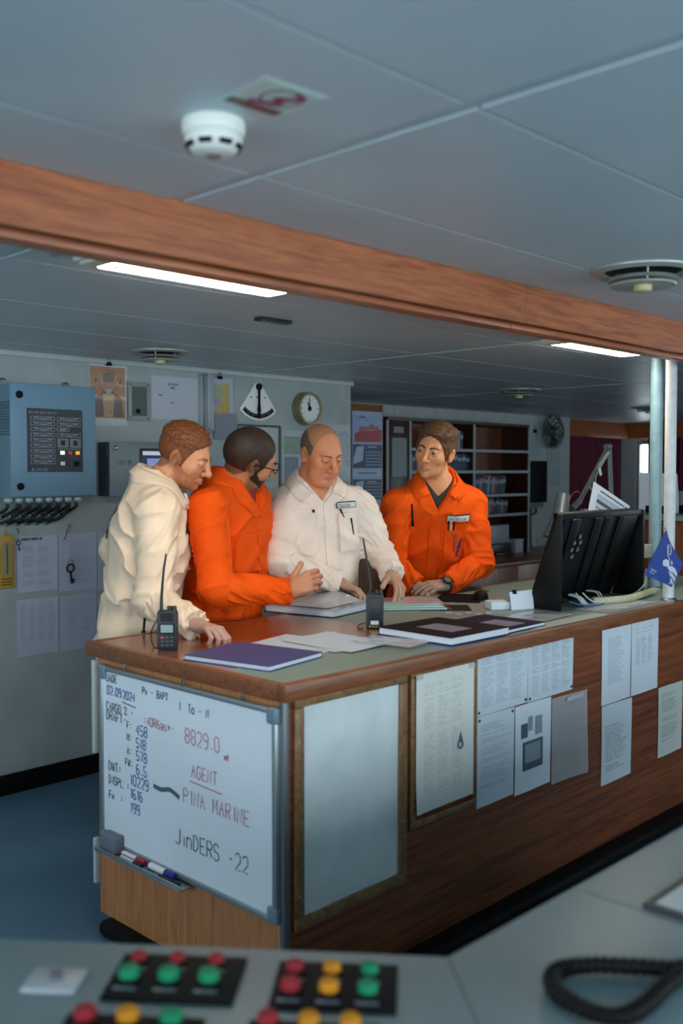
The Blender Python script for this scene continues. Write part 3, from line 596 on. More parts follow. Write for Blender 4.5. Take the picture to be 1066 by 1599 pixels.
# ---------------------------------------------------------------- radios
def radio(base, u, label, screen, ant):
    f = Fr(base, u, (0, 0, 1)); f.n = np.cross(f.u, f.v)          # n faces the viewer
    t = thing('handheld_radio', base, label, 'radio')
    mb_ = M('radio_body', '1a2026', .45); mk = M('radio_key', '3a434b', .5)
    MB().prism(f, [(-.029, 0), (.029, 0), (.031, .02), (.031, .118), (.027, .124), (-.027, .124), (-.031, .118), (-.031, .02)], -.018, .018).build('body', mb_, t, .004, 2)
    fr_ = f.at(0, 0, .018)
    if screen:
        MB().box(fr_, -.023, .023, .052, .083, 0, .0012).build('bezel', m_black, t, .001, 1)
        MB().box(fr_, -.019, .019, .056, .080, .0012, .0018).build('display', M('radio_lcd', '8fa3a8', .25), t)
        for r_ in range(3):
            for c_ in range(3): MB().box(fr_, -.02 + .0145 * c_, -.009 + .0145 * c_, .012 + .012 * r_, .020 + .012 * r_, 0, .002).build('key', M('radio_red', 'a04048', .5) if (r_, c_) == (2, 0) else mk, t, .001, 1)
        for r_ in range(6): MB().box(fr_, -.02, .02, .091 + .0045 * r_, .0935 + .0045 * r_, 0, .001).build('speaker_slot', m_black, t)
    else:
        MB().box(fr_, -.022, .022, .03, .112, 0, .006).build('belt_clip', mb_, t, .002)
        MB().box(fr_, -.014, .014, .016, .030, .0, .0012).build('battery_label', M('label_white', 'c9d2d8', .4), t)
        for c_ in range(4): MB().box(fr_, -.02 + .011 * c_, -.013 + .011 * c_, .006, .011, 0, .001).build('contact', M('brass', 'a88b45', .3, .9), t)
    for a in (.006, .021): MB().lathe(Fr(f.p(a, .124, 0), f.u, -f.n, f.v), [(.0075, 0), (.0075, .010), (.006, .013), (0, .013)], 14).build('knob', mb_, t)
    MB().tube(smoothpath([f.p(-.019, .122, 0)] + [f.p(a, b, 0) for a, b in ant], 8), [.0062 - .0034 * min(1, i / (8 * len(ant))) for i in range(8 * len(ant) + 1)], 10).build('antenna', mb_, t)
    return t, f
t, f = radio((*onz(262, 1014, TOP)[:2], TOP), (.72, -.70, 0), 'black handheld radio with lit display at the left table end', True, ((-.0185, .16), (-.012, .24), (-.003, .30)))
MB().tube(smoothpath([f.p(-.03, .1, -.01), f.p(-.055, .05, -.02), f.p(-.05, .004, -.03), f.p(-.03, .003, -.02)], 6), .0018, 6).build('wrist_strap', m_black, t)
t, f = radio((*onz(585, 981, TOP)[:2], TOP), (.66, -.75, 0), 'black handheld radio seen from its back beside the ring binder', False, ((-.016, .16), (-.03, .25), (-.042, .32)))
MB().tube(smoothpath([f.p(-.03, .02, 0), f.p(-.055, .012, .0), f.p(-.06, .004, .02), f.p(-.04, .003, .03)], 6), .0018, 6).build('wrist_strap', m_black, t)
# small antenna behind the left radio
pb = onz(224, 988, TOP); t = thing('spare_antenna', pb, 'thin black antenna standing behind the left handheld radio', 'antenna')
MB().tube([pb, pb + np.array((.004, -.004, .065))], .0042, 8).build('rod', m_black, t); MB().lathe(Fr(pb, (1, 0, 0), (0, 1, 0)), [(.008, 0), (.007, .006), (0, .006)], 10).build('foot', m_black, t)
# ---------------------------------------------------------------- monitor seen from the back
t = thing('chart_monitor', (3.7, 2.25, TOP), 'large black monitor housing seen from behind on the chart table', 'monitor')
mk = M('monitor_black', '07090c', .5, spec=.25); mk2 = M('monitor_panel', '0a0d12', .5, spec=.25)
X0, X1 = 3.385, 4.09
# side cheeks (trapezoid in the y-z plane: deep at the foot, thin at the top)
prof = [(2.085, 0), (2.238, 0), (2.105, .385), (2.085, .385)]
for xa in (X0, X1 - .02):
    MB().prism(Fr((xa, 0, TOP), (0, 1, 0), (0, 0, 1)), prof, 0, .02).build('side_cheek', mk, t, .003)
MB().box(Fr((X0 + .02, 2.10, TOP), (1, 0, 0), (0, 0, 1)), 0, X1 - X0 - .04, .36, .388, -.03, .012).build('top_rail', mk, t, .004)
fb2 = Fr((X0 + .02, 2.19, TOP + .035), (1, 0, 0), (0, -.30, .954)); Wm = X1 - X0 - .04
MB().box(Fr((X0 + .02, 2.238, TOP + .0), (1, 0, 0), (0, -.32, .947)), 0, Wm, 0, .41, -.012, .0).build('screen', mk, t)
MB().box(fb2, .03, Wm - .03, .0, .345, -.03, .0).build('back_cover', mk2, t, .01, 2)
for a in (.02, .20, .28, .40):
    MB().box(fb2, a + .05, a + .11, .0, .345, 0, .012).build('rib', mk, t, .004)
for a, b in ((.15, .27), (.12, .245), (.165, .245), (.115, .215), (.16, .215), (.13, .185)):
    MB().lathe(fb2.at(a, b, .012), [(.010, 0), (.011, .003), (.008, .004), (.006, .001), (0, .001)], 14).build('screw', m_steel, t)
MB().box(fb2, .02, .095, .03, .055, .0, .0135).build('rating_label', M('label_white', 'c9d2d8'), t)
for a in (.02, .055): MB().disc(fb2.at(a + .02, .014, .0), .012, 0, .0135).build('round_sticker', M('sticker_white', 'cfe0dc', .4), t)
for k in range(9): MB().box(fb2, .03 + .016 * k, .042 + .016 * k, -.028, -.018, -.03, .014).build('connector', m_black, t)
MB().box(fb2, .02, .22, -.03, -.016, -.05, .004).build('connector_bar', M('connector_grey', '2b3138', .5), t)
def cable(pts, r, mat, nm, label):
    return tag(MB().tube(smoothpath(pts, 6), r, 7).build(nm, mat), label, 'cable', 'cables behind the monitor')
mcw = M('cable_white', 'c5c9c4', .5); mcb = M('cable_blue', '3a5a94', .5)
cable([(3.50, 2.11, .965), (3.55, 2.07, .95), (3.64, 2.05, .945), (3.70, 2.06, .944)], .0035, mcb, 'data_cable', 'blue cable lying at the foot of the monitor')
cable([(3.62, 2.12, .99), (3.64, 2.08, .955), (3.74, 2.06, .948), (3.9, 2.065, .955), (4.02, 2.08, .965), (4.07, 2.07, 1.0), (4.085, 2.075, 1.06)], .0035, mcw, 'data_cable', 'long white cable curving up the monitor right side')
cable([(3.60, 2.14, .99), (3.60, 2.09, .95), (3.66, 2.065, .947), (3.78, 2.06, .955), (3.95, 2.06, .962)], .003, mcw, 'data_cable', 'shorter white cable along the monitor foot')
for k in range(3): cable([(3.56 + .012 * k, 2.15, .985), (3.565 + .012 * k, 2.11, .975), (3.57 + .014 * k, 2.085, .948), (3.60 + .012 * k, 2.075, .945)], .0045, mcw, 'data_cable', ['leftmost of the thick white plug cables under the monitor', 'middle one of the thick white plug cables under the monitor', 'rightmost of the thick white plug cables under the monitor'][k])
for k in range(2): cable([(3.70 + .02 * k, 2.15, .99), (3.70 + .02 * k, 2.10, .985), (3.69 + .02 * k, 2.08, .96), (3.67, 2.07, .946)], .0028, mcw, 'data_cable', ['thin white lead hanging beneath the monitor ribs', 'second thin white lead hanging beneath the monitor ribs'][k])
# foam tube
tube_pts = smoothpath([onz(x, y, .957) for x, y in ((925, 938), (955, 937), (985, 933), (1020, 922))], 6)
tag(MB().tube(tube_pts, .0155, 12).build('foam_tube', M('foam_yellow', 'b7b99a', .7, var=.12, scale=40, bump=.2)), 'pale yellow foam pipe sleeve lying behind the white pole', 'foam tube')
# ---------------------------------------------------------------- poles
t = thing('support_pole', (3.985, 1.945, TOP), 'white round pole standing on the chart table edge', 'pole')
pw = onz(1043, 937, TOP)
MB().lathe(Fr((pw[0], pw[1], TOP), (1, 0, 0), (0, 1, 0)), [(.024, .0), (.024, 1.11)], 20).build('shaft', M('pole_white', 'cfd3d3', .4, var=.1, scale=25), t)
MB().lathe(Fr((pw[0], pw[1], TOP), (1, 0, 0), (0, 1, 0)), [(.034, 0), (.034, .006), (.026, .012)], 20).build('foot_ring', m_steel, t)
pbp = onz(1021, 919, TOP)
t = thing('support_pole', (pbp[0], pbp[1], TOP), 'blue-grey round pole behind the white pole', 'pole')
MB().lathe(Fr((pbp[0], pbp[1], TOP), (1, 0, 0), (0, 1, 0)), [(.029, .0), (.029, 1.11)], 20).build('shaft', M('pole_blue', '6f8f98', .4, var=.16, scale=18), t)
MB().lathe(Fr((pbp[0], pbp[1], TOP), (1, 0, 0), (0, 1, 0)), [(.04, 0), (.04, .006), (.03, .012)], 20).build('foot_ring', m_steel, t)
MB().box(Fr((pbp[0] - .04, pbp[1] + .02, TOP + .15), (1, 0, 0), (0, 0, 1)), -.05, .03, 0, .06, -.02, .02).build('clamp', M('clamp_beige', '9a9a86', .6), t, .004)
# pennant hanging from the white pole
pc = [onY(x, y, pw[1] - .05) for x, y in ((1040, 827), (1064, 880), (1047, 917), (1009, 898))]
cen = sum(pc) / 4
def warp(p, i): return p + np.array((0, .012 * math.sin(3 * i), 0))
t = thing('pennant_flag', pc[3], 'small blue pennant with a white sea-god emblem on the white pole', 'flag')
A, B, C_, D = [np.array(p) for p in pc]
P = []; NU = 10
for s_ in (0, 1):
    for j in range(NU + 1):
        for i in range(NU + 1):
            u, v = i / NU, j / NU; p = (A * (1 - u) * (1 - v) + B * u * (1 - v) + C_ * u * v + D * (1 - u) * v) + np.array((0, .008 * math.sin(4 * u + 2 * v) + .0012 * s_, 0)); P.append(p)
K = (NU + 1) ** 2; F_ = []
for j in range(NU):
    for i in range(NU):
        a = j * (NU + 1) + i; F_.append((a, a + NU + 1, a + NU + 2, a + 1)); F_.append((K + a, K + a + 1, K + a + NU + 2, K + a + NU + 1))
MB().add(P, F_).build('cloth', M('flag_blue', '2c4a9a', .6), t)
mwh = M('flag_white', 'd8dde8', .6)
def fp_(u, v): return A * (1 - u) * (1 - v) + B * u * (1 - v) + C_ * u * v + D * (1 - u) * v + np.array((0, .008 * math.sin(4 * u + 2 * v) - .0015, 0))
nfl = np.array((0, -1., 0))
def fl_poly(pts):
    mb = MB(); mb.add([fp_(*p) for p in pts], [tuple(range(len(pts)))]); return mb
mb = MB()
for st, wd in (([(.30, .12), (.42, .28), (.55, .36)], .007), ([(.36, .06), (.38, .16), (.46, .24), (.52, .22), (.50, .10)], .006), ([(.42, .04), (.52, .17)], .006)):
    mb.ribbon([fp_(*p) for p in st], wd, nfl)
mb.build('trident_print', mwh, t, smooth=0)
mb = MB()
for pts in ([(.36, .50), (.44, .40), (.56, .38), (.60, .50), (.50, .58), (.40, .60)], [(.54, .56), (.66, .44), (.80, .42), (.92, .48), (.97, .60), (.80, .58), (.66, .62)], [(.62, .64), (.78, .62), (.96, .66), (.98, .80), (.86, .74), (.72, .72)], [(.74, .76), (.86, .78), (.98, .88), (.92, .92), (.82, .86)], [(.6, .30), (.66, .34), (.68, .42), (.62, .40)]):
    mb.add([fp_(*p) for p in pts], [tuple(range(len(pts)))])
mb.build('figure_print', mwh, t, smooth=0)
mb = MB(); fe = Fr(fp_(.08, .93), fp_(.55, .93) - fp_(.08, .93), fp_(.08, .80) - fp_(.08, .93)); fe.n = nfl
letters(mb, fe, 'SCHMIDT', .004, .016, .010, .0016); letters(mb, fe, 'MARITIME', .004, .003, .007, .001); mb.build('lettering', mwh, t, smooth=0)
mb = MB(); letters(mb, Fr(fp_(.80, .97), fp_(.95, .97) - fp_(.80, .97), fp_(.80, .85) - fp_(.80, .97), nfl), 'M', .0, .0, .014, .003); mb.build('monogram', mwh, t, smooth=0)
MB().tube([pc[0], pc[0] + np.array((.0, .03, .02))], .0015, 5).build('string', m_steel, t)
# ---------------------------------------------------------------- desk lamp behind the monitor
t = thing('desk_lamp', (4.35, 2.62, TOP), 'grey jointed desk lamp rising behind the monitor', 'lamp')
mg = M('lamp_grey', '5f676a', .4, .3)
Yl = 2.75
def LP(x, y, dy=0.): return onY(x, y, Yl + dy)
hd = LP(879, 772); hb = LP(870, 840)
ax = hb - hd; Lh = np.linalg.norm(ax); ax = ax / Lh; e1 = np.cross(ax, (0, 1, 0)); e1 /= np.linalg.norm(e1)
MB().lathe(Fr(hd, e1, np.cross(ax, e1), ax), [(0, -.004), (.034, -.004), (.036, 0), (.042, Lh * .55), (.05, Lh * .62), (.078, Lh), (.075, Lh), (.046, Lh * .64), (.0, Lh * .6)], 24).build('lamp_shade', mg, t)
el = LP(893, 795); kn = LP(905, 782); tp = LP(948, 700); bt = LP(955, 815)
MB().tube([el, kn], .018, 10).build('joint', mg, t)
for dx in (-.012, .012): MB().tube([kn + np.array((dx, 0, 0)), tp + np.array((dx, 0, 0))], .008, 8).build('upper_arm', mg, t)
MB().tube([tp + np.array((-.02, 0, .008)), tp + np.array((.03, 0, .012))], .016, 10).build('elbow', mg, t)
for dx in (-.01, .014): MB().tube([tp + np.array((dx + .02, 0, 0)), bt + np.array((dx, 0, 0)), np.array((bt[0] + dx, Yl, TOP + .02))], .008, 8).build('lower_arm', mg, t)
MB().tube([np.array((bt[0], Yl, TOP)), np.array((bt[0], Yl, TOP + .06))], .03, 14).build('foot', mg, t)
for k in range(3):
    MB().tube(smoothpath([tp + np.array((-.01 - .01 * k, -.02, -.02)), LP(930 - 3 * k, 745), LP(934 - 6 * k, 765)], 5), .002, 5).build('spring_wire', M('wire_green', '7fa08e', .5) if k == 1 else mcw, t)
tag(MB().box(Fr(LP(936, 733, -.03), (.35, 0, -.94), (.94, 0, .35)), -.01, .035, -.008, .008, -.004, .004).build('tag_card', M('tag_pale', 'b9ccc4', .4), None, .002), 'small pale tag hanging on the desk lamp arm', 'tag')
tag(MB().tube(smoothpath([LP(889, 780), LP(895, 770), LP(903, 768), LP(908, 778)], 5), .002, 5).build('lamp_wire', M('wire_red', 'a0615c', .5)), 'thin reddish wire looping over the lamp joint', 'wire')
# printed card leaning by the lamp
q = [onY(x, y, 2.60) for x, y in ((905, 805), (921, 757), (979, 793), (972, 808))]
fk = Fr(q[0], q[3] - q[0], q[1] - q[0]); w1 = .28
qa = onY(903, 812, 2.6); qb = onY(927, 752, 2.6); qc = onY(983, 790, 2.6)
fk = Fr(qb, qc - qb, -(qb - qa)); fk.n = np.array((0, -1., 0)); wq = np.linalg.norm(qc - qb); hq = .19
vv = fk.v - fk.u * (fk.v @ fk.u); fk.v = vv / np.linalg.norm(vv)
t = thing('instruction_card', fk.p(wq / 2, hq, 0), 'tilted white instruction card with black lines behind the monitor', 'card')
mb = MB(); n_ = len(mb.v); MB().box(fk, 0, wq, 0, hq, -.002, 0).build('card', M('card_white', 'c3cbd6', .35), t)
for k, (a0, a1, b0, b1) in enumerate(((.04, .17, .02, .028), (.175, .19, .02, .028), (.03, .19, .045, .048), (.03, .19, .053, .056), (.03, .16, .061, .064), (.03, .19, .072, .092), (.03, .19, .10, .103), (.03, .12, .112, .118), (.03, .15, .126, .129))):
    MB().box(fk, a0 * wq / .2, a1 * wq / .2, b0, b1, 0, .0008).build('print_bar', M('card_ink', '2e3238', .5) if b1 - b0 > .004 else M('card_ink2', '757c86', .5), t)
# standing post below the card so that it rests on the desk
MB().box(W3, q[0][0] + .05, q[0][0] + .09, 2.602, 2.63, TOP, q[0][2] + .03).build('stand', mg, t)
# ---------------------------------------------------------------- foreground console
ZC = .85
poly = [(1.025, .80), (.30, 1.68), (-.20, 1.25), (.52, .36), (.70, .26), (3.4, .26), (3.4, .765)]
t = thing('bridge_console', (.9, .8, 0), 'grey-green bridge control console in the foreground', 'console')
m_con = M('console_paint', '6c8286', .42, var=.06, scale=4, bump=.04, bscale=150)
MB().prism(W3, poly, ZC - .05, ZC).build('console_top', m_con, t, .008, 3)
c_ = np.array((1.0, .6)); MB().prism(W3, [(.98, .74), (.30, 1.58), (-.12, 1.22), (.56, .42), (.72, .33), (3.38, .33), (3.38, .70)], .06, ZC - .05).build('cabinet', M('console_side', '55636a', .5), t)
MB().prism(W3, [(.98, .76), (.30, 1.60), (-.10, 1.22), (.58, .44), (.74, .35), (3.38, .35), (3.38, .72)], 0, .06).build('plinth', m_black, t)
for p0_, p1_ in (((1.025, .80), (.64, .33)), ((1.33, .78), (1.33, .28))):
    d_ = np.array(p1_) - np.array(p0_); L_ = np.linalg.norm(d_); fs_ = Fr((*p0_, ZC), (*d_, 0), (-d_[1], d_[0], 0)); MB().box(fs_, .01, L_ - .01, -.0015, .0015, 0, .0006).build('seam', M('seam_dark', '56646a', .6), t)
du = np.array((.642, -.767)); dv = np.array((.767, .642))
def conf(px, py, z=ZC): p = onz(px, py, z); return Fr((p[0], p[1], z), (du[0], du[1], 0), (dv[0], dv[1], 0))
m_pad = M('pad_plate', '0a0d10', .7, spec=.15)
BUT = {'g': M('button_green', '0a7a54', .6, spec=.2, emit=.0), 'r': M('button_red', '8c2029', .6, spec=.2), 'o': M('button_orange', 'c07c14', .6, spec=.2)}
def pad(px, py, wd, dp, rows, label):
    f = conf(px, py); t = thing('button_panel', f.p(wd / 2, -dp / 2), label, 'button panel', 'button panels on the foreground console')
    MB().box(f, 0, wd, -dp, 0, 0, .006).build('plate', m_pad, t, .002)
    for r_, (cols, b, rad, hh) in enumerate(rows):
        for k, c in enumerate(cols):
            a = wd * (.15 + .31 * k); g = f.at(a, -dp * b, .006)
            MB().lathe(g, [(rad * 1.25, 0), (rad * 1.25, .004), (rad * 1.05, .005)], 20).build('collar', m_black, t)
            MB().lathe(g, [(rad, .003), (rad, hh), (rad * .85, hh + .004), (0, hh + .006)], 20).build('push_button', BUT[c], t)
            MB().box(g, -.014, .014, -rad * 1.9, -rad * 1.45, 0, .0008).build('legend', M('legend_grey', '6a757a', .5), t)
pad(196, 1494, .165, .112, [('rrr', .20, .0105, .008), ('ggg', .60, .0135, .012)], 'button panel with three green domes and three small red buttons')
pad(437, 1506, .155, .112, [('rog', .26, .0115, .010), ('rog', .68, .0125, .012)], 'button panel with two rows of red, orange and green buttons')
pad(108, 1588, .165, .112, [('rog', .14, .0135, .012), ('rog', .6, .013, .012)], 'left lower button panel cut by the picture edge')
pad(390, 1598, .155, .112, [('roo', .12, .0125, .012), ('rog', .6, .013, .012)], 'right lower button panel at the bottom picture edge')
f = conf(30, 1553); t = thing('switch_plate', f.p(.02, .02), 'small pale switch plate at the left of the console', 'switch')
MB().box(f, 0, .07, 0, .055, 0, .008).build('plate', M('switch_pale', '98a0a6', .5), t, .003)
MB().lathe(f.at(.036, .03, .008), [(.009, 0), (.008, .006), (0, .007)], 14).build('knob', M('switch_dark', '4a535a', .5), t)
# framed paper at the right of the console
pp = onz(1012, 1420, ZC)
fq = Fr((pp[0], pp[1] - .19, ZC), (1, 0, 0), (0, 1, 0)).at(-.0, 0)
t = thing('console_chart', (pp[0] + .15, pp[1] - .1, ZC), 'white sheet in a dark frame on the right of the console', 'frame')
MB().box(fq, -.0, .36, 0, .20, 0, .006).build('frame', M('frame_dark', '2c3439', .5), t, .001, 1)
MB().box(fq, .014, .35, .012, .186, .006, .0066).build('sheet', M('sheet_white', 'aab2ba', .4), t)
# coiled handset cord
path = smoothpath([onz(x, y, ZC + .013) for x, y in ((1110, 1492), (1066, 1512), (1000, 1510), (930, 1507), (878, 1513), (861, 1530), (876, 1556), (930, 1582), (975, 1586), (1010, 1567), (1045, 1535), (1100, 1500))], 14)
tag(MB().tube(path, [.0105 + .0018 * math.cos(i * 2.1) for i in range(len(path))], 10).build('handset_cord', m_black), 'thick black coiled cord looped on the console', 'cord')
# floor bracket between console and table
f = ontop(2.86, 1.70, 0, 0); t = thing('floor_bracket', (2.86, 1.72, 0), 'dark bracket on the floor by the chart table foot', 'bracket')
MB().box(f, -.06, .06, -.03, .09, 0, .03).build('base', m_black, t, .004); MB().tube([f.p(-.05, .02, .03), f.p(-.05, .02, .055), f.p(.05, .02, .055), f.p(.05, .02, .03)], .008, 8).build('bar', m_steel, t)
# ================================================================ things on the back wall
def wallfr(px, py, Y=None): p = onY(px, py, YW if Y is None else Y); return onwall(p[0], p[2], p[1])
YA = YW - .14                                   # front of the alarm cabinet
pa0 = onY(18, 778, YA); pa1 = onY(149, 604, YA)
X0a, X1a = pa0[0], pa1[0]; Z0a, Z1a = pa0[2], onY(149, 606, YA)[2]
t = thing('alarm_cabinet', ((X0a + X1a) / 2, YW, Z0a), 'blue-grey wall cabinet with a dark alarm panel and cable glands', 'cabinet')
mba = M('cabinet_blue', '6f93aa', .4, var=.04, scale=4); mba2 = M('cabinet_side', '6b8b9c', .42)
MB().box(W3, X0a + .005, X1a - .005, YA + .015, YW, Z0a, Z1a - .004).build('body', mba2, t, .003)
dr = MB().box(W3, X0a, X1a, YA, YA + .014, Z0a + .006, Z1a).build('door', mba, t, .004)
fa = onwall(X0a, Z0a, YA); Wa, Ha = X1a - X0a, Z1a - Z0a
for b in (.10, .90): MB().lathe(fa.at(.10 * Wa, b * Ha, 0), [(.017, 0), (.017, .004), (.012, .006), (.0, .006)], 18).build('lock', m_black, dr)
k0 = onY(43, 737, YA); k1 = onY(128, 641, YA); Wp, Hp = k1[0] - k0[0], k1[2] - k0[2]
fpn = onwall(k0[0], k0[2], YA); mpn = M('panel_navy', '1d2834', .35); mlb = M('panel_label', '737c86', .5); mtx = M('panel_ink', '1a2026', .5); mlt = M('panel_text', '8d98a3', .5)
pn = MB().box(fpn, 0, Wp, 0, Hp, 0, .004).build('alarm_panel', mpn, t, .001, 1)
fpp = fpn.at(0, 0, .004)
mb = MB(); letters(mb, fpp, 'BILGE WATER INGRESS ALARM SYSTEM', .03 * Wp, .92 * Hp, .0085, .0013, adv=.9, asp=.55); letters(mb, fpp, 'BERLANDER', .15 * Wp, .02 * Hp, .010, .0016); mb.build('lettering', mlt, pn, smooth=0)
MB().prism(fpp, [(.05 * Wp, .015 * Hp), (.13 * Wp, .015 * Hp), (.09 * Wp, .075 * Hp)], 0, .0008).build('logo', M('logo_blue', '4f7fae', .4), pn)
def strip(a0, a1, b0, b1):
    MB().box(fpp, a0 * Wp, a1 * Wp, b0 * Hp, b1 * Hp, 0, .0012).build('label_strip', mlb, pn, .0006, 1)
    mb = MB(); h = (b1 - b0) * Hp
    for a in (a0 * Wp + h * .55, a1 * Wp - h * .55): mb.lathe(fpp.at(a, (b0 + b1) / 2 * Hp, .0012), [(h * .32, 0), (h * .3, .0012), (0, .0016)], 10)
    if a1 - a0 > .3:
        mb.box(fpp, (a0 + .14) * Wp, (a1 - .14) * Wp, b1 * Hp - h * .4, b1 * Hp - h * .22, .0012, .0016)
        mb.box(fpp, a0 * Wp + h, a0 * Wp + 2.6 * h, b0 * Hp + h * .2, b0 * Hp + h * .38, .0012, .0016); mb.box(fpp, a1 * Wp - 2.2 * h, a1 * Wp - h, b0 * Hp + h * .2, b0 * Hp + h * .38, .0012, .0016)
    mb.build('indicator_pair', mtx, pn)
for k in range(9): strip(.05, .49, .815 - .0865 * k, .88 - .0865 * k)
strip(.52, .96, .81, .875); strip(.52, .96, .725, .79); strip(.52, .75, .645, .705); strip(.52, .96, .555, .62)
for a in (.53, .76): MB().box(fpp, a * Wp, (a + .2) * Wp, .39 * Hp, .535 * Hp, 0, .0015).build('switch_field', mlb, pn); MB().box(fpp, (a + .06) * Wp, (a + .13) * Wp, .425 * Hp, .505 * Hp, .0015, .006).build('switch', mtx, pn, .001, 1)
MB().box(fpp, .54 * Wp, .95 * Wp, .355 * Hp, .38 * Hp, 0, .001).build('green_strip', M('strip_green', '1f7a5a', .4), pn)
for a, c, e in ((.58, 'b8ffc8', 2.0), (.72, '8a2030', .6), (.86, 'd0862a', .9)): MB().box(fpp, a * Wp, (a + .075) * Wp, .28 * Hp, .335 * Hp, 0, .003).build('lamp_key', M('key_' + c, c, .4, emit=e), pn, .0008, 1)
MB().box(fpp, .58 * Wp, .66 * Wp, .105 * Hp, .165 * Hp, 0, .003).build('lamp_key', M('key_white', 'd8e0e4', .4), pn, .0008, 1); MB().box(fpp, .71 * Wp, .79 * Wp, .105 * Hp, .165 * Hp, 0, .003).build('lamp_key', M('key_dark', '2b3138', .4), pn, .0008, 1)
MB().lathe(fpp.at(.88 * Wp, .13 * Hp), [(.014, 0), (.012, .008), (0, .009)], 16).build('knob', m_black, pn)
# louvres on the cabinet side (faces -x)
fs_ = onend(YW - .03, Z0a + .55 * Ha, X0a + .004)
for k in range(12): MB().box(fs_, .0, .09, .013 * k, .013 * k + .006, 0, .004).build('louvre', M('louvre_dark', '46606e', .5), t)
for a in (.06, .80): MB().tube(arc((a * Wa, Ha + .012, -.12), .014, 0, math.pi, 8, fa), .004, 6).build('lifting_eye', m_steel, t)
# cable glands and cables
mgl = M('gland_pale', '9fb2ae', .4); mcab = M('cable_black', '15181c', .5)
ng = 8
for k in range(ng):
    gx = X0a + Wa * (.0 + .115 * k) + .01; gy = YA + .05
    g = Fr((gx, gy, Z0a), (1, 0, 0), (0, -1, 0))      # n = -z
    MB().lathe(g, [(.016, 0), (.021, .003), (.021, .016), (.015, .022), (.010, .026), (0, .026)], 14).build('cable_gland', mgl, t)
    for j in range(1 if k in (0, 7) else 2):
        s_ = .006 * (j * 2 - 1)
        ex = gx - .035 - .022 * j; ez = Z0a - .085 - .032 * j
        MB().tube(smoothpath([(gx + s_, gy, Z0a - .02), (gx + s_, gy, Z0a - .045), (gx - .015, gy + .03, ez + .022), (ex, YW - .02, ez), (ex - .006, YW, ez)], 5), .0075, 8).build('cable', mcab, t)
        MB().lathe(onwall(ex - .006, ez, YW), [(.018, 0), (.018, .005), (.013, .010), (.009, .011)], 14).build('wall_bush', m_alu, t)
# second cabinet with screen
YB2 = YW - .11
b0 = onY(172, 775, YB2); b1 = onY(248, 692, YB2)
t = thing('control_cabinet', (b0[0] + .22, YW, b0[2]), 'grey-green control cabinet with a small screen behind the bearded man', 'cabinet')
mg2 = M('cabinet_grey', '74858a', .42, var=.04, scale=5)
Xl, Xr, Zl, Zh = b0[0], b0[0] + .46, b0[2], onY(172, 690, YB2)[2]
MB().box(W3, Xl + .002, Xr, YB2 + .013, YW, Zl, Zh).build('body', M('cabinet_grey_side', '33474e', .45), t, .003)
dr = MB().box(W3, Xl, Xr, YB2, YB2 + .012, Zl, Zh).build('door', mg2, t, .003)
fd2 = onwall(Xl, Zl, YB2)
MB().lathe(fd2.at(.032, Zh - Zl - .028), [(.013, 0), (.013, .003), (.011, .0045), (.009, .003), (.004, .003), (.003, .005), (0, .005)], 18).build('lock', m_steel, dr)
mb = MB(); letters(mb, fd2, 'CJCZ-3M', .045, .155, .020, .0028, adv=1.0, asp=.6); mb.build('lettering', M('ink_dark', '2c3a44', .5), dr, smooth=0)
s0 = onY(218, 732, YB2)[0] - Xl; zt = onY(218, 700, YB2)[2] - Zl
MB().box(fd2, s0, s0 + .20, .08, zt, 0, .006).build('screen_frame', M('screen_frame', '1c232c', .35), dr, .004)
MB().box(fd2, s0 + .014, s0 + .186, .095, zt - .014, .006, .0066).build('display', M('lcd_dark', '34436a', .2, emit=.15), dr)
MB().box(fd2, s0 + .014, s0 + .186, zt - .034, zt - .014, .0066, .0072).build('title_bar', M('lcd_white', 'cfd6de', .3, emit=.25), dr)
MB().box(fd2, s0 + .04, s0 + .17, .11, zt - .05, .0066, .0072).build('window_field', M('lcd_blue', '8f9fd0', .3, emit=.25), dr)
for b in (.05, .19): MB().tube([fd2.p(-.004, b, -.02), fd2.p(-.004, b + .06, -.02)], .006, 8).build('hinge', M('hinge_dark', '1f2a2f', .5), t)
# picture in a plastic sleeve with a clip
i0 = onY(139, 663, YW); i1 = onY(197, 572, YW)
fi = onwall(i0[0], i0[2], YW - .001); Wi, Hi = i1[0] - i0[0], i1[2] - i0[2]
t = thing('icon_picture', (i0[0] + Wi / 2, YW, i0[2]), 'gilded icon of a robed bishop in a plastic sleeve on the wall', 'picture')
MB().box(fi, 0, Wi, 0, Hi, 0, .002).build('backing', M('icon_paper', 'b9bfc4', .4), t)
MB().box(fi, .02 * Wi, .95 * Wi, .12 * Hi, .96 * Hi, .002, .003).build('gold_ground', M('icon_gold', 'a5682a', .45, var=.15, scale=30), t)
fz = fi.at(0, 0, .003); mrobe = M('icon_robe', '4a2420', .5); mface = M('icon_face', '9a6a44', .5)
MB().lathe(fz.at(.5 * Wi, .72 * Hi), [(.24 * Wi, 0), (.25 * Wi, .0006), (.27 * Wi, .0006), (.275 * Wi, 0)], 28, ring=True).build('halo', M('icon_line', '8a5a28', .5), t)
MB().prism(fz, [(.1 * Wi, .14 * Hi), (.9 * Wi, .14 * Hi), (.86 * Wi, .42 * Hi), (.66 * Wi, .56 * Hi), (.36 * Wi, .56 * Hi), (.14 * Wi, .42 * Hi)], 0, .0006).build('robe', mrobe, t)
MB().prism(fz, [(.38 * Wi, .14 * Hi), (.62 * Wi, .14 * Hi), (.66 * Wi, .52 * Hi), (.34 * Wi, .52 * Hi)], .0006, .0010).build('stole', M('icon_stole', 'a8834c', .5, var=.4, scale=120), t)
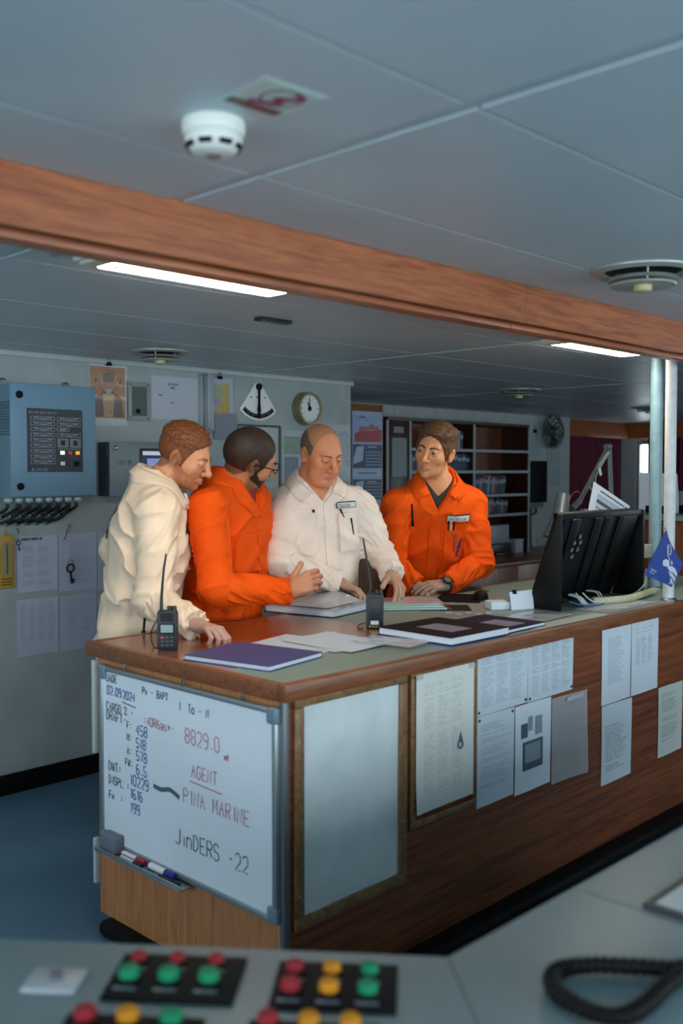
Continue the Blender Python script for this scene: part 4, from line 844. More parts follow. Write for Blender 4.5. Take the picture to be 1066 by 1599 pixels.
MB().lathe(fz.at(.5 * Wi, .66 * Hi), [(.105 * Wi, .0), (.1 * Wi, .0014), (0, .0016)], 18).build('face', mface, t)
MB().prism(fz, [(.39 * Wi, .60 * Hi), (.61 * Wi, .60 * Hi), (.55 * Wi, .52 * Hi), (.45 * Wi, .52 * Hi)], .0012, .002).build('beard', M('icon_beard', 'a59a8c', .5), t)
MB().prism(fz, [(.38 * Wi, .72 * Hi), (.62 * Wi, .72 * Hi), (.66 * Wi, .82 * Hi), (.5 * Wi, .88 * Hi), (.34 * Wi, .82 * Hi)], .0014, .0022).build('mitre', M('icon_mitre', '5a4a34', .4, .3, var=.4, scale=150), t)
for a in (.17, .83): MB().lathe(fz.at(a * Wi, .76 * Hi), [(.085 * Wi, 0), (.085 * Wi, .0006), (.07 * Wi, .0006)], 16, ring=True).build('medallion', M('icon_line'), t); MB().prism(fz, [((a - .04) * Wi, .70 * Hi), ((a + .04) * Wi, .70 * Hi), (a * Wi, .82 * Hi)], .0006, .0012).build('small_figure', M('icon_blue', '2b3c58', .5), t)
MB().sheet(fi.at(0, -.03, .006), Wi * 1.02, Hi * 1.08, .0006, 10, 12, lambda u, v: .004 * abs(math.sin(7 * u + 9 * v)) * (v > .8) + .001).build('plastic_sleeve', M('sleeve_gloss', 'e6ecef', .14, alpha=.07, coat=.5), t)
def clip(f, a, b, parent, s=1.):
    MB().prism(f.at(a, b, .004), [(-.016 * s, 0), (.016 * s, 0), (.009 * s, .018 * s), (-.009 * s, .018 * s)], 0, .012).build('binder_clip', m_black, parent)
    MB().tube([f.p(a - .01 * s, b + .018 * s, .01), f.p(a - .006 * s, b + .036 * s, .01), f.p(a + .006 * s, b + .036 * s, .01), f.p(a + .01 * s, b + .018 * s, .01)], .0018, 6).build('clip_handle', m_black, parent)
clip(fi, .5 * Wi, Hi * .98, t)
# small grey speaker box
g0 = onY(201, 656, YW - .02); g1 = onY(234, 598, YW - .02); fg = onwall(g0[0], g0[2], YW); Wg, Hg = g1[0] - g0[0], g1[2] - g0[2]
t = thing('speaker_box', (g0[0] + Wg / 2, YW, g0[2]), 'small grey metal speaker box right of the icon picture', 'speaker')
MB().box(fg, 0, Wg, 0, Hg, 0, .02).build('plate', M('box_grey', '8b9590', .45), t, .003)
MB().box(fg, .16 * Wg, .84 * Wg, .12 * Hg, .88 * Hg, .02, .0225).build('grille', M('box_dark', '55625e', .6, bump=.6, bscale=400), t)
for a in (.1, .9):
    for b in (.07, .93): MB().lathe(fg.at(a * Wg, b * Hg, .02), [(.004, 0), (.003, .0015), (0, .002)], 8).build('screw', m_black, t)
MB().lathe(fg.at(.42 * Wg, .24 * Hg, .0225), [(.013, 0), (.012, .006), (0, .007)], 16).build('knob', m_black, t)
# notice in a glossy sleeve
g0 = onY(236, 654, YW); g1 = onY(309, 592, YW); Wn, Hn = g1[0] - g0[0], g1[2] - g0[2]
fn = onwall(g0[0], g0[2], YW - .001); t = thing('sleeved_notice', (g0[0] + Wn / 2, YW, g0[2]), 'white notice in a glossy plastic sleeve on the wall', 'notice')
MB().box(fn, 0, Wn, 0, Hn, 0, .001).build('sheet', M('notice_white', 'b3bac6', .5), t)
mb = MB(); fq_ = fn.at(0, 0, .0012)
letters(mb, fq_, 'SOLAS TRAINING', .34 * Wn, .80 * Hn, .011, .0022, asp=.5, adv=.8); letters(mb, fq_, 'MANUAL', .40 * Wn, .72 * Hn, .011, .0022, asp=.5, adv=.8); letters(mb, fq_, 'Room:', .16 * Wn, .54 * Hn, .010, .002, asp=.5, adv=.8); letters(mb, fq_, 'Vessel', .4 * Wn, .38 * Hn, .009, .0018, asp=.5, adv=.8)
mb.build('lettering', M('notice_ink', '3c434f', .5), t, smooth=0)
MB().sheet(fn.at(-.01, -.015, .004), Wn + .02, Hn + .03, .0006, 14, 12, lambda u, v: .002 + .008 * max(0, .55 - v) * abs(math.sin(9 * u + 14 * v))).build('plastic_sleeve', M('sleeve_gloss'), t)
# hanging clipboards with chart
g0 = onY(309, 668, YW); g1 = onY(332, 588, YW)
t = thing('hanging_folders', (g0[0] + .05, YW, g0[2]), 'thick bundle of grey plastic pockets hanging on the wall', 'folder')
for k in range(5): MB().box(Fr((g0[0] + .011 * k, YW, g0[2] - .03 * (k % 2)), (1, .0, 0), (0, 0, 1)), 0, .042, 0, .29 + .02 * (k % 2), .001 + .006 * k, .0065 + .006 * k).build('pocket', M('pocket_%d' % (k % 3), ['7f8a93', '99a4ad', '6b757e'][k % 3], .3), t, .003)
g0 = onY(331, 672, YW - .02); g1 = onY(366, 592, YW - .02); fm2 = onwall(g0[0], g0[2], YW - .012).rot(1.5); Wm2, Hm2 = g1[0] - g0[0], g1[2] - g0[2]
t = thing('clipped_chart', (g0[0] + Wm2 / 2, YW, g0[2]), 'small coloured sea chart clipped up in a clear pocket', 'chart')
MB().box(fm2, 0, Wm2, 0, Hm2, 0, .003).build('pocket', M('pocket_white', 'a9b3c0', .35), t, .001, 1)
MB().box(fm2, .12 * Wm2, .82 * Wm2, .2 * Hm2, .88 * Hm2, .003, .0036).build('map_sea', M('map_sand', 'a9a078', .5, var=.1, scale=20), t)
for a0, a1, b0_, b1_, c in ((.12, .5, .66, .84, '8ea08c'), (.5, .82, .72, .88, 'b89b5c'), (.12, .40, .48, .62, '9a8fb0'), (.45, .82, .3, .6, 'b39a58'), (.12, .82, .2, .27, '8f6fa8')):
    MB().box(fm2, a0 * Wm2, a1 * Wm2, b0_ * Hm2, b1_ * Hm2, .0036, .0041).build('map_patch', M('map_' + c, c, .5), t)
MB().sheet(fm2.at(.02, -.05, .0045), Wm2, Hm2 * .5, .0006, 6, 6, lambda u, v: .003).build('lower_sheet', M('lower_sheet', '8f99a6', .3, alpha=.7), t)
clip(fm2, .4 * Wm2, Hm2 * .97, t)
# clinometer
cc = onY(403, 604, YW - .01); fcl = onwall(cc[0], cc[2], YW); Rr = cc[2] - onY(403, 657, YW - .01)[2]
t = thing('clinometer', (cc[0], YW, cc[2] - Rr), 'white quadrant clinometer with a black pointer on the wall', 'clinometer')
a0_, a1_ = math.radians(-90 - 46), math.radians(-90 + 46)
mwc = M('clino_white', 'e0e5e4', .4)
poly_ = [(0.02, .02), (-.02, .02)] + [(Rr * math.cos(a), Rr * math.sin(a)) for a in np.linspace(a0_, a1_, 24)]
MB().prism(fcl, poly_, 0, .012).build('plate', mwc, t, .003)
MB().lathe(fcl.at(0, 0, .012), [(Rr * .80, 0), (Rr * .80, .001), (Rr * .93, .001), (Rr * .93, 0)], 24, a0_ + .08, a1_ - .08).build('scale_band', m_black, t)
mb = MB()
for k in range(19):
    a = a0_ + .1 + (a1_ - a0_ - .2) * k / 18; g = Fr(fcl.p(Rr * .865 * math.cos(a), Rr * .865 * math.sin(a), .013), -math.sin(a) * fcl.u + math.cos(a) * fcl.v, math.cos(a) * fcl.u + math.sin(a) * fcl.v); g.n = fcl.n
    mb.box(g, -.0012, .0012, -.008, .008 if k % 3 == 0 else .0, 0, .0008)
mb.build('tick_marks', M('tick_grey', '8a949a', .5), t)
MB().lathe(fcl.at(0, 0, .012), [(.019, 0), (.019, .012), (.015, .015), (0, .015)], 20).build('pivot', m_black, t)
MB().prism(fcl.at(0, 0, .016), [(-.008, 0), (.008, 0), (.007, -Rr * .5), (.013, -Rr * .68), (.0, -Rr * .97), (-.013, -Rr * .68), (-.007, -Rr * .5)], 0, .006).build('pointer', m_black, t, .001, 1)
for a, b in ((-.055, -.06), (.05, -.06), (-.012, -.06)): MB().lathe(fcl.at(a, b, .012), [(.005, 0), (.004, .002), (0, .003)], 10).build('screw', m_black, t)
# clock
pc2 = onY(483, 638, YW - .05); fck = onwall(pc2[0], pc2[2], YW); Rc = .098
t = thing('wall_clock', (pc2[0], YW, pc2[2] - Rc), 'round brass ship clock on the wall above the bald man', 'clock')
MB().lathe(fck, [(Rc * .98, 0), (Rc, .01), (Rc * .97, .05), (Rc * 1.0, .055), (Rc * .97, .064), (Rc * .84, .064), (Rc * .80, .052), (0, .052)], 40).build('case', M('brass_old', '9c9270', .3, .85), t)
MB().disc(fck.at(0, 0, .052), Rc * .80, 0, .001, 32).build('dial', M('dial_white', 'd5dde0', .3), t)
mb = MB()
for k in range(12):
    a = k * math.pi / 6; g = fck.at(0, 0, .053); mb.ribbon([g.p(Rc * .62 * math.cos(a), Rc * .62 * math.sin(a)), g.p(Rc * .74 * math.cos(a), Rc * .74 * math.sin(a))], .005 if k % 3 == 0 else .003, fck.n)
mb.build('hour_marks', m_black, t, smooth=0)
for a, L_, w_ in ((math.radians(95), .6, .007), (math.radians(120), .42, .008)): mb = MB(); mb.ribbon([fck.p(-.015 * math.cos(a), -.015 * math.sin(a), .055), fck.p(Rc * L_ * math.cos(a), Rc * L_ * math.sin(a), .055)], w_, fck.n); mb.build('hand', m_black, t, smooth=0)
MB().lathe(fck.at(0, 0, .053), [(.016, 0), (.012, .004), (0, .005)], 14).build('hub', m_black, t)
# posters behind the men
GW = 'sheets posted on the back wall'
def wsheet(x0, y0, x1, y1, label, mat, name='notice_sheet', lift=.0, pins=0):
    a = onY(x0, y1, YW); b = onY(x1, y0, YW)
    return paper(name, a[0], b[0], a[2], b[2], YW - .001, label, mat, group=GW, lift=lift, pins=pins)
EM_ = wsheet(27, 835, 89, 926, 'emergency list sheet beside the yellow thermometer', print_mat('w1', 'a9b2c6', '4a5364', 34, 21, 2, .12, .9, .12, .82, .6))
wsheet(92, 831, 150, 924, 'text sheet behind the hanging key', print_mat('w2', 'a3adc2', '5a6376', 40, 22, 1, .36, .95, .12, .9, .5))
wsheet(26, 931, 90, 1027, 'table sheet at the lower left of the wall', print_mat('w3', 'a7b0c3', '566073', 46, 23, 4, .08, .95, .25, .92, .5))
wsheet(93, 926, 150, 1018, 'small-type sheet below the hanging key', print_mat('w4', 'a3adc2', '5a6376', 44, 24, 2, .2, .95, .3, .95, .5))
wsheet(152, 828, 215, 922, 'upper sheet partly hidden behind the bearded man', print_mat('w5', 'a0aabf', '5a6376', 44, 25, 1, .2, .95, .1, .95, .4))
wsheet(152, 925, 215, 1016, 'lower sheet partly hidden behind the bearded man', print_mat('w6', 'a0aabf', '5a6376', 44, 26, 1, .2, .95, .1, .95, .4))
mb = MB(); q0 = onY(33, 843, YW); letters(mb, onwall(q0[0], q0[2], YW - .004), 'EMERGENCY MUSTER LIST', .0, -.004, .012, .0022, asp=.5, adv=.55); mb.build('lettering', M('ink_dark'), EM_, smooth=0)
# poster with frame left of the bald man, foil sheets
def poster(x0, y0, x1, y1, label, spots, base, frame=None):
    a = onY(x0, y1, YW); b = onY(x1, y0, YW); Wq, Hq = b[0] - a[0], b[2] - a[2]; f = onwall(a[0], a[2], YW - .0005)
    t = thing('wall_poster', (a[0] + Wq / 2, YW, a[2]), label, 'poster', 'posters behind the crew')
    MB().box(f, 0, Wq, 0, Hq, 0, .002).build('sheet', base, t)
    for a0, a1, b0_, b1_, c in spots: MB().box(f, a0 * Wq, a1 * Wq, b0_ * Hq, b1_ * Hq, .002, .0026).build('print_block', M('poster_' + c, c, .4, var=.35, scale=70), t)
    MB().sheet(f.at(0, 0, .005), Wq, Hq, .0005, 10, 14, lambda u, v: .003 * abs(math.sin(5 * u + 12 * v))).build('plastic_cover', M('sleeve_gloss'), t)
    if frame:
        for q in ((-.012, 0, -.012, Hq + .012), (Wq, Wq + .012, -.012, Hq + .012), (0, Wq, -.012, 0), (0, Wq, Hq, Hq + .012)): MB().box(f, *q, 0, .01).build('frame_rail', frame, t)
mps = M('poster_paper', 'a9b3b8', .5)
poster(440, 673, 476, 860, 'foil-covered blue and green poster left of the bald man', [(.08, .9, .80, .95, '6f8f7a'), (.1, .7, .45, .78, '55708f'), (.1, .9, .1, .42, '8a97a4')], mps)
poster(372, 668, 434, 860, 'pale framed poster behind the man with glasses', [(.1, .9, .55, .9, 'a9a892'), (.1, .9, .1, .5, '98a3a0')], mps, M('frame_green', '3a4a48', .5))
poster(505, 664, 546, 860, 'pale poster between the clock and the calendar', [(.3, .95, .62, .95, '98a6b4'), (.1, .95, .05, .55, 'a08a6a')], mps)
poster(330, 712, 368, 850, 'pale blue sheet in a pocket below the sea chart', [(.05, .95, .70, .74, '6f7b8c'), (.05, .95, .55, .6, '7f8b9c')], M('poster_blue', '93a0b4', .5))
poster(398, 880, 452, 985, 'lower framed notice behind the pointing hand', [(.1, .9, .5, .92, '8d968f'), (.1, .9, .08, .45, '9aa29a')], mps, M('frame_green'))
# thermometer
q0 = onY(0, 920, YW - .015); q1 = onY(23, 836, YW - .015); fth = onwall(q1[0] - .08, q0[2], YW); Ht_ = q1[2] - q0[2]
t = thing('thermometer', (q1[0] - .04, YW, q0[2]), 'yellow wall thermometer at the left picture edge', 'thermometer')
my = M('thermo_yellow', 'b08a3c', .45, var=.08, scale=20)
MB().box(fth, 0, .078, 0, Ht_, 0, .014).build('case', my, t, .004)
MB().box(fth, .018, .060, .24 * Ht_, .88 * Ht_, .014, .0155).build('scale', M('thermo_scale', '8f8a66', .4), t)
MB().tube([fth.p(.04, .28 * Ht_, .018), fth.p(.04, .85 * Ht_, .018)], .003, 8).build('glass_tube', M('thermo_glass', '4c4f48', .1), t)
for k in range(10): MB().box(fth, .005, .014, (.28 + .055 * k) * Ht_, (.28 + .055 * k) * Ht_ + .002, .014, .0148).build('mark', m_black, t); MB().box(fth, .064, .073, (.28 + .055 * k) * Ht_, (.28 + .055 * k) * Ht_ + .002, .014, .0148).build('mark', m_black, t)
for k in range(3): MB().box(fth, .012, .066, (.06 + .055 * k) * Ht_, (.06 + .055 * k) * Ht_ + .006, .014, .0148).build('vent_slot', M('thermo_dark', '5c4a22', .5), t)
MB().tube([fth.p(.03, Ht_, .008), fth.p(.039, Ht_ + .03, .008), fth.p(.048, Ht_, .008)], .004, 6).build('hanger', my, t)
# keys
def key(px, py, top, label, s=1., mat=None):
    p = onY(px, py, YW - .02); f = onwall(p[0], p[2], YW - .02); q = onY(px, top, YW - .02); h = q[2] - p[2]
    t = thing('hanging_key', p, label, 'key'); mat = mat or M('key_iron', '23282d', .4, .6)
    MB().tube(arc((0, 0), .016 * s, 0, 2 * math.pi, 16, f)[:-1], .0042 * s, 6, True).build('bow', mat, t)
    MB().tube([f.p(0, -.016 * s, 0), f.p(.006 * s, -.065 * s, 0)], .005 * s, 8).build('shank', mat, t)
    MB().box(f, .004 * s, .016 * s, -.062 * s, -.045 * s, -.002, .002).build('bit', mat, t)
    MB().tube([f.p(0, .014 * s, 0), f.p(-.002, h * .5, .002), f.p(0, h, 0)], .0016, 6).build('cord', M('cord_grey', '8d969c', .5), t)
    MB().tube(arc((0, .026 * s), .010 * s, 0, 2 * math.pi, 10, f)[:-1], .0018, 5, True).build('split_ring', m_steel, t)
    MB().tube([f.p(0, h, .0), f.p(-.004, h + .012, .006), f.p(0, h + .018, -.004), f.p(0, h + .018, -.02)], .003, 6).build('hook', m_steel, t)
key(110, 887, 826, 'black iron key hanging on a cord over the wall sheets', 1.15)
key(29, 848, 832, 'small dark keys hanging beside the yellow thermometer', .55, M('key_small', '20263a', .4, .4))
MB_ = MB().tube(smoothpath([onY(105, 826, YW - .01), onY(103, 838, YW - .02), onY(99, 842, YW - .02)], 4), .003, 6).build('wall_hook', m_steel); tag(MB_, 'small steel hook left of the hanging iron key', 'hook')
# ================================================================ far area
# wooden panel with calendars
YP = 4.9; pl0 = onY(544, 700, YP)[0]; pl1 = onY(598, 700, YP)[0]
t = thing('wooden_locker', ((pl0 + pl1) / 2, YP + .2, 0), 'tall wooden locker carrying the ship calendar', 'locker')
w_lock = wood('wood_locker', '6b3d22', '96603a', (7, 7, .5), .42)
MB().box(W3, pl0, pl1, YP + .016, YFAR - .01, 0, 1.985).build('body', w_lock, t); MB().box(W3, pl0, pl1, YP, YP + .015, .08, 1.985).build('door', w_lock, t, .003); MB().lathe(onwall(pl0 + .03, 1.0, YP), [(.012, 0), (.012, .02), (0, .022)], 12).build('handle', m_steel, t)
def cal(py0, py1): a = onY(547, py1, YP); b = onY(597, py0, YP); return a, b
a, b = onY(549, 838, YP), onY(596, 644, YP); Wk, Hk = b[0] - a[0], b[2] - a[2]; fk2 = onwall(a[0], a[2], YP - .001)
t = thing('ship_calendar', (a[0] + Wk / 2, YP, a[2]), 'three-month wall calendar with a red ship picture', 'calendar')
MB().box(fk2, 0, Wk, 0, Hk, 0, .003).build('backing', M('cal_back', '9fb2d2', .45), t)
mcd = M('cal_navy', '33435f', .45); mcl = M('cal_pale', 'a9bcd8', .45); mcr = M('cal_red', 'a8343c', .45)
f3 = fk2.at(0, 0, .003)
MB().box(f3, .02 * Wk, .98 * Wk, .745 * Hk, .97 * Hk, 0, .001).build('ship_photo', M('cal_sky', '8fa6cc', .4), t)
MB().prism(f3, [(.06 * Wk, .755 * Hk), (.96 * Wk, .755 * Hk), (.98 * Wk, .86 * Hk), (.6 * Wk, .845 * Hk), (.3 * Wk, .85 * Hk), (.08 * Wk, .82 * Hk)], .001, .0018).build('hull_print', mcr, t)
MB().prism(f3, [(.2 * Wk, .85 * Hk), (.9 * Wk, .855 * Hk), (.86 * Wk, .885 * Hk), (.72 * Wk, .88 * Hk), (.66 * Wk, .905 * Hk), (.5 * Wk, .875 * Hk), (.26 * Wk, .88 * Hk)], .001, .0016).build('deck_print', M('cal_deck', 'b05a58', .45), t)
mb = MB(); letters(mb, f3.at(0, 0, .001), 'TRANSPORT OFFSHORE', .22 * Wk, .945 * Hk, .011, .002, asp=.4, adv=.45); letters(mb, f3.at(0, 0, .001), '2024', .46 * Wk, .925 * Hk, .010, .002); mb.build('lettering', mcd, t, smooth=0)
for k, (b0_, b1_) in enumerate(((.545, .735), (.29, .455), (.03, .2))):
    MB().box(f3, .02 * Wk, .98 * Wk, b0_ * Hk, b1_ * Hk, 0, .001).build('month_block', mcd, t)
    MB().prism(f3, [(.04 * Wk, (b0_ + .03) * Hk), (.34 * Wk, (b0_ + .06) * Hk), (.38 * Wk, b1_ * Hk - .01), (.14 * Wk, b1_ * Hk - .02), (.04 * Wk, (b0_ + .08) * Hk)], .001, .0016).build('photo_print', mcl, t)
    mb = MB()
    for r_ in range(5):
        for c in range(7): mb.box(f3, (.45 + .075 * c) * Wk, (.485 + .075 * c) * Wk, (b0_ + .02 + .026 * r_) * Hk, (b0_ + .031 + .026 * r_) * Hk, .001, .0016)
    mb.box(f3, .5 * Wk, .8 * Wk, b1_ * Hk - .022, b1_ * Hk - .014, .001, .0016); mb.build('day_numbers', mcl, t)
    if k < 2: MB().box(f3, .02 * Wk, .98 * Wk, (b0_ - .07) * Hk, (b0_ - .01) * Hk, 0, .0012).build('strip', mcl, t); MB().box(f3, .2 * Wk, .8 * Wk, (b0_ - .045) * Hk, (b0_ - .035) * Hk, .0012, .0018).build('strip_text', mcd, t)
# low cabinet and bookcase
YCB = 4.70
t = thing('low_cabinet', (7.2, 5.1, 0), 'low wooden cabinet below the bookcase', 'cabinet')
MB().box(W3, 5.62, 9.0, YCB + .02, YFAR - .005, .06, .70).build('body', w_case, t)
for k in range(5): MB().box(W3, 5.62 + .676 * k + .003, 5.62 + .676 * (k + 1) - .003, YCB, YCB + .019, .08, .695).build('door', wood('wood_door_%d' % k, '7d4b2b', 'a06a42', (7, 7, .5), .42), t, .003)
MB().box(W3, 5.60, 9.03, YCB - .02, YFAR - .003, .70, .73).build('cabinet_top', w_edge, t, .004)
MB().box(W3, 5.62, 9.0, YCB + .05, YFAR - .01, 0, .06).build('plinth', m_black, t)
YK = 5.16; Xk = [5.83, 6.11, 6.975, 7.83]; ZK0, ZK1 = .73, 1.9
t = thing('bookcase', (6.83, 5.3, ZK0), 'tall open dark-wood bookcase with grey shelf edges', 'bookcase')
MB().box(W3, Xk[0], Xk[3], YFAR - .03, YFAR - .005, ZK0, ZK1).build('back_board', w_case, t)
for x in Xk:
    MB().box(W3, x - .012, x + .012, YK + .01, YFAR - .03, ZK0, ZK1).build('upright', w_dark, t); MB().box(W3, x - .012, x + .012, YK, YK + .0099, ZK0, ZK1).build('upright_edge', m_shelf, t)
MB().box(W3, Xk[0], Xk[3], YK, YFAR - .03, ZK1, ZK1 + .025).build('top_board', w_dark, t)
SH = [1.682, 1.497, 1.285, 1.105]
for x0, x1 in ((Xk[1], Xk[2]), (Xk[2], Xk[3])):
    for z in SH:
        MB().box(W3, x0 + .012, x1 - .012, YK + .012, YFAR - .03, z - .02, z).build('shelf', w_case, t); MB().box(W3, x0 + .012, x1 - .012, YK + .002, YK + .012, z - .022, z + .002).build('shelf_edge', m_shelf, t)
MB().box(W3, Xk[0] + .012, Xk[1] - .012, YK + .002, YK + .02, ZK0, ZK1).build('closed_door', w_dark, t, .002)
dsh = MB().box(W3, Xk[0] + .05, Xk[1] - .05, YK - .002, YK + .002, 1.45, 1.76).build('door_notice', M('notice_dim', '66727a', .4), t); MB().box(W3, Xk[0] + .07, Xk[1] - .09, YK - .002, YK + .002, 1.80, 1.85).build('door_label', M('notice_dim'), t)
# books
bk_cols = ['1f2a45', '3a4a66', '2b4a44', '6f8394', '8c2f3f', '27303a', '46607c', '9aa8b0', '1c3a34', '7d8c99', 'a33a4c', '33415a']
ci = 0
def bookrow(x0, x1, z, zmax, lean, label, grp, cols=None, wmin=.022, wmax=.04):
    global ci
    x = x0; k = 0
    while x < x1:
        w_ = random.uniform(wmin, wmax); h = (zmax - z) * random.uniform(.78, .93); d = random.uniform(.16, .21); c = (cols or bk_cols)[ci % len(cols or bk_cols)]; ci += 1
        f = Fr((x, YK + .045, z + .003), (math.cos(lean), 0, -math.sin(lean)), (math.sin(lean), 0, math.cos(lean)))
        tb = thing('book', f.p(w_ / 2, 0, 0), label(k), 'book', grp)
        off = math.sin(lean) * w_
        fz = f.at(0, off if lean > 0 else 0)
        MB().box(fz, 0, w_, 0, h, -d, 0).build('cover', M('book_' + c, c, .45), tb, .002, 1)
        MB().box(fz, .003, w_ - .003, h - .004, h + .001, -d + .004, -.004).build('pages', m_page, tb)
        MB().box(fz, .004, w_ - .004, h * .6, h * .82, 0, .0008).build('spine_label', M('spine_label', 'a3aeb8', .5), tb)
        x += w_ / math.cos(lean) + .003; k += 1
ordn = ['first', 'second', 'third', 'fourth', 'fifth', 'sixth', 'seventh', 'eighth', 'ninth', 'tenth', 'eleventh', 'twelfth', 'thirteenth', 'fourteenth', 'fifteenth', 'sixteenth', 'seventeenth', 'eighteenth', 'nineteenth', 'twentieth', 'twenty-first', 'twenty-second', 'twenty-third', 'twenty-fourth', 'twenty-fifth']
bookrow(7.02, 7.48, SH[2], SH[1] - .03, .12, lambda k: ordn[k] + ' leaning book from the left on the upper book shelf', 'books on the upper book shelf')
bookrow(7.02, 7.52, SH[3], SH[2] - .03, .20, lambda k: ordn[k] + ' leaning book from the left on the lower book shelf', 'books on the lower book shelf')
bookrow(6.60, 6.94, SH[1], SH[0] - .02, 0., lambda k: ordn[k] + ' blue binder from the left behind the young officer', 'binders behind the young officer', ['20305f', '22335f', '1b2233', '1e2a4a'], .05, .07)
bookrow(6.62, 6.86, SH[0], ZK1 - .03, 0., lambda k: ordn[k] + ' pale binder from the left on the shelf top', 'pale binders on the top shelf', ['8f9aa2', 'a5afb6', '1b2028'], .03, .045)
bookrow(6.15, 6.3, SH[1], SH[0] - .02, 0., lambda k: ordn[k] + ' grey folder beside the dark bookcase door', 'grey folders by the bookcase door', ['aab4c4', '39435a', '20262e'], .03, .04)
# boxes below
def carton(x0, x1, z1, y0, col, label, name='paper_box'):
    t = thing(name, ((x0 + x1) / 2, y0 + .1, ZK0), label, 'box'); MB().box(W3, x0, x1, y0, y0 + .2, ZK0, z1).build('box', M('carton_' + col, col, .5), t, .004); MB().box(W3, x0 - .004, x1 + .004, y0 - .004, y0 + .204, z1, z1 + .02).build('lid', M('carton_' + col), t, .003)
carton(6.99, 7.24, .93, YK + .03, '9fa9b4', 'pale grey box on the low cabinet behind the officer')
t = thing('printer', (7.43, 5.28, ZK0), 'small black and white printer on the cabinet under the shelves', 'printer')
MB().box(W3, 7.26, 7.60, YK + .03, YK + .25, ZK0, .83).build('base', M('printer_dark', '23292f', .4), t, .01); MB().box(W3, 7.26, 7.60, YK + .06, YK + .26, .83, 1.0).build('paper_tray', M('printer_white', 'aab3ba', .4), t, .01); MB().box(W3, 7.30, 7.56, YK - .01, YK + .03, ZK0, .75).build('output_tray', M('printer_dark'), t, .004)
carton(7.64, 7.77, .84, YK + .02, 'b3bcc4', 'small white box at the right end of the low cabinet', 'small_box')
# wall: black box with cable, clipboard, fan, notices
Yz = YFAR
p0_, p1_ = onY(823, 785, Yz - .1), onY(852, 720, Yz - .1)
t = thing('wall_monitor', ((p0_[0] + p1_[0]) / 2, Yz, p0_[2]), 'flat black wall unit with a hanging cable right of the bookcase', 'monitor')
MB().box(W3, p0_[0], p1_[0], Yz - .12, Yz - .03, p0_[2], p1_[2]).build('case', m_black, t, .008); MB().box(W3, p0_[0] + .1, p1_[0] - .1, Yz - .03, Yz, p0_[2] + .1, p1_[2] - .1).build('bracket', m_steel, t); MB().box(W3, p0_[0] + .0, p1_[0] - .05, Yz - .11, Yz - .04, p0_[2] - .05, p0_[2]).build('lower_unit', M('unit_grey', '6b767d', .5), t, .004)
mcg = M('cable_grey', '3a444b', .5)
for dx in (-.04, .06): MB().tube(smoothpath([onY(832 + dx * 60, 790, Yz - .05), onY(831 + dx * 90, 800, Yz - .03), onY(828, 806, Yz - .02), onY(828, 830, Yz - .02), onY(829, 852, Yz - .02), onY(836, 866, Yz - .03), onY(852, 872, Yz - .04)], 5), .010, 6).build('cable', mcg, t)
def fsheet(x0, y0, x1, y1, label, mat):
    a = onY(x0, y1, Yz); b = onY(x1, y0, Yz); return paper('notice_sheet', a[0], b[0], a[2], b[2], Yz - .001, label, mat, group='sheets on the far wall')
o = fsheet(826, 676, 845, 715, 'clipped list above the black wall unit', print_mat('f1', 'a9b6bd', '5a6670', 14, 31, 1, .1, .9, .1, .9, .5)); clip(onwall(onY(834, 676, Yz)[0], onY(834, 676, Yz)[2], Yz), 0, 0, o, 2.)
fsheet(852, 694, 874, 728, 'upper pale sheet under the round fan', print_mat('f2', 'a3b2b4', '8398ac', 8, 32, 2, .1, .9, .1, .9, .5)); fsheet(852, 730, 874, 760, 'lower pale sheet under the round fan', print_mat('f3', 'a3b2b4', '7f8c92', 9, 33, 2, .1, .9, .1, .9, .5))
pf = onY(863, 674, Yz - .08); ff = onwall(pf[0], pf[2], Yz); Rf = .165
t = thing('wall_fan', (pf[0], Yz, pf[2] - Rf), 'round dark metal wall fan beside the curtains', 'fan')
MB().lathe(ff, [(.05, 0), (.05, .06), (.07, .08), (0, .08)], 18).build('mount', m_steel, t)
for r_, c in ((Rf, .10), (Rf * .8, .125), (Rf * .55, .138), (Rf * .3, .142), (Rf, .07)): MB().tube(arc((0, 0, c), r_, 0, 2 * math.pi, 28, ff)[:-1], .006, 6, True).build('guard_ring', M('fan_steel', '59625f', .3, .8), t)
for k in range(12): a = k * math.pi / 6; MB().tube([ff.p(.03 * math.cos(a), .03 * math.sin(a), .142), ff.p(Rf * .7 * math.cos(a), Rf * .7 * math.sin(a), .132), ff.p(Rf * math.cos(a), Rf * math.sin(a), .10)], .004, 5).build('guard_wire', M('fan_steel'), t)
for k in range(3):
    a = k * 2.094 + .5; e = ff.u * math.cos(a) + ff.v * math.sin(a); s_ = -ff.u * math.sin(a) + ff.v * math.cos(a); g = Fr(ff.p(0, 0, .1), e, s_ * .85 + ff.n * .5); MB().prism(g, [(.02, -.02), (Rf * .85, -.06), (Rf * .92, .03), (.02, .03)], -.002, .002).build('blade', M('fan_blade', '30373a', .3, .5), t)
MB().lathe(ff.at(0, 0, .08), [(.04, 0), (.04, .05), (.02, .066), (0, .066)], 16).build('hub', m_steel, t)
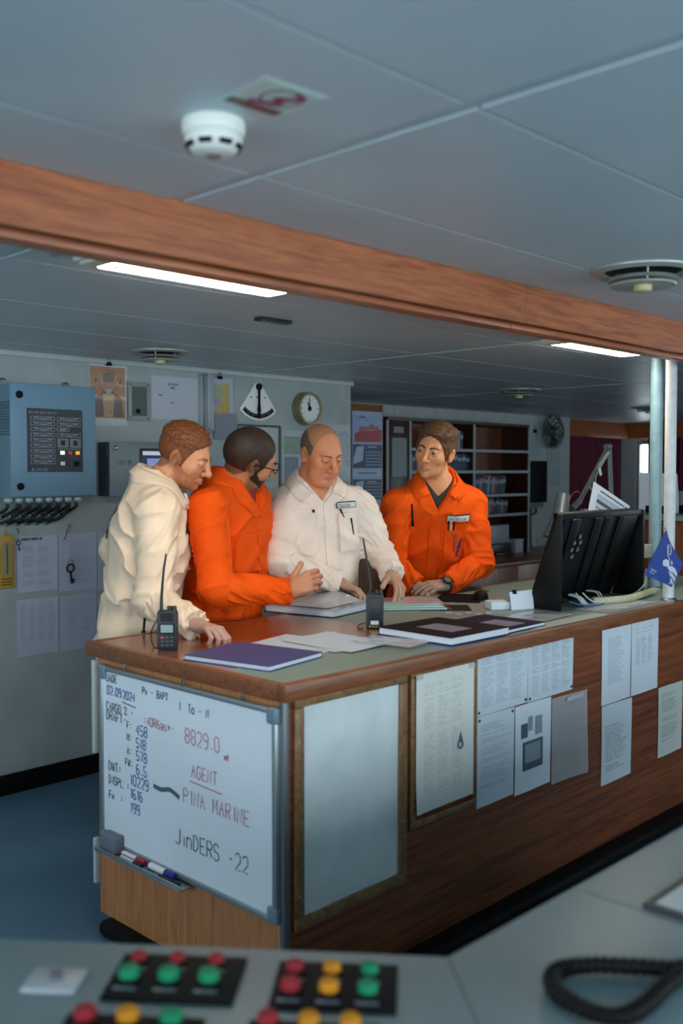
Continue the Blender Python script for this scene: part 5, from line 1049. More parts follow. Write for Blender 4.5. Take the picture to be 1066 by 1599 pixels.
# curtains
m_cur = M('curtain_maroon', '6a1e36', .75, var=.15, scale=4)
def curtain(p0, p1, z0, z1, label, n=10):
    p0 = np.array(p0); p1 = np.array(p1); d = p1 - p0; L_ = np.linalg.norm(d); d /= L_; nn = np.array((d[1], -d[0])); P = []; nx = n * 8; F_ = []
    for z in (z0, z1):
        for i in range(nx + 1):
            s_ = i / nx; off = .03 * math.sin(s_ * n * 2 * math.pi) + .01 * math.sin(s_ * n * 3.1 + 1); q = p0 + d * L_ * s_ + nn * off * (1 if z == z0 else .8); P.append((q[0], q[1], z))
    k = nx + 1
    for i in range(nx): F_.append((i, i + 1, k + i + 1, k + i))
    P2 = [(p[0] + nn[0] * .004, p[1] + nn[1] * .004, p[2]) for p in P]; K = len(P)
    F_ += [tuple(K + v for v in f[::-1]) for f in F_]
    t = thing('curtain', (p0[0], p0[1], z0), label, 'curtain', 'maroon curtains'); MB().add(P + P2, F_).build('cloth', m_cur, t); MB().tube([(p0[0], p0[1], z1 - .01), (p1[0], p1[1], z1 - .01)], .01, 8).build('rail', m_steel, t)
curtain((9.32, 5.72), (10.6, 5.72), .05, 1.90, 'maroon curtain hanging on the alcove wall beside the fan', 14)
curtain((10.62, 5.38), (10.62, 4.3), .05, 1.90, 'maroon curtain right of the bright window slit', 9)
curtain((10.62, 3.6), (10.62, 2.0), .05, 1.90, 'maroon curtain behind the white pole', 12)
# wooden console behind the poles with papers
XQ = 5.6; q0 = onX(1003, 804, XQ)
t = thing('side_console', (6.0, 2.4, 0), 'wooden console cabinet behind the poles', 'cabinet')
MB().box(W3, XQ + .02, 6.5, .9, q0[1] - .01, .06, q0[2] - .03).build('body', w_case, t)
for k in range(4): d0 = q0[1] - .012 - .5 * k; MB().box(W3, XQ, XQ + .02, d0 - .496, d0, .08, q0[2] - .034).build('door', wood('wood_sidedoor_%d' % k, '5b3119', '7f4a28', (7, 7, .5), .42), t, .003)
MB().box(W3, XQ - .02, 6.52, .9, q0[1], q0[2] - .03, q0[2]).build('worktop', M('worktop_grey', '8f9698', .45), t, .004); MB().box(W3, XQ + .05, 6.5, .9, q0[1] - .03, 0, .06).build('plinth', m_black, t)
ZQ = q0[2]
# sheets standing on it
a_ = onX(1000, 800, XQ + .25); b_ = onX(1045, 738, XQ + .25)
t = thing('standing_sheets', (XQ + .27, (a_[1] + b_[1]) / 2, ZQ), 'curled white sheets standing on the console behind the poles', 'paper')
fst = Fr((XQ + .25, a_[1], ZQ), (0, -1, 0), (0, 0, 1)); wst = a_[1] - b_[1]
for k in range(2): MB().sheet(fst.at(.05 * k, 0, -.03 * k).rot(-2 + 3 * k), wst, .26 - .01 * k, .001, 12, 10, lambda u, v, k=k: .03 * (1 - u) ** 2 + .02 * v * v).build('sheet', M('paper_white', 'cdd5dc', .5), t)
MB().box(fst, .02, wst, 0, .05, -.06, .02).build('stand', m_black, t)
t = thing('printer', (XQ + .5, onX(975, 780, XQ + .5)[1] - .1, ZQ), 'grey document tray beside the standing white sheets', 'tray')
p_ = onX(990, 790, XQ + .5); MB().box(W3, XQ + .35, XQ + .7, q0[1] - .14, q0[1] - .01, ZQ, ZQ + .05).build('base', m_black, t, .004); MB().prism(Fr((XQ + .5, q0[1] - .005, ZQ + .05), (0, -1, 0), (0, 0, 1)), [(.0, 0), (.13, 0), (.11, .09), (.03, .09)], -.1, .1).build('hood', M('tray_grey', '8f979c', .4), t, .004)
for k in range(3): MB().box(W3, XQ + .05 + .02 * k, XQ + .28, 2.05 - .35, 2.5 - .35, ZQ + .016 * k, ZQ + .016 * (k + 1) - .001).build('book_lying', M('lying_%d' % k, ['8a95a6', 'b9c2cc', '33405c'][k], .4)) if False else tag(MB().box(W3, XQ + .05 + .02 * k, XQ + .28, 2.0 - .02 * k, 2.42, ZQ + .016 * k, ZQ + .016 * (k + 1) - .0005).build('lying_book', M('lying_%d' % k, ['8a95a6', 'b9c2cc', '33405c'][k], .4), None, .002, 1), ['bottom grey book of the stack on the side console', 'middle pale book of the stack on the side console', 'top navy book of the stack on the side console'][k], 'book', 'books stacked on the side console')
# ================================================================ people
f32 = np.float32
_TAB = np.random.default_rng(11).random((32, 32, 32)).astype(f32)
def noise3(Q):
    i = np.floor(Q).astype(np.int32); t = (Q - i).astype(f32); t = t * t * (3 - 2 * t); i &= 31; j = (i + 1) & 31
    x0, y0, z0 = i.T; x1, y1, z1 = j.T; tx, ty, tz = t.T
    a = _TAB[x0, y0, z0] * (1 - tx) + _TAB[x1, y0, z0] * tx; b = _TAB[x0, y1, z0] * (1 - tx) + _TAB[x1, y1, z0] * tx
    c = _TAB[x0, y0, z1] * (1 - tx) + _TAB[x1, y0, z1] * tx; d = _TAB[x0, y1, z1] * (1 - tx) + _TAB[x1, y1, z1] * tx
    return (a * (1 - ty) + b * ty) * (1 - tz) + (c * (1 - ty) + d * ty) * tz
def A3(*v): return np.array(v, f32)
def smin(a, b, k):
    h = np.clip(.5 + .5 * (b - a) / k, 0, 1); return b * (1 - h) + a * h - k * h * (1 - h)
def smax(a, b, k): return -smin(-a, -b, k)
def sph(P, c, r): return np.sqrt(((P - A3(*c)) ** 2).sum(1)) - r
def cap(P, a, b, ra, rb=None):
    a = np.asarray(a, f32); b = np.asarray(b, f32); rb = ra if rb is None else rb; ab = b - a
    t = np.clip(((P - a) @ ab) / (ab @ ab + 1e-12), 0, 1)
    return np.sqrt(((P - a - t[:, None] * ab) ** 2).sum(1)) - (ra + (rb - ra) * t)
def ell(P, c, r):
    q = P - A3(*c); r = A3(*r); k0 = np.sqrt(((q / r) ** 2).sum(1)); k1 = np.sqrt(((q / (r * r)) ** 2).sum(1)) + 1e-9
    return k0 * (k0 - 1) / k1
def sstep(x, a, b): t = np.clip((x - a) / (b - a), 0, 1); return t * t * (3 - 2 * t)
def mesh_sdf(fn, lo, hi, h, slack=2.2):
    lo = np.asarray(lo, float); hi = np.asarray(hi, float); nb = np.maximum(1, np.ceil((hi - lo) / (4 * h)).astype(int)); n = nb * 4
    ax = [lo[k] + (np.arange(nb[k]) * 4 + 1.5) * h for k in range(3)]
    C = np.stack(np.meshgrid(*ax, indexing='ij'), -1).reshape(-1, 3).astype(f32)
    dc = fn(C).reshape(nb); V = np.repeat(np.repeat(np.repeat(dc, 4, 0), 4, 1), 4, 2)
    m = np.abs(dc) < 3.6 * h * slack; bi = np.argwhere(m)
    o = np.stack(np.meshgrid(*[np.arange(4)] * 3, indexing='ij'), -1).reshape(-1, 3)
    idx = (bi[:, None, :] * 4 + o[None]).reshape(-1, 3)
    V[idx[:, 0], idx[:, 1], idx[:, 2]] = fn((lo + idx * h).astype(f32))
    S = V < 0
    cs = np.zeros(n - 1, np.int8)
    for dx in (0, 1):
        for dy in (0, 1):
            for dz in (0, 1): cs += S[dx:n[0] - 1 + dx, dy:n[1] - 1 + dy, dz:n[2] - 1 + dz]
    act = np.argwhere((cs > 0) & (cs < 8)); K = len(act)
    vid = -np.ones(n - 1, np.int64); vid[act[:, 0], act[:, 1], act[:, 2]] = np.arange(K)
    acc = np.zeros((K, 3)); cnt = np.zeros(K)
    for k in range(3):
        o1, o2 = [q for q in range(3) if q != k]
        for a in (0, 1):
            for b in (0, 1):
                c0 = act.copy(); c0[:, o1] += a; c0[:, o2] += b; c1 = c0.copy(); c1[:, k] += 1
                v0 = V[c0[:, 0], c0[:, 1], c0[:, 2]]; v1 = V[c1[:, 0], c1[:, 1], c1[:, 2]]; cr = (v0 < 0) != (v1 < 0)
                t = np.where(cr, v0 / (v0 - v1 + (v0 == v1)), 0); p = c0.astype(float); p[:, k] += t; acc += p * cr[:, None]; cnt += cr
    verts = lo + acc / cnt[:, None] * h
    faces = []
    for k in range(3):
        o1, o2 = (k + 1) % 3, (k + 2) % 3
        s0 = [slice(None)] * 3; s1 = [slice(None)] * 3; s0[k] = slice(0, n[k] - 1); s1[k] = slice(1, n[k])
        a, b = S[tuple(s0)], S[tuple(s1)]; e = np.argwhere(a != b); fl = a[e[:, 0], e[:, 1], e[:, 2]]
        ok = (e[:, o1] > 0) & (e[:, o2] > 0) & (e[:, o1] < n[o1] - 1) & (e[:, o2] < n[o2] - 1); e = e[ok]; fl = fl[ok]
        q = []
        for da, db in ((-1, -1), (0, -1), (0, 0), (-1, 0)):
            c = e.copy(); c[:, o1] += da; c[:, o2] += db; q.append(vid[c[:, 0], c[:, 1], c[:, 2]])
        q = np.stack(q, 1); q[~fl] = q[~fl][:, ::-1]; faces.append(q)
    faces = np.concatenate(faces); faces = faces[(faces >= 0).all(1)]
    return verts, faces
def np_object(name, parts, mat, parent, cols=None):
    """parts: list of (verts world, faces); one mesh object"""
    off = wpos(parent); vs_ = []; fs = []; k = 0
    for v, f in parts: vs_.append(v - off); fs.append(f + k); k += len(v)
    v = np.concatenate(vs_).astype(f32); f = np.concatenate(fs).astype(np.int32)
    me = bpy.data.meshes.new(name); me.vertices.add(len(v)); me.vertices.foreach_set('co', v.ravel())
    me.loops.add(f.size); me.loops.foreach_set('vertex_index', f.ravel()); me.polygons.add(len(f))
    me.polygons.foreach_set('loop_start', np.arange(0, f.size, 4, dtype=np.int32)); me.polygons.foreach_set('use_smooth', np.ones(len(f), bool))
    me.update(calc_edges=True)
    if cols is not None:
        c = np.concatenate(cols); c = np.concatenate([c, np.ones((len(c), 1))], 1).astype(f32)
        at = me.color_attributes.new('Col', 'FLOAT_COLOR', 'POINT'); at.data.foreach_set('color', c.ravel())
    me.materials.append(mat); o = bpy.data.objects.new(name, me); COL.objects.link(o); o.parent = parent
    return o
def vcol_mat(name, rough=.5, sss=.0, bump=0., bscale=200., spec=.4):
    if name in MATS: return MATS[name]
    m, N, L, b = newmat(name); a = N.new('ShaderNodeVertexColor'); a.layer_name = 'Col'
    tc = N.new('ShaderNodeTexCoord'); n = N.new('ShaderNodeTexNoise'); n.inputs['Scale'].default_value = 45; n.inputs['Detail'].default_value = 4; L.new(tc.outputs['Object'], n.inputs['Vector'])
    mx = N.new('ShaderNodeMix'); mx.data_type = 'RGBA'; mx.blend_type = 'OVERLAY'; mx.inputs[0].default_value = .22; L.new(a.outputs[0], mx.inputs[6]); L.new(n.outputs['Fac'], mx.inputs[7]); L.new(mx.outputs[2], b.inputs['Base Color'])
    b.inputs['Roughness'].default_value = rough; b.inputs['Specular IOR Level'].default_value = spec
    if sss: b.inputs['Subsurface Weight'].default_value = sss; b.inputs['Subsurface Radius'].default_value = (.012, .005, .003); b.inputs['Subsurface Scale'].default_value = .6
    if bump:
        n2 = N.new('ShaderNodeTexNoise'); n2.inputs['Scale'].default_value = bscale; L.new(tc.outputs['Object'], n2.inputs['Vector']); bp = N.new('ShaderNodeBump'); bp.inputs['Strength'].default_value = bump; bp.inputs['Distance'].default_value = .002; L.new(n2.outputs['Fac'], bp.inputs['Height']); L.new(bp.outputs[0], b.inputs['Normal'])
    return m
def unit(v): v = np.asarray(v, float); return v / np.linalg.norm(v)
SKIN = vcol_mat('skin', .48, .12, .15, 350)
class Body:
    def __init__(s, **k):
        s.__dict__.update(k); s.neck = np.array(s.neck); s.pel = np.array(s.pel)
        s.L = np.linalg.norm(s.neck - s.pel); s.up = unit(s.neck - s.pel); a = math.radians(s.az)
        fr = np.array((math.cos(a), math.sin(a), 0)); s.front = unit(fr - s.up * (fr @ s.up)); s.left = np.cross(s.up, s.front)
        s.T = np.stack([s.left, s.front, s.up])          # rows: world -> torso
        s.tt = np.array([-.05, 0, .12, .22, .34, .5, .66, .8, .9, 1.0, 1.06]); w = np.array([.185, .19, .182, .168, .178, .188, .194, .185, .150, .085, .06]); d = np.array([.135, .14, .138, .128, .136, .14, .138, .125, .105, .08, .06])
        s.w = w * s.wide; s.d = d * s.deep + s.belly * np.exp(-((s.tt - .3) / .2) ** 2); s.cy = s.belly * .6 * np.exp(-((s.tt - .3) / .2) ** 2) - .012 * sstep(s.tt, .5, .9)
    def loc(s, P): return (P - s.pel.astype(f32)) @ s.T.T.astype(f32)
    def wld(s, q): return s.pel + np.asarray(q) @ s.T
    def torso(s, q):
        t = q[:, 2] / s.L; w = np.interp(t, s.tt, s.w).astype(f32); d = np.interp(t, s.tt, s.d).astype(f32); c = np.interp(t, s.tt, s.cy).astype(f32)
        k = (np.abs(q[:, 0] / w) ** 2.3 + np.abs((q[:, 1] - c) / d) ** 2.3) ** (1 / 2.3)
        r = (k - 1) * np.minimum(w, d) * .95
        return np.maximum(np.maximum(r, (t - 1.04) * s.L), (-.04 - t) * s.L)
    def arms(s, P, dr, cut=True):
        out = None
        for sh, el, wr in ((s.rs, s.re, s.rw), (s.ls, s.le, s.lw)):
            dirv = unit(wr - el); u = cap(P, sh, el, .073 - dr, .060 - dr * .9); fo = cap(P, el, wr, .060 - dr * .9, .047 - dr)
            if cut: fo = np.maximum(fo, ((P - wr.astype(f32)) @ dirv.astype(f32)))
            a = smin(u, fo, .02); out = a if out is None else np.minimum(out, a)
        return out
    def legs(s, P, dr):
        d = None
        for sg in (1, -1):
            h = s.pel + s.left * .09 * sg + np.array((0, 0, .02)); k = np.array((h[0] + s.front[0] * .02, h[1] + s.front[1] * .02, .46)); a = np.array((h[0], h[1], .07))
            x = smin(cap(P, h, k, .10 - dr, .082 - dr), cap(P, k, a, .082 - dr, .07 - dr), .03); d = x if d is None else np.minimum(d, x)
        return np.maximum(d, .06 - P[:, 2])
    def cover(s, P, vee=True, legs=True, arms=True):
        q = s.loc(P); d = s.torso(q)
        d = smin(d, cap(P, s.rs * .92 + s.ls * .08, s.ls * .92 + s.rs * .08, .07), .05)
        if arms: d = smin(d, s.arms(P, 0.), .03)
        if legs: d = smin(d, s.legs(P, 0.), .05)
        near = np.abs(d) < .04
        if near.any():
            Pn = P[near]; qn = q[near]; tn = qn[:, 2] / s.L
            add = np.zeros(len(Pn), f32); armw = np.zeros(len(Pn), f32)
            for sd, (sh, el, wr) in enumerate(((s.rs, s.re, s.rw), (s.ls, s.le, s.lw))):
                Lu = np.linalg.norm(el - sh); Lf = np.linalg.norm(wr - el); du, df = unit(el - sh).astype(f32), unit(wr - el).astype(f32)
                a1 = (Pn - sh.astype(f32)) @ du; a2 = (Pn - el.astype(f32)) @ df; du_ = cap(Pn, sh, el, .068); df_ = cap(Pn, el, wr, .055)
                use2 = df_ < du_; a = np.where(use2, Lu + a2, a1); dist = np.minimum(du_, df_)
                e1 = unit(np.cross(df, (.3, .2, 1))).astype(f32); e2 = np.cross(df, e1).astype(f32)
                ax_ = np.where(use2[:, None], el.astype(f32) + a2[:, None] * df, sh.astype(f32) + a1[:, None] * du); rv = Pn - ax_; th_ = np.arctan2(rv @ e2, rv @ e1) + a * (9 if sd else -9)
                g = np.stack([a * 13, 2.1 * np.cos(th_), 2.1 * np.sin(th_)], 1) + sd * 9.3 + s.seed; gr_ = np.stack([a * 30, 1.2 * np.cos(th_), 1.2 * np.sin(th_)], 1) + sd * 4.1 + s.seed
                n = (1 - np.abs(2 * noise3(g) - 1)) ** 2.6; nr = (1 - np.abs(2 * noise3(gr_) - 1)) ** 2.2; n2 = noise3(g * A3(.5, .8, .8) + 5)
                amr = .0005 + .013 * np.exp(-((a - Lu) / .06) ** 2) + .009 * np.exp(-((a - Lu - Lf) / .05) ** 2); amp = .012
                w = sstep(-dist, -.03, .0); add += w * ((n - .35) * amp + (nr - .3) * amr + (n2 - .5) * .014); armw = np.maximum(armw, w)
            tw = 1 - armw
            g = np.stack([qn[:, 0] * 7 + s.seed, qn[:, 1] * 7, qn[:, 2] * 13 + qn[:, 0] * 9 * np.sign(qn[:, 0])], 1)
            n = (1 - np.abs(2 * noise3(g) - 1)) ** 2.6; g2 = np.stack([qn[:, 0] * 26, qn[:, 1] * 26 + s.seed, qn[:, 2] * 7], 1); n2 = noise3(g2)
            add += tw * ((n - .35) * .016 + (n2 - .5) * (.007 + .014 * np.exp(-((tn - .26) / .10) ** 2)))
            d[near] -= add
        if vee:
            t0 = s.vee0; t = q[:, 2] / s.L; wv = s.veew * np.clip((t - t0) / (1 - t0), 0, 1.4); sw = np.maximum(np.maximum(np.abs(q[:, 0] - s.veex * (1 - t)) - wv, (t0 - t) * s.L), -q[:, 1] - .0)
            hole = np.maximum(np.sqrt(q[:, 0] ** 2 + (q[:, 1] - .01) ** 2) - .070, (.93 - t) * s.L)
            d = smax(d, -np.minimum(sw, hole), .004)
        return d
    def project(s, xz, off=.004, back=False):
        """points (x, t) of the chest, marched onto the cloth along the front axis"""
        xz = np.asarray(xz, float); n = len(xz); y = np.full(n, -.4 if back else .4); sg = 1 if back else -1
        for _ in range(60):
            P = s.wld(np.stack([xz[:, 0], y, xz[:, 1] * s.L], 1)).astype(f32); d = s.cover(P, False, False, False); y += sg * np.clip(d - off, -.02, .03) * .8
        return s.wld(np.stack([xz[:, 0], y, xz[:, 1] * s.L], 1))
    def patch(s, name, x0, x1, t0, t1, mat, parent, off=.004, th=.006, nu=10, nv=10, poly=None, back=False, shear=0.):
        g = [((x0 + (x1 - x0) * i / nu) + shear * (j / nv), t0 + (t1 - t0) * j / nv) for j in range(nv + 1) for i in range(nu + 1)]
        P1 = s.project(g, off, back); P0 = s.project(g, off - th - .006, back); K = len(g); F = []
        for j in range(nv):
            for i in range(nu): a = j * (nu + 1) + i; F.append((a, a + 1, a + nu + 2, a + nu + 1)); F.append((K + a, K + a + nu + 1, K + a + nu + 2, K + a + 1))
        edge = [i for i in range(nu + 1)] + [(j + 1) * (nu + 1) + nu for j in range(nv)] + [nv * (nu + 1) + i for i in range(nu - 1, -1, -1)] + [j * (nu + 1) for j in range(nv - 1, 0, -1)]
        for q in range(len(edge)): a, b = edge[q], edge[(q + 1) % len(edge)]; F.append((b, a, K + a, K + b))
        return MB().add(list(P1) + list(P0), F).build(name, mat, parent, smooth=50)
    def poly(s, name, pts, mat, parent, off=.006, th=.004, n=6):
        """curved polygon patch (fan of strips between two edge polylines): pts = (edgeA, edgeB) lists of (x, t)"""
        A, B = [np.array(q, float) for q in pts]; m = len(A); g = [(A[i] * (1 - k / n) + B[i] * k / n) for i in range(m) for k in range(n + 1)]
        P1 = s.project(g, off); P0 = s.project(g, off - th - .005); K = len(g); F = []
        for i in range(m - 1):
            for k in range(n): a = i * (n + 1) + k; F.append((a, a + 1, a + n + 2, a + n + 1)); F.append((K + a, K + a + n + 1, K + a + n + 2, K + a + 1))
        edge = list(range(n + 1)) + [(i + 1) * (n + 1) + n for i in range(m - 1)] + [(m - 1) * (n + 1) + k for k in range(n - 1, -1, -1)] + [i * (n + 1) for i in range(m - 2, 0, -1)]
        for q in range(len(edge)): a, b = edge[q], edge[(q + 1) % len(edge)]; F.append((b, a, K + a, K + b))
        return MB().add(list(P1) + list(P0), F).build(name, mat, parent, smooth=50)
# ---------------------------------------------------------------- head
def head_rot(az, pitch, roll):
    a, p, r = map(math.radians, (az, pitch, roll)); f0 = np.array((math.cos(a), math.sin(a), 0)); l0 = np.array((-math.sin(a), math.cos(a), 0)); u0 = np.array((0, 0, 1.))
    f = f0 * math.cos(p) - u0 * math.sin(p); u = u0 * math.cos(p) + f0 * math.sin(p)
    return np.stack([l0 * math.cos(r) - u * math.sin(r), f, u * math.cos(r) + l0 * math.sin(r)])     # rows: left, front, up
def skull(P, h):
    d = ell(P, (0, -.012, .028), (.074, .096, .088)); d = smin(d, ell(P, (0, .026, -.028), (.057 * h.fw, .062, .088)), .03)
    return d
def face_sdf(P, h):
    Pm = P.copy(); Pm[:, 0] = np.abs(Pm[:, 0])
    d = skull(P, h)
    d = smin(d, ell(P, (0, .030, -.078), (.047 * h.jaw, .052, .036)), .025)
    d = smin(d, sph(P, (0, .074, -.097), .0155), .02)
    d = smin(d, sph(Pm, (.041 * h.fw, .056, -.022), .022), .022)
    d = smin(d, cap(Pm, (0, .080, .026), (.034, .071, .028), .013, .012), .014)
    d = smax(d, -sph(Pm, (.032, .0985, .003), .0155), .013)
    if h.fat: d = smin(d, ell(P, (0, .035, -.10), (.055, .05, .03)), .02); d = smin(d, sph(Pm, (.045, .045, -.062), .02), .03)
    # lids
    lid = sph(Pm, (.031, .0785, .004), .0146); zo = P[:, 2] - .004 + (Pm[:, 0] - .031) * .12
    lid = np.maximum(lid, np.minimum(h.lid_up - zo, zo + h.lid_lo)); d = smin(d, lid, .005)
    # nose
    d = smin(d, cap(P, (0, .087, .020), (0, .110 * h.nose, -.026), .0078, .0115), .010); d = smin(d, sph(P, (0, .1135 * h.nose, -.030), .0125), .007)
    d = smin(d, sph(Pm, (.0138, .0985, -.0345), .0092), .005); d = smax(d, -sph(Pm, (.0062, .105, -.0425), .0038), .003)
    # mouth
    d = smin(d, cap(Pm, (0, .0945, -.0605), (.022, .0865, -.064), .0058, .0042), .006); d = smin(d, cap(Pm, (0, .0935, -.0724), (.018, .0865, -.069), .0070, .0045), .006)
    d = smax(d, -cap(Pm, (0, .1025, -.0663), (.024, .091, -.0665), .0024, .002), .003)
    # crease from nose to mouth
    d = smax(d, -cap(Pm, (.019, .0965, -.036), (.030, .085, -.058), .0022, .002), .006)
    # ears
    q = Pm - A3(.076, -.010, -.002); c_, s_ = math.cos(.45), math.sin(.45); q = np.stack([q[:, 0] * c_ + q[:, 1] * s_, -q[:, 0] * s_ + q[:, 1] * c_, q[:, 2] + .15 * q[:, 1]], 1)
    e = ell(q, (0, 0, 0), (.0075, .0185, .031)); e = smin(e, ell(q, (0, .006, -.026), (.007, .009, .010)), .006); e = smax(e, -ell(q, (.008, .004, .002), (.007, .010, .017)), .004)
    d = smin(d, e, .006)
    return d
def skin_cols(P, h):
    """albedo by place on the face: P in head space"""
    Pm = P.copy(); Pm[:, 0] = np.abs(Pm[:, 0]); c = np.tile(np.array(lin(h.skin)[:3]), (len(P), 1))
    def mix(c, col, w): w = np.clip(w, 0, 1)[:, None]; return c * (1 - w) + np.array(lin(col)[:3]) * w
    red = np.exp(-(sph(P, (0, .11, -.03), 0) / .022) ** 2) * .35 + np.exp(-(sph(Pm, (.045, .07, -.03), 0) / .025) ** 2) * .28 + np.exp(-(sph(Pm, (.08, -.01, 0), 0) / .03) ** 2) * .4
    c = mix(c, h.red, red)
    lip = np.minimum(cap(Pm, (0, .0945, -.0605), (.020, .087, -.064), .0045, .003), cap(Pm, (0, .0935, -.0715), (.017, .087, -.069), .006, .004)); c = mix(c, h.lip, sstep(-lip, -.003, .0005) * .9)
    st = sstep(-P[:, 2], .035, .055) * sstep(P[:, 1], .0, .03) * (lip > .002) * sstep(P[:, 2], -.135, -.11); st2 = np.maximum(st, 0)
    zb = np.interp(P[:, 1], [-.02, .0, .02, .045, .07, .085, .1], h.bz); st2 = sstep(zb - P[:, 2], -.008, .012) * sstep(P[:, 1], -.012, .008) * sstep(lip, .0005, .004) * sstep(P[:, 2], -.135, -.112) * (.75 + .5 * (noise3(P * 260) - .5))
    if h.stub: c = mix(c, h.stubc, st2 * h.stub)
    zo = P[:, 2] - .004 + (Pm[:, 0] - .031) * .12; near = np.exp(-((sph(Pm, (.031, .0785, .004), .0146)) / .004) ** 2)
    c = mix(c, '3a241a', near * np.exp(-((zo - h.lid_up - .0008) / .0016) ** 2) * .8); c = mix(c, h.red, near * np.exp(-((zo + h.lid_lo + .002) / .004) ** 2) * .3)
    if h.scalp: c = mix(c, h.scalp, sstep(P[:, 2] - np.interp(P[:, 1], h.hy, h.hz), -.004, .006) * .8)
    return c
def rect(v): return v
class Obj: pass
def build_head(B, t, h):
    Rm = head_rot(h.az, h.pitch, h.roll); O = np.array(h.pos); nb = (B.neck - B.up * .03 - O) @ Rm.T; S = h.scale
    nbs = nb / S
    def toW(v): return O + (v * S) @ Rm
    def body(P):
        d = face_sdf(P, h); d = smin(d, cap(P, (0, -.022, -.045), nbs, .053 * h.neckw, .060 * h.neckw), .018)
        W = (O + (P.astype(float) * S) @ Rm).astype(f32); tr = B.torso(B.loc(W)) / S + .02
        return smin(d, tr, .03)
    lo = np.array((-.11, -.14, -.20)); hi = np.array((.11, .14, .135)); ext = nbs
    lo = np.minimum(lo, ext - np.array((.11, .11, .10))); hi = np.maximum(hi, ext + np.array((.11, .13, .0)))
    v, f = mesh_sdf(body, lo, hi, .0024); cols = skin_cols(v.astype(f32), h)
    # eyes
    for sg in (1, -1):
        c = np.array((.031 * sg, .0788, .004)); gz = unit(h.gaze); n1, n2 = 18, 24; vs_ = []; cs_ = []
        e1 = unit(np.cross(gz, (0, 0, 1))); e2 = np.cross(e1, gz)
        for i in range(n1 + 1):
            th = math.pi * i / n1
            for j in range(n2):
                ph = 2 * math.pi * j / n2; vs_.append(c + .0129 * (gz * math.cos(th) + (e1 * math.cos(ph) + e2 * math.sin(ph)) * math.sin(th))); cs_.append((.01, .01, .01) if th < .17 else (lin(h.iris)[:3] if th < .54 else (.42, .38, .35)))
        fs = np.array([(i * n2 + j, i * n2 + (j + 1) % n2, (i + 1) * n2 + (j + 1) % n2, (i + 1) * n2 + j) for i in range(n1) for j in range(n2)])[:, ::-1]
        np_object('eye', [(toW(np.array(vs_)), fs)], vcol_mat('eye_surface', .3, 0, 0, 1, .25), t, [np.array(cs_)])
    # eyebrows
    mh = hair_mat(h.hairname, h.hairc)
    mbrow = hair_mat(h.hairname + '_brow', h.browc)
    for sg in (1, -1):
        def raybrow(x, z):
            P = np.array([[x, .13, z]], f32)
            for _ in range(30): P[:, 1] -= np.clip(face_sdf(P, h), -.01, .02)
            return P[0].astype(float)
        pts = [raybrow(sg * x, z) for x, z in ((.012, .021), (.02, .0245), (.03, .027), (.04, .0255), (.048, .0195))]
        pp = [toW(p + np.array((0, .0008, 0))) for p in smoothpath(pts, 4)]; n = len(pp)
        MB().tube(pp, [.0042 * (1 - .75 * (i / (n - 1)) ** 1.5) * h.brow for i in range(n)], 8, up=Rm[2], flat=.9).build('eyebrow', mbrow, t)
    # hair
    def hair(P):
        d = skull(P, h); Pm_ = np.abs(P[:, 0]); zl = np.interp(P[:, 1], h.hy, h.hz).astype(f32)
        m = (zl - P[:, 2]) * .8 + (noise3(P * 190) - .5) * .010
        if h.fringe: m = np.maximum(m, h.fringe(P))
        ear = np.sqrt(((P[:, 1] + .008) / .8) ** 2 + (P[:, 2] + .006) ** 2) - .030; m = np.where(Pm_ > .045, np.maximum(m, -ear), m)
        return smax(d - h.thick(P), m, .005)
    v2, f2 = mesh_sdf(hair, (-.115, -.15, -.10), (.115, .15, .165), .0026)
    if len(f2): np_object('hair', [(toW(v2), f2)], mh, t)
    if h.beard:
        def beard(P):
            Pm = P.copy(); Pm[:, 0] = np.abs(Pm[:, 0]); d = face_sdf(P, h); zb = np.interp(P[:, 1], [-.02, .0, .02, .045, .07, .085, .1], h.bz).astype(f32)
            lip = np.minimum(cap(Pm, (0, .094, -.061), (.020, .087, -.064), .0065, .005), cap(Pm, (0, .093, -.0715), (.017, .087, -.069), .0085, .006))
            m = np.maximum(np.maximum(P[:, 2] - zb, -.002 - P[:, 1]), -lip); m = np.maximum(m, -.125 - P[:, 2]); m = np.maximum(m, (-.085 - .5 * (P[:, 1] - .06)) - P[:, 2])
            m = np.maximum(m, sph(P, (0, .1, -.036), .0) * -1 + .012)
            n = noise3(P * A3(330, 330, 160)); return smax(d - h.beard * (.2 + 1.2 * n), m + (noise3(P * 200) - .5) * .008, .006)
        v3, f3 = mesh_sdf(beard, (-.1, -.02, -.135), (.1, .13, .02), .0024)
        if len(f3): np_object('beard', [(toW(v3), f3)], hair_mat(h.hairname + '_beard', h.beardc), t)
    return toW, (toW(v), f), cols, Rm
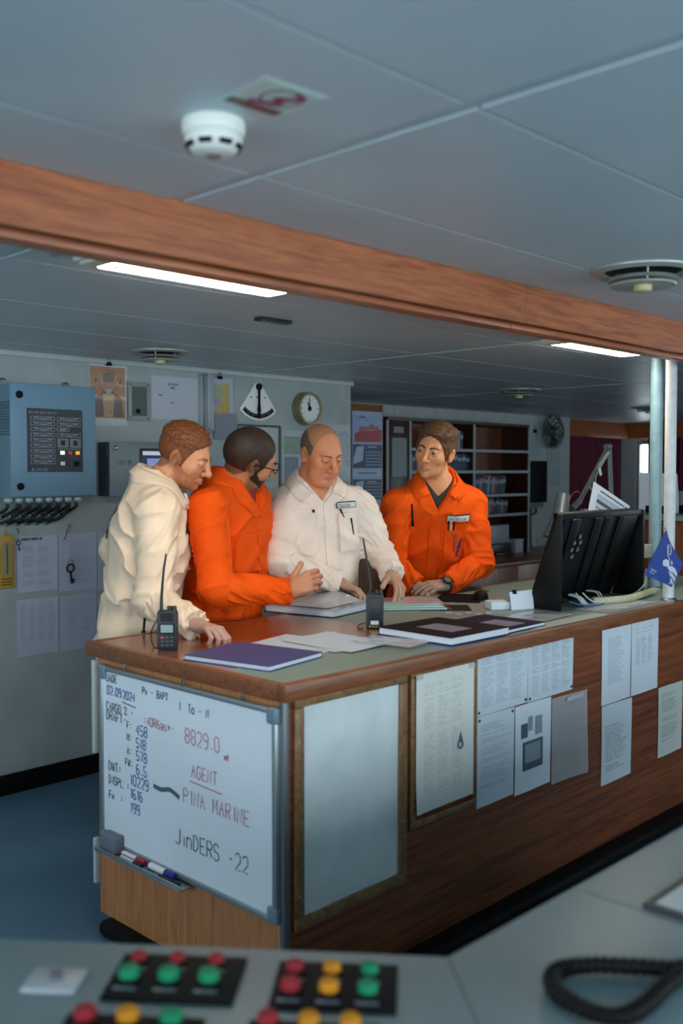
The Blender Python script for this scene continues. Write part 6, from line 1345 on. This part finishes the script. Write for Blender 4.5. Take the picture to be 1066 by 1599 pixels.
def hair_mat(name, col):
    if name in MATS: return MATS[name]
    m, N, L, b = newmat(name); tc = N.new('ShaderNodeTexCoord'); mp = N.new('ShaderNodeMapping'); mp.inputs['Scale'].default_value = (1, 1, .35); L.new(tc.outputs['Object'], mp.inputs[0])
    n = N.new('ShaderNodeTexNoise'); n.inputs['Scale'].default_value = 260; n.inputs['Detail'].default_value = 4; L.new(mp.outputs[0], n.inputs['Vector'])
    r = N.new('ShaderNodeValToRGB'); c = lin(col); r.color_ramp.elements[0].position = .32; r.color_ramp.elements[1].position = .7
    r.color_ramp.elements[0].color = tuple(v * .45 for v in c[:3]) + (1,); r.color_ramp.elements[1].color = tuple(min(1, v * 1.5) for v in c[:3]) + (1,); L.new(n.outputs['Fac'], r.inputs[0]); L.new(r.outputs[0], b.inputs['Base Color'])
    b.inputs['Roughness'].default_value = .55; b.inputs['Specular IOR Level'].default_value = .35
    bp = N.new('ShaderNodeBump'); bp.inputs['Strength'].default_value = .8; bp.inputs['Distance'].default_value = .002; L.new(n.outputs['Fac'], bp.inputs['Height']); L.new(bp.outputs[0], b.inputs['Normal'])
    return m
# ---------------------------------------------------------------- hands
def build_hand(wr, el, tip, back, side, curls, thumb, skin, spread=0., scale=1.):
    """wr wrist, tip = where the knuckles point, back = normal of the back of the hand, side -1 right / +1 left; curls: 4 x (a1, a2, a3) degrees"""
    wr = np.array(wr); y = unit(np.array(tip) - wr); z = unit(np.array(back) - y * (np.array(back) @ y)); x = np.cross(y, z); Rm = np.stack([x, y, z]); s = side
    segs = []; kn = []
    XI = [.031, .0105, -.010, -.0285]; YK_ = [.090, .094, .089, .080]; LN = [(.043, .026, .021), (.047, .030, .022), (.044, .028, .022), (.034, .021, .019)]; RD = [.0093, .0096, .0091, .0081]
    chains = []
    for i in range(4):
        p = np.array((s * XI[i], YK_[i], .002 if i in (1, 2) else 0.)); ang = 0.; sp = s * spread * (1.5 - i) / 1.5; ch = [p]
        for L_, a in zip(LN[i], curls[i]):
            ang += math.radians(a); p = p + L_ * np.array((math.sin(sp) * math.cos(ang), math.cos(sp) * math.cos(ang), -math.sin(ang))); ch.append(p)
        chains.append(ch)
    b0 = np.array((s * .020, .014, -.008)); b1 = b0 + np.array((s * .026, .034, -.008)); d1 = unit(np.array((s * thumb[0], thumb[1], thumb[2]))); b2 = b1 + .032 * d1; d2 = unit(d1 + np.array((-s * thumb[3], 0, -.1))); b3 = b2 + .025 * d2
    ew = ((np.array(el) - wr) @ Rm.T) / scale; ew = ew * min(1, .13 / np.linalg.norm(ew))
    def fn(P):
        palm = None
        for i in range(4):
            c = cap(P, (s * XI[i] * .55, .012, -.002), chains[i][0], .0145, .0118); palm = c if palm is None else smin(palm, c, .012)
        palm = smin(palm, cap(P, b0, b1, .016, .0135), .014); palm = smin(palm, ell(P, (-s * .018, .035, -.010), (.016, .032, .012)), .012)
        q = P * A3(1, 1, 1.25); wv = cap(q, (0, .014, 0), A3(*(ew * np.array((1, 1, 1.25)))), .0255, .035); d = smin(palm, wv, .02)
        th = smin(cap(P, b1, b2, .0118, .0108), cap(P, b2, b3, .0108, .0115), .004); d = smin(d, th, .007)
        for i in range(4):
            ch = chains[i]; r = RD[i]; fg = smin(cap(P, ch[0], ch[1], r * 1.06, r), cap(P, ch[1], ch[2], r * 1.0, r * .93), .003); fg = smin(fg, cap(P, ch[2], ch[3], r * .93, r * .76), .003); d = smin(d, fg, .0035)
        return d
    allp = np.array([q for c in chains for q in c] + [b1, b2, b3, ew, np.zeros(3)]); lo = allp.min(0) - .035; hi = allp.max(0) + .035
    v, f = mesh_sdf(fn, lo, hi, .0021)
    c = np.tile(np.array(lin(skin)[:3]), (len(v), 1)); kk = np.array([c_[0] for c_ in chains] + [c_[1] for c_ in chains]); dk = np.min(np.linalg.norm(v[:, None, :] - kk[None], axis=2), 1); w = np.exp(-(dk / .010) ** 2)[:, None] * .3
    c = c * (1 - w) + c * np.array((1.05, .72, .68)) * w
    for ch in chains:    # nails
        e = ch[3] - ch[2]; nrm = np.array((0, e[2], -e[1])); nrm = nrm / (np.linalg.norm(nrm) + 1e-9); nrm = -nrm if nrm @ np.array((0, -.3, 1)) < 0 else nrm; q = ch[2] + e * .85 + nrm * .007; wn = (np.linalg.norm(v - q, axis=1) < .0055)[:, None]; c = np.where(wn, np.minimum(1, c * 1.25), c)
    return (wr + (v * scale) @ Rm, f), c
# ---------------------------------------------------------------- a whole person
def person(B, h, hands, cloth, label, shirt=None, name_loc=None, collar_k=1., shoes=True):
    t = thing('person', (B.pel[0], B.pel[1], 0), label, 'person')
    toW, hm, hc, Rm = build_head(B, t, h)
    parts = [hm]; cols = [hc]
    for hd in hands:
        m_, c_ = build_hand(**hd, skin=h.hand); parts.append(m_); cols.append(c_)
    def core(P):
        d = smin(B.torso(B.loc(P)) + .03, B.arms(P, .026, False), .03); return smin(d, B.legs(P, .03), .04)
    allj = np.array([B.rs, B.ls, B.re, B.le, B.rw, B.lw, B.pel, B.neck]); lo = allj.min(0) - .2; hi = allj.max(0) + .2; lo[2] = .03
    v, f = mesh_sdf(core, lo, hi, .014); parts.append((v, f)); cols.append(np.tile(np.array(lin(h.skin)[:3]), (len(v), 1)))
    np_object('body', parts, SKIN, t, cols)
    lo2 = allj.min(0) - .16; hi2 = allj.max(0) + .12; lo2[2] = .55
    v, f = mesh_sdf(lambda P: B.cover(P), lo2, hi2, .0052)
    cov = np_object('coverall', [(v, f)], cloth, t)
    lo3 = lo2.copy(); hi3 = hi2.copy(); lo3[:2] = B.pel[:2] - .3; hi3[:2] = B.pel[:2] + .3; lo3[2] = .04; hi3[2] = .60
    v, f = mesh_sdf(lambda P: np.maximum(smin(B.legs(P, 0.), B.torso(B.loc(P)), .05), P[:, 2] - .585), lo3, hi3, .014); np_object('trouser_legs', [(v, f)], cloth, t)
    if shirt:
        def sh(P):
            q = B.loc(P); d = B.torso(q) + .011; tt = q[:, 2] / B.L; d = np.maximum(d, np.maximum((.5 - tt) * B.L, -.02 - q[:, 1])); hole = np.sqrt(q[:, 0] ** 2 + (q[:, 1] * .9 - .005) ** 2) - shirt[1] - np.maximum(0, 0) ; hole = np.maximum(hole, (shirt[2] + np.abs(q[:, 0]) * shirt[3] - tt) * B.L)
            return smax(d, -hole, .003)
        q0 = B.wld((0, .05, .78 * B.L)); v, f = mesh_sdf(sh, q0 - .22, q0 + .22, .005); np_object('undershirt', [(v, f)], shirt[0], t)
    # shoes
    for sg in (1, -1):
        b = B.pel + B.left * .09 * sg; b[2] = 0; fr = Fr(b, B.front * np.array((1, 1, 0)), B.left); fr.n = np.array((0, 0, 1.))
        mb = MB(); P = []; n = 16
        for j, (c, sc) in enumerate(((0, 1), (.02, 1.02), (.05, .95), (.08, .7), (.1, .45))):
            for i in range(n): a = 2 * math.pi * i / n; P.append(fr.p(.06 + (.145 * math.cos(a)) * (sc if math.cos(a) > 0 else 1) - .0, .05 * sc ** .5 * math.sin(a), c))
        mb.add(P, [(j * n + i, j * n + (i + 1) % n, (j + 1) * n + (i + 1) % n, (j + 1) * n + i) for j in range(4) for i in range(n)] + [tuple(range(4 * n, 5 * n)), tuple(range(n))[::-1]]); mb.build('shoe', m_black, t)
    # cuffs
    for el, wr in ((B.re, B.rw), (B.le, B.lw)):
        d_ = unit(wr - el); e1 = unit(np.cross(d_, (.2, .3, 1))); g = Fr(wr, e1, np.cross(d_, e1), d_)
        MB().lathe(g, [(.036, -.05), (.0465, -.055), (.0505, -.045), (.0495, -.002), (.0475, .003), (.044, .001), (.040, -.02)], 28).build('cuff', cloth, t)
    # collar: fold line to fallen edge, left and right halves joined at the nape
    k = collar_k
    inner = [(0.0, -.083, 1.035), (.045, -.070, 1.03), (.068, -.03, 1.005), (.070, .02, .965), (.058, .065, .915), (.040, .1, .865)]
    outer = [(0.0, -.130, .955), (.075, -.118, .945), (.122, -.045, .935), (.128, .035, .895), (.116, .1, .835), (.088, .13, .80)]
    zm = lambda z: z if z > 1 else 1 - (1 - z) * B.ck
    inner = [(x, y, zm(z)) for x, y, z in inner]; outer = [(x, y, zm(z)) for x, y, z in outer]
    full_i = [(-x, y, z) for x, y, z in inner[::-1]][:-1] + inner; full_o = [(-x, y, z) for x, y, z in outer[::-1]][:-1] + outer
    fi_ = np.array(smoothpath([(x * k, y, z * B.L) for x, y, z in full_i], 4)); fo_ = np.array(smoothpath([(x * k, y, z * B.L) for x, y, z in full_o], 4)); n = len(fi_); m = 6; P1 = []; P0 = []
    for i in range(n):
        for j in range(m + 1):
            s_ = j / m; q = fi_[i] * (1 - s_) + fo_[i] * s_; q = q + np.array((q[0] * .6, q[1] * .6, .02)) * 0 + np.array((0, 0, .012 * math.sin(math.pi * s_))); P1.append(q)
    P1 = np.array(P1)
    # push out of the cloth
    for _ in range(12):
        Wp = B.wld(P1).astype(f32); d = B.cover(Wp, False, False); e = 1e-3; gr = np.stack([B.cover((Wp + np.eye(3, dtype=f32)[a] * e).astype(f32), False, False) - d for a in range(3)], 1) / e
        gr /= np.linalg.norm(gr, axis=1, keepdims=True) + 1e-6; tgt = np.tile(np.array([.004 + .004 * math.sin(math.pi * j / m) for j in range(m + 1)]), n); mv = np.clip(tgt - d, 0, .02)
        js = np.tile(np.arange(m + 1), n); pull = np.where(js >= m - 1, np.clip(tgt - d, -.012, 0) * .6, 0)
        P1 = P1 + ((gr * (mv + pull)[:, None]) @ B.T.T)
    nrm = np.zeros_like(P1); Wp = B.wld(P1); K = len(P1); F = []
    for i in range(n - 1):
        for j in range(m): a = i * (m + 1) + j; F.append((a, a + 1, a + m + 2, a + m + 1))
    o = MB().add(list(Wp), F).build('collar', cloth, t, smooth=60); sm = o.modifiers.new('thick', 'SOLIDIFY'); sm.thickness = .004; sm.offset = -1
    # lapels below the collar
    for sg in (1, -1):
        x0 = B.veex
        v0 = B.vee0; va = zm(.865); B.poly('lapel', ([(sg * .050 * k, va + .01), (sg * .035 * k, va * .7 + v0 * .3), (sg * .016 * k + x0 * .1, va * .3 + v0 * .7), (x0 * .2, v0 - .005)], [(sg * .080 * k, va - .01), (sg * .088 * k, va * .6 + v0 * .4 - .01), (sg * .06 * k, va * .2 + v0 * .8 - .02), (sg * .012 * k + x0 * .2, v0 - .02)]), cloth, t, .009, .004)
    return t, toW, Rm
def cloth_mat(name, col):
    m, N, L, b = newmat(name); c = lin(col); b.inputs['Base Color'].default_value = c; b.inputs['Roughness'].default_value = .8; b.inputs['Specular IOR Level'].default_value = .15
    tc = N.new('ShaderNodeTexCoord'); n = N.new('ShaderNodeTexNoise'); n.inputs['Scale'].default_value = 9; n.inputs['Detail'].default_value = 5; L.new(tc.outputs['Object'], n.inputs['Vector'])
    r = N.new('ShaderNodeValToRGB'); r.color_ramp.elements[0].position = .3; r.color_ramp.elements[1].position = .75; r.color_ramp.elements[0].color = tuple(v * .9 for v in c[:3]) + (1,); r.color_ramp.elements[1].color = tuple(min(1, v * 1.06) for v in c[:3]) + (1,); L.new(n.outputs['Fac'], r.inputs[0]); L.new(r.outputs[0], b.inputs['Base Color'])
    n2 = N.new('ShaderNodeTexNoise'); n2.inputs['Scale'].default_value = 38; n2.inputs['Detail'].default_value = 3; L.new(tc.outputs['Object'], n2.inputs['Vector']); n3 = N.new('ShaderNodeTexNoise'); n3.inputs['Scale'].default_value = 600; L.new(tc.outputs['Object'], n3.inputs['Vector'])
    ad = N.new('ShaderNodeMath'); ad.operation = 'MULTIPLY_ADD'; ad.inputs[1].default_value = .12; L.new(n3.outputs['Fac'], ad.inputs[0]); L.new(n2.outputs['Fac'], ad.inputs[2])
    bp = N.new('ShaderNodeBump'); bp.inputs['Strength'].default_value = .5; bp.inputs['Distance'].default_value = .004; L.new(ad.outputs[0], bp.inputs['Height']); L.new(bp.outputs[0], b.inputs['Normal'])
    return m
C_BEIGE = cloth_mat('cloth_cream', 'ecd2b6'); C_WHITE = cloth_mat('cloth_white', 'f2e0d0'); C_OR = cloth_mat('cloth_orange', 'f2560a'); C_OR2 = cloth_mat('cloth_orange_bright', 'f4580a')
def JY(x, y, Y): return onY(x, y, Y)
def HD(**k):
    h = Obj(); h.__dict__.update(dict(fw=1., jaw=1., nose=1., fat=0, neckw=1., scale=1.0, lid_up=.0045, lid_lo=.0045, skin='c98f6c', red='b8634a', lip='a8604e', hand='b98a70', stub=0, stubc='5a4030', scalp=None, hy=[-.11, -.05, -.02, .02, .035, .05, .075, .1], hz=[-.072, -.062, -.03, -.03, .012, .045, .072, .085], fringe=None, beard=0, bz=[.0, -.005, -.02, -.05, -.052, -.047, -.045], brow=1., iris='3f4a42', gaze=(0, 1, 0))); h.__dict__.update(k); return h
rel = [(18, 25, 15), (14, 24, 15), (16, 26, 18), (22, 30, 20)]
fist = [(52, 62, 35), (56, 64, 35), (58, 66, 35), (60, 66, 35)]
half = [(26, 42, 25), (30, 46, 28), (36, 50, 30), (42, 52, 30)]
# ---- bearded man in cream
B1 = Body(neck=JY(250, 744, 3.03), pel=(2.085, 3.12, .84), az=-36, wide=1.02, deep=1.02, belly=.0, rs=JY(247, 798, 2.90), re=JY(238, 938, 2.84), rw=onz(304, 974, .992), ls=JY(228, 788, 3.24), le=JY(184, 858, 3.31), lw=JY(212, 925, 3.24), seed=1.3, vee0=.86, veew=.06, veex=0., ck=.75)
h1 = HD(pos=JY(288, 711, 2.965), az=-55, pitch=24, roll=-9, skin='d8976e', red='b5644a', lip='a5604c', hand='b58e7e', hairname='hair_ginger', hairc='7a4523', browc='8a5530', beardc='9a5c34', beard=0, brow=.8, stub=.85, stubc='8a4a26', bz=[.012, .004, -.02, -.046, -.05, -.046, -.045], lid_up=.0, lid_lo=.004, gaze=(0, .9, -.4), iris='5a6a70', scalp='8a5530', jaw=1.0, scale=.99,
        thick=lambda P: (.0022 + .012 * sstep(P[:, 2], .035, .085) * (1 - .5 * sstep(P[:, 1], .05, .1)) + (noise3(P * A3(130, 60, 130)) - .5) * .009 * sstep(P[:, 2], .03, .08) + (noise3(P * 260) - .5) * .003).astype(f32))
rw1 = B1.rw; t1, toW1, R1 = person(B1, h1, [dict(wr=rw1, el=B1.re, tip=onz(352, 988, .975), back=(.1, .1, 1), side=-1, curls=[(30, 50, 30), (34, 54, 32), (38, 56, 32), (42, 58, 32)], thumb=(.3, .9, -.3, .3)), dict(wr=B1.lw, el=B1.le, tip=B1.lw + np.array((.05, -.05, -.1)), back=(-.5, .8, 0), side=1, curls=rel, thumb=(.5, .8, -.2, .2))], C_BEIGE, 'bearded man in a cream coverall leaning one fist on the table')
mink = M('coverall_ink', '3c3a44', .7)
def cloth_text(B, text, x0, t0, hgt, wd, mat, parent, off=.007, back=False, adv=1.2, asp=.62):
    fr = Fr((0, 0, 0), (1, 0, 0), (0, 1, 0)); mb = MB(); letters(mb, fr, text, 0, 0, hgt, wd, 0, adv, asp); v = np.array(mb.v)
    sg = -1 if back else 1           # seen from the front the wearer's left (+x) is on the right
    P = B.project(np.stack([x0 + sg * v[:, 0], t0 + v[:, 1] / B.L], 1), off, back); m2 = MB(); m2.add(list(P), mb.f); return m2.build('lettering', mat, parent, smooth=0)
cloth_text(B1, 'URS', .07, .70, .055, .009, mink, t1, .006, True, 1.0, .6); cloth_text(B1, 'MAR', .06, .60, .055, .009, mink, t1, .006, True, 1.0, .6)
B1.patch('breast_pocket', -.15, -.03, .50, .70, C_BEIGE, t1, .0115); B1.patch('name_tag', -.045, -.005, .88, .93, M('tag_white', 'd9dcda', .5), t1, .014, .002, 4, 4)
cloth_text(B1, 'CO', -.04, .885, .018, .004, mink, t1, .016)
# ---- man with glasses in orange
B2 = Body(neck=JY(365, 744, 3.03), pel=(2.50, 3.13, .82), az=-66, wide=1.05, deep=1.05, belly=.01, rs=JY(322, 794, 2.93), re=JY(338, 920, 2.83), rw=JY(450, 922, 2.67), ls=np.array((2.64, 3.08, 1.38)), le=np.array((2.72, 3.12, 1.06)), lw=np.array((2.74, 2.95, .93)), seed=4.1, vee0=.80, veew=.07, veex=.02, ck=.8)
h2 = HD(pos=JY(389, 716, 2.95), az=-12, pitch=14, roll=-26, skin='cc8a5e', red='b0644a', hairname='hair_black', hairc='3c2c20', browc='201814', beardc='2c2019', beard=.0016, bz=[.004, -.004, -.024, -.05, -.052, -.047, -.045], hand='c98a66', scalp='4a382c', stub=.8, stubc='3a2a22', scale=1.07,
        hy=[-.11, -.05, -.02, .02, .035, .05, .075, .1], hz=[-.072, -.062, -.03, -.03, .0, .035, .066, .082], thick=lambda P: (.0035 + (noise3(P * 220) - .5) * .0022).astype(f32))
t2_, toW2, R2 = person(B2, h2, [dict(wr=B2.rw, el=B2.re, tip=JY(490, 905, 2.63), back=(-.75, -.55, .25), side=-1, curls=[(20, 30, 20), (24, 34, 20), (28, 36, 22), (34, 40, 22)], thumb=(.55, .85, .1, -.1), spread=.05), dict(wr=B2.lw, el=B2.le, tip=B2.lw + np.array((0, -.1, -.02)), back=(0, 0, 1), side=1, curls=rel, thumb=(.5, .8, -.2, .2))], C_OR, 'man with black glasses in an orange coverall, one hand held out', (M('shirt_red', '8c1420', .8), .058, .90, 0))
B2.patch('breast_pocket', -.155, -.035, .48, .68, C_OR, t2_, .0115); B2.patch('pocket_flap', -.16, -.03, .665, .70, C_OR, t2_, .010); B2.patch('placket', -.018, .022, .1, .70, C_OR, t2_, .006, nv=20, nu=4)
tg = t2_; gm = M('glasses_black', '0e0f12', .25); g_ = thing  # glasses are worn: part of the figure
for sg in (1, -1):
    ring = [toW2(np.array((sg * .033 + .024 * math.cos(a), .107 - .006 * abs(math.cos(a)) - .004 * (sg * math.cos(a) > 0), .002 + .019 * math.sin(a)))) for a in np.linspace(0, 2 * math.pi, 24)[:-1]]
    rim = MB().tube(ring, .0022, 6, True).build('glasses_rim', gm, tg)
    MB().add(ring, [tuple(range(23))]).build('lens', M('lens_glass', 'e8f0f2', .03, alpha=.15), rim, smooth=0)
    MB().tube([toW2(np.array(q)) for q in ((sg * .057, .101, .008), (sg * .072, .085, .009), (sg * .083, .03, .010), (sg * .086, -.008, .012), (sg * .083, -.022, -.004))], .0024, 6).build('glasses_temple', gm, tg)
MB().tube([toW2(np.array(q)) for q in ((-.010, .106, .006), (0, .112, .009), (.010, .106, .006))], .0022, 6).build('glasses_bridge', gm, tg)
# ---- bald man in white
B3 = Body(neck=JY(490, 746, 3.03), pel=(3.03, 3.13, .82), az=-114, wide=1.06, deep=1.06, belly=.035, rs=JY(447, 790, 3.09), re=JY(432, 878, 3.0), rw=JY(528, 908, 2.85), ls=JY(562, 790, 2.93), le=JY(592, 862, 2.88), lw=JY(613, 897, 2.74), seed=7.7, vee0=.875, veew=.06, veex=.02, ck=.55)
h3 = HD(pos=JY(501, 708, 2.965), az=-99, pitch=24, roll=-4, skin='d88e62', red='b55f48', lip='a86254', hand='b98e76', fat=1, fw=1.06, jaw=1.12, neckw=1.12, nose=1.03, hairname='hair_grey', hairc='6e5b4a', browc='6a4c38', brow=.75, scalp='b07a58', lid_up=-.0008, lid_lo=.004, gaze=(0, .85, -.45), scale=1.04, stub=.12, stubc='8c7466', iris='4a4038',
        hy=[-.13, -.08, -.05, -.02, .01, .03, .05], hz=[-.075, -.07, -.06, -.03, -.012, .012, .2], fringe=lambda P: (P[:, 2] - (.078 - .55 * np.clip(P[:, 1] + .03, 0, 1))) * .9, thick=lambda P: (.0022 + (noise3(P * 240) - .5) * .0016).astype(f32))
t3_, toW3, R3 = person(B3, h3, [dict(wr=B3.rw, el=B3.re, tip=JY(566, 926, 2.77), back=(.1, .15, 1), side=-1, curls=[(22, 30, 20), (24, 32, 20), (26, 34, 20), (30, 36, 20)], thumb=(.6, .75, -.25, .1), spread=.16), dict(wr=B3.lw, el=B3.le, tip=JY(626, 920, 2.66), back=(.5, .2, .85), side=1, curls=[(14, 22, 14), (20, 40, 26), (30, 50, 30), (36, 52, 30)], thumb=(.5, .8, -.35, .1), spread=.08)], C_WHITE, 'bald man in a white coverall reading the open binder', (M('shirt_black', '17161a', .8), .10, .80, .6))
B3.patch('breast_pocket', -.155, -.04, .56, .815, C_WHITE, t3_, .0115); B3.patch('pocket_flap', -.16, -.035, .80, .845, C_WHITE, t3_, .010); B3.patch('breast_pocket', .065, .165, .56, .80, C_WHITE, t3_, .0115); B3.patch('placket', .0, .05, .05, .87, C_WHITE, t3_, .007, nv=24, nu=4)
B3.patch('name_tag_edge', .060, .148, .830, .868, M('tag_black', '2a2226', .5), t3_, .010, .003, 8, 4); B3.patch('name_tag', .063, .145, .8345, .8635, M('tag_white'), t3_, .0125, .003, 8, 4)
cloth_text(B3, 'Master', .069, .839, .0142, .0019, M('tag_black'), t3_, .016, adv=1.6)
B3.patch('pocket_button', -.056, -.044, .822, .838, M('tag_black'), t3_, .014, .003, 3, 3)
for pts in ([(.075, .825), (.082, .80), (.092, .77)], [(.125, .76), (.132, .71), (.136, .65)]):
    P = B3.project(np.array(pts), .012); MB().tube(list(P), [.0042, .003, .002], 8).build('pen', m_black, t3_)
# ---- young officer in orange
B4 = Body(neck=JY(684, 744, 2.90), pel=(3.77, 3.09, .82), az=-134, wide=1.0, deep=.98, belly=.0, rs=JY(621, 788, 3.02), re=JY(610, 878, 3.02), rw=JY(650, 914, 2.86), ls=JY(737, 788, 2.83), le=JY(748, 880, 2.75), lw=onz(699, 911, .985), seed=12.2, vee0=.815, veew=.072, veex=-.01, ck=.58)
def swept(P):
    return (.005 + .015 * sstep(P[:, 2], .05, .10) + .009 * sstep(P[:, 1], .0, .09) * sstep(P[:, 2], .04, .085) + .005 * sstep(np.abs(P[:, 0]), .05, .07) * sstep(P[:, 2], -.03, .03) + (noise3(np.stack([P[:, 0] * 14, P[:, 1] * 110, P[:, 2] * 60], 1)) - .5) * .006 + (noise3(np.stack([P[:, 0] * 30, P[:, 1] * 260, P[:, 2] * 140], 1)) - .5) * .003).astype(f32)
h4 = HD(pos=JY(679, 704, 2.875), az=-164, pitch=7, roll=13, skin='dc9a6c', red='b86a4c', lip='a8604e', hand='a88a78', neckw=.93, hairname='hair_brown', hairc='5c3f26', browc='3a281c', brow=1.15, lid_up=.0028, lid_lo=.0036, gaze=(-.25, 1, -.02), fw=1.0, jaw=.97, scale=1.06, stub=.14, stubc='7a5a44', thick=swept, iris='33403c',
        hy=[-.11, -.05, -.02, .02, .035, .05, .075, .1], hz=[-.072, -.062, -.035, -.03, -.026, .015, .076, .088])
t4_, toW4, R4 = person(B4, h4, [dict(wr=B4.lw, el=B4.le, tip=onz(652, 919, .972), back=(-.2, -.35, .9), side=1, curls=[(14, 22, 14), (16, 24, 14), (18, 26, 16), (22, 28, 16)], thumb=(.45, .85, -.2, .1), spread=.06), dict(wr=B4.rw, el=B4.re, tip=JY(668, 925, 2.80), back=(0, -.2, 1), side=-1, curls=half, thumb=(.5, .8, -.3, .2))], C_OR2, 'young officer in an orange coverall with a watch, looking sideways', (M('shirt_green', '2b3226', .8), .12, .895, 1.5))
B4.patch('breast_pocket', -.150, -.04, .47, .70, C_OR2, t4_, .0115); B4.patch('breast_pocket', .04, .150, .47, .73, C_OR2, t4_, .0115); B4.patch('pocket_slot', .095, .145, .715, .732, C_OR2, t4_, .010); B4.patch('placket', -.03, .02, .05, .81, C_OR2, t4_, .007, nv=24, nu=4)
B4.patch('name_tag_edge', .043, .152, .748, .792, M('tag_black'), t4_, .010, .003, 8, 4); B4.patch('name_tag', .0455, .1495, .7515, .7885, M('tag_white'), t4_, .0125, .003, 8, 4)
cloth_text(B4, '2nd Officer', .0485, .759, .0165, .0017, M('tag_black'), t4_, .016, adv=1.0, asp=.52)
for k_, x in enumerate((.052, .064, .078)): P = B4.project(np.array([(x, .755), (x + .002, .69)]), .012); MB().tube(list(P), .0032, 8).build('pen', [m_black, M('pen_white', 'd8d8d2', .4), m_black][k_], t4_)
P = B4.project(np.array([(-.125, .86), (-.12, .79), (-.112, .70)]), .010); MB().tube(list(P), [.003, .004, .006], 8).build('radio_antenna', m_black, t4_)
# purple emblem on the pocket: a figure with a trident
mem = M('emblem_purple', '3a2a5c', .7)
def emb(pts, w_): P = B4.project(np.array(pts), .011); mb = MB(); mb.ribbon(list(P), w_, -unit(np.cross(B4.left, B4.up)) * -1, .001); return mb
for pts, w_ in (([(.085, .67), (.087, .61), (.09, .53)], .004), ([(.076, .665), (.078, .645), (.092, .645), (.095, .665)], .004), ([(.10, .51), (.108, .55), (.112, .60), (.12, .625)], .016), ([(.092, .50), (.12, .50)], .010), ([(.098, .53), (.118, .54)], .012), ([(.10, .565), (.122, .575)], .010)):
    emb(pts, w_).build('emblem_stroke', mem, t4_, smooth=0)
# watch
d_ = unit(B4.lw - B4.le); wc = B4.lw + d_ * .018; e1 = unit(np.array((-.3, -.6, .8)) - d_ * (np.array((-.3, -.6, .8)) @ d_)); g = Fr(wc, np.cross(e1, d_), d_, e1)
MB().tube([wc + .0315 * (math.cos(a) * np.cross(e1, d_) + .9 * math.sin(a) * e1) for a in np.linspace(0, 2 * math.pi, 22)[:-1]], .009, 8, True, .3, d_).build('watch_strap', M('strap_olive', '2e3128', .6), t4_)
wf_ = MB().lathe(g.at(0, 0, .027), [(.021, 0), (.022, .008), (.018, .011), (0, .011)], 22).build('watch_case', M('watch_black', '191c1c', .4), t4_); MB().lathe(g.at(0, 0, .038), [(.0155, 0), (.0155, .0008), (0, .0008)], 20).build('watch_dial', M('watch_dial', '59685c', .3), wf_)
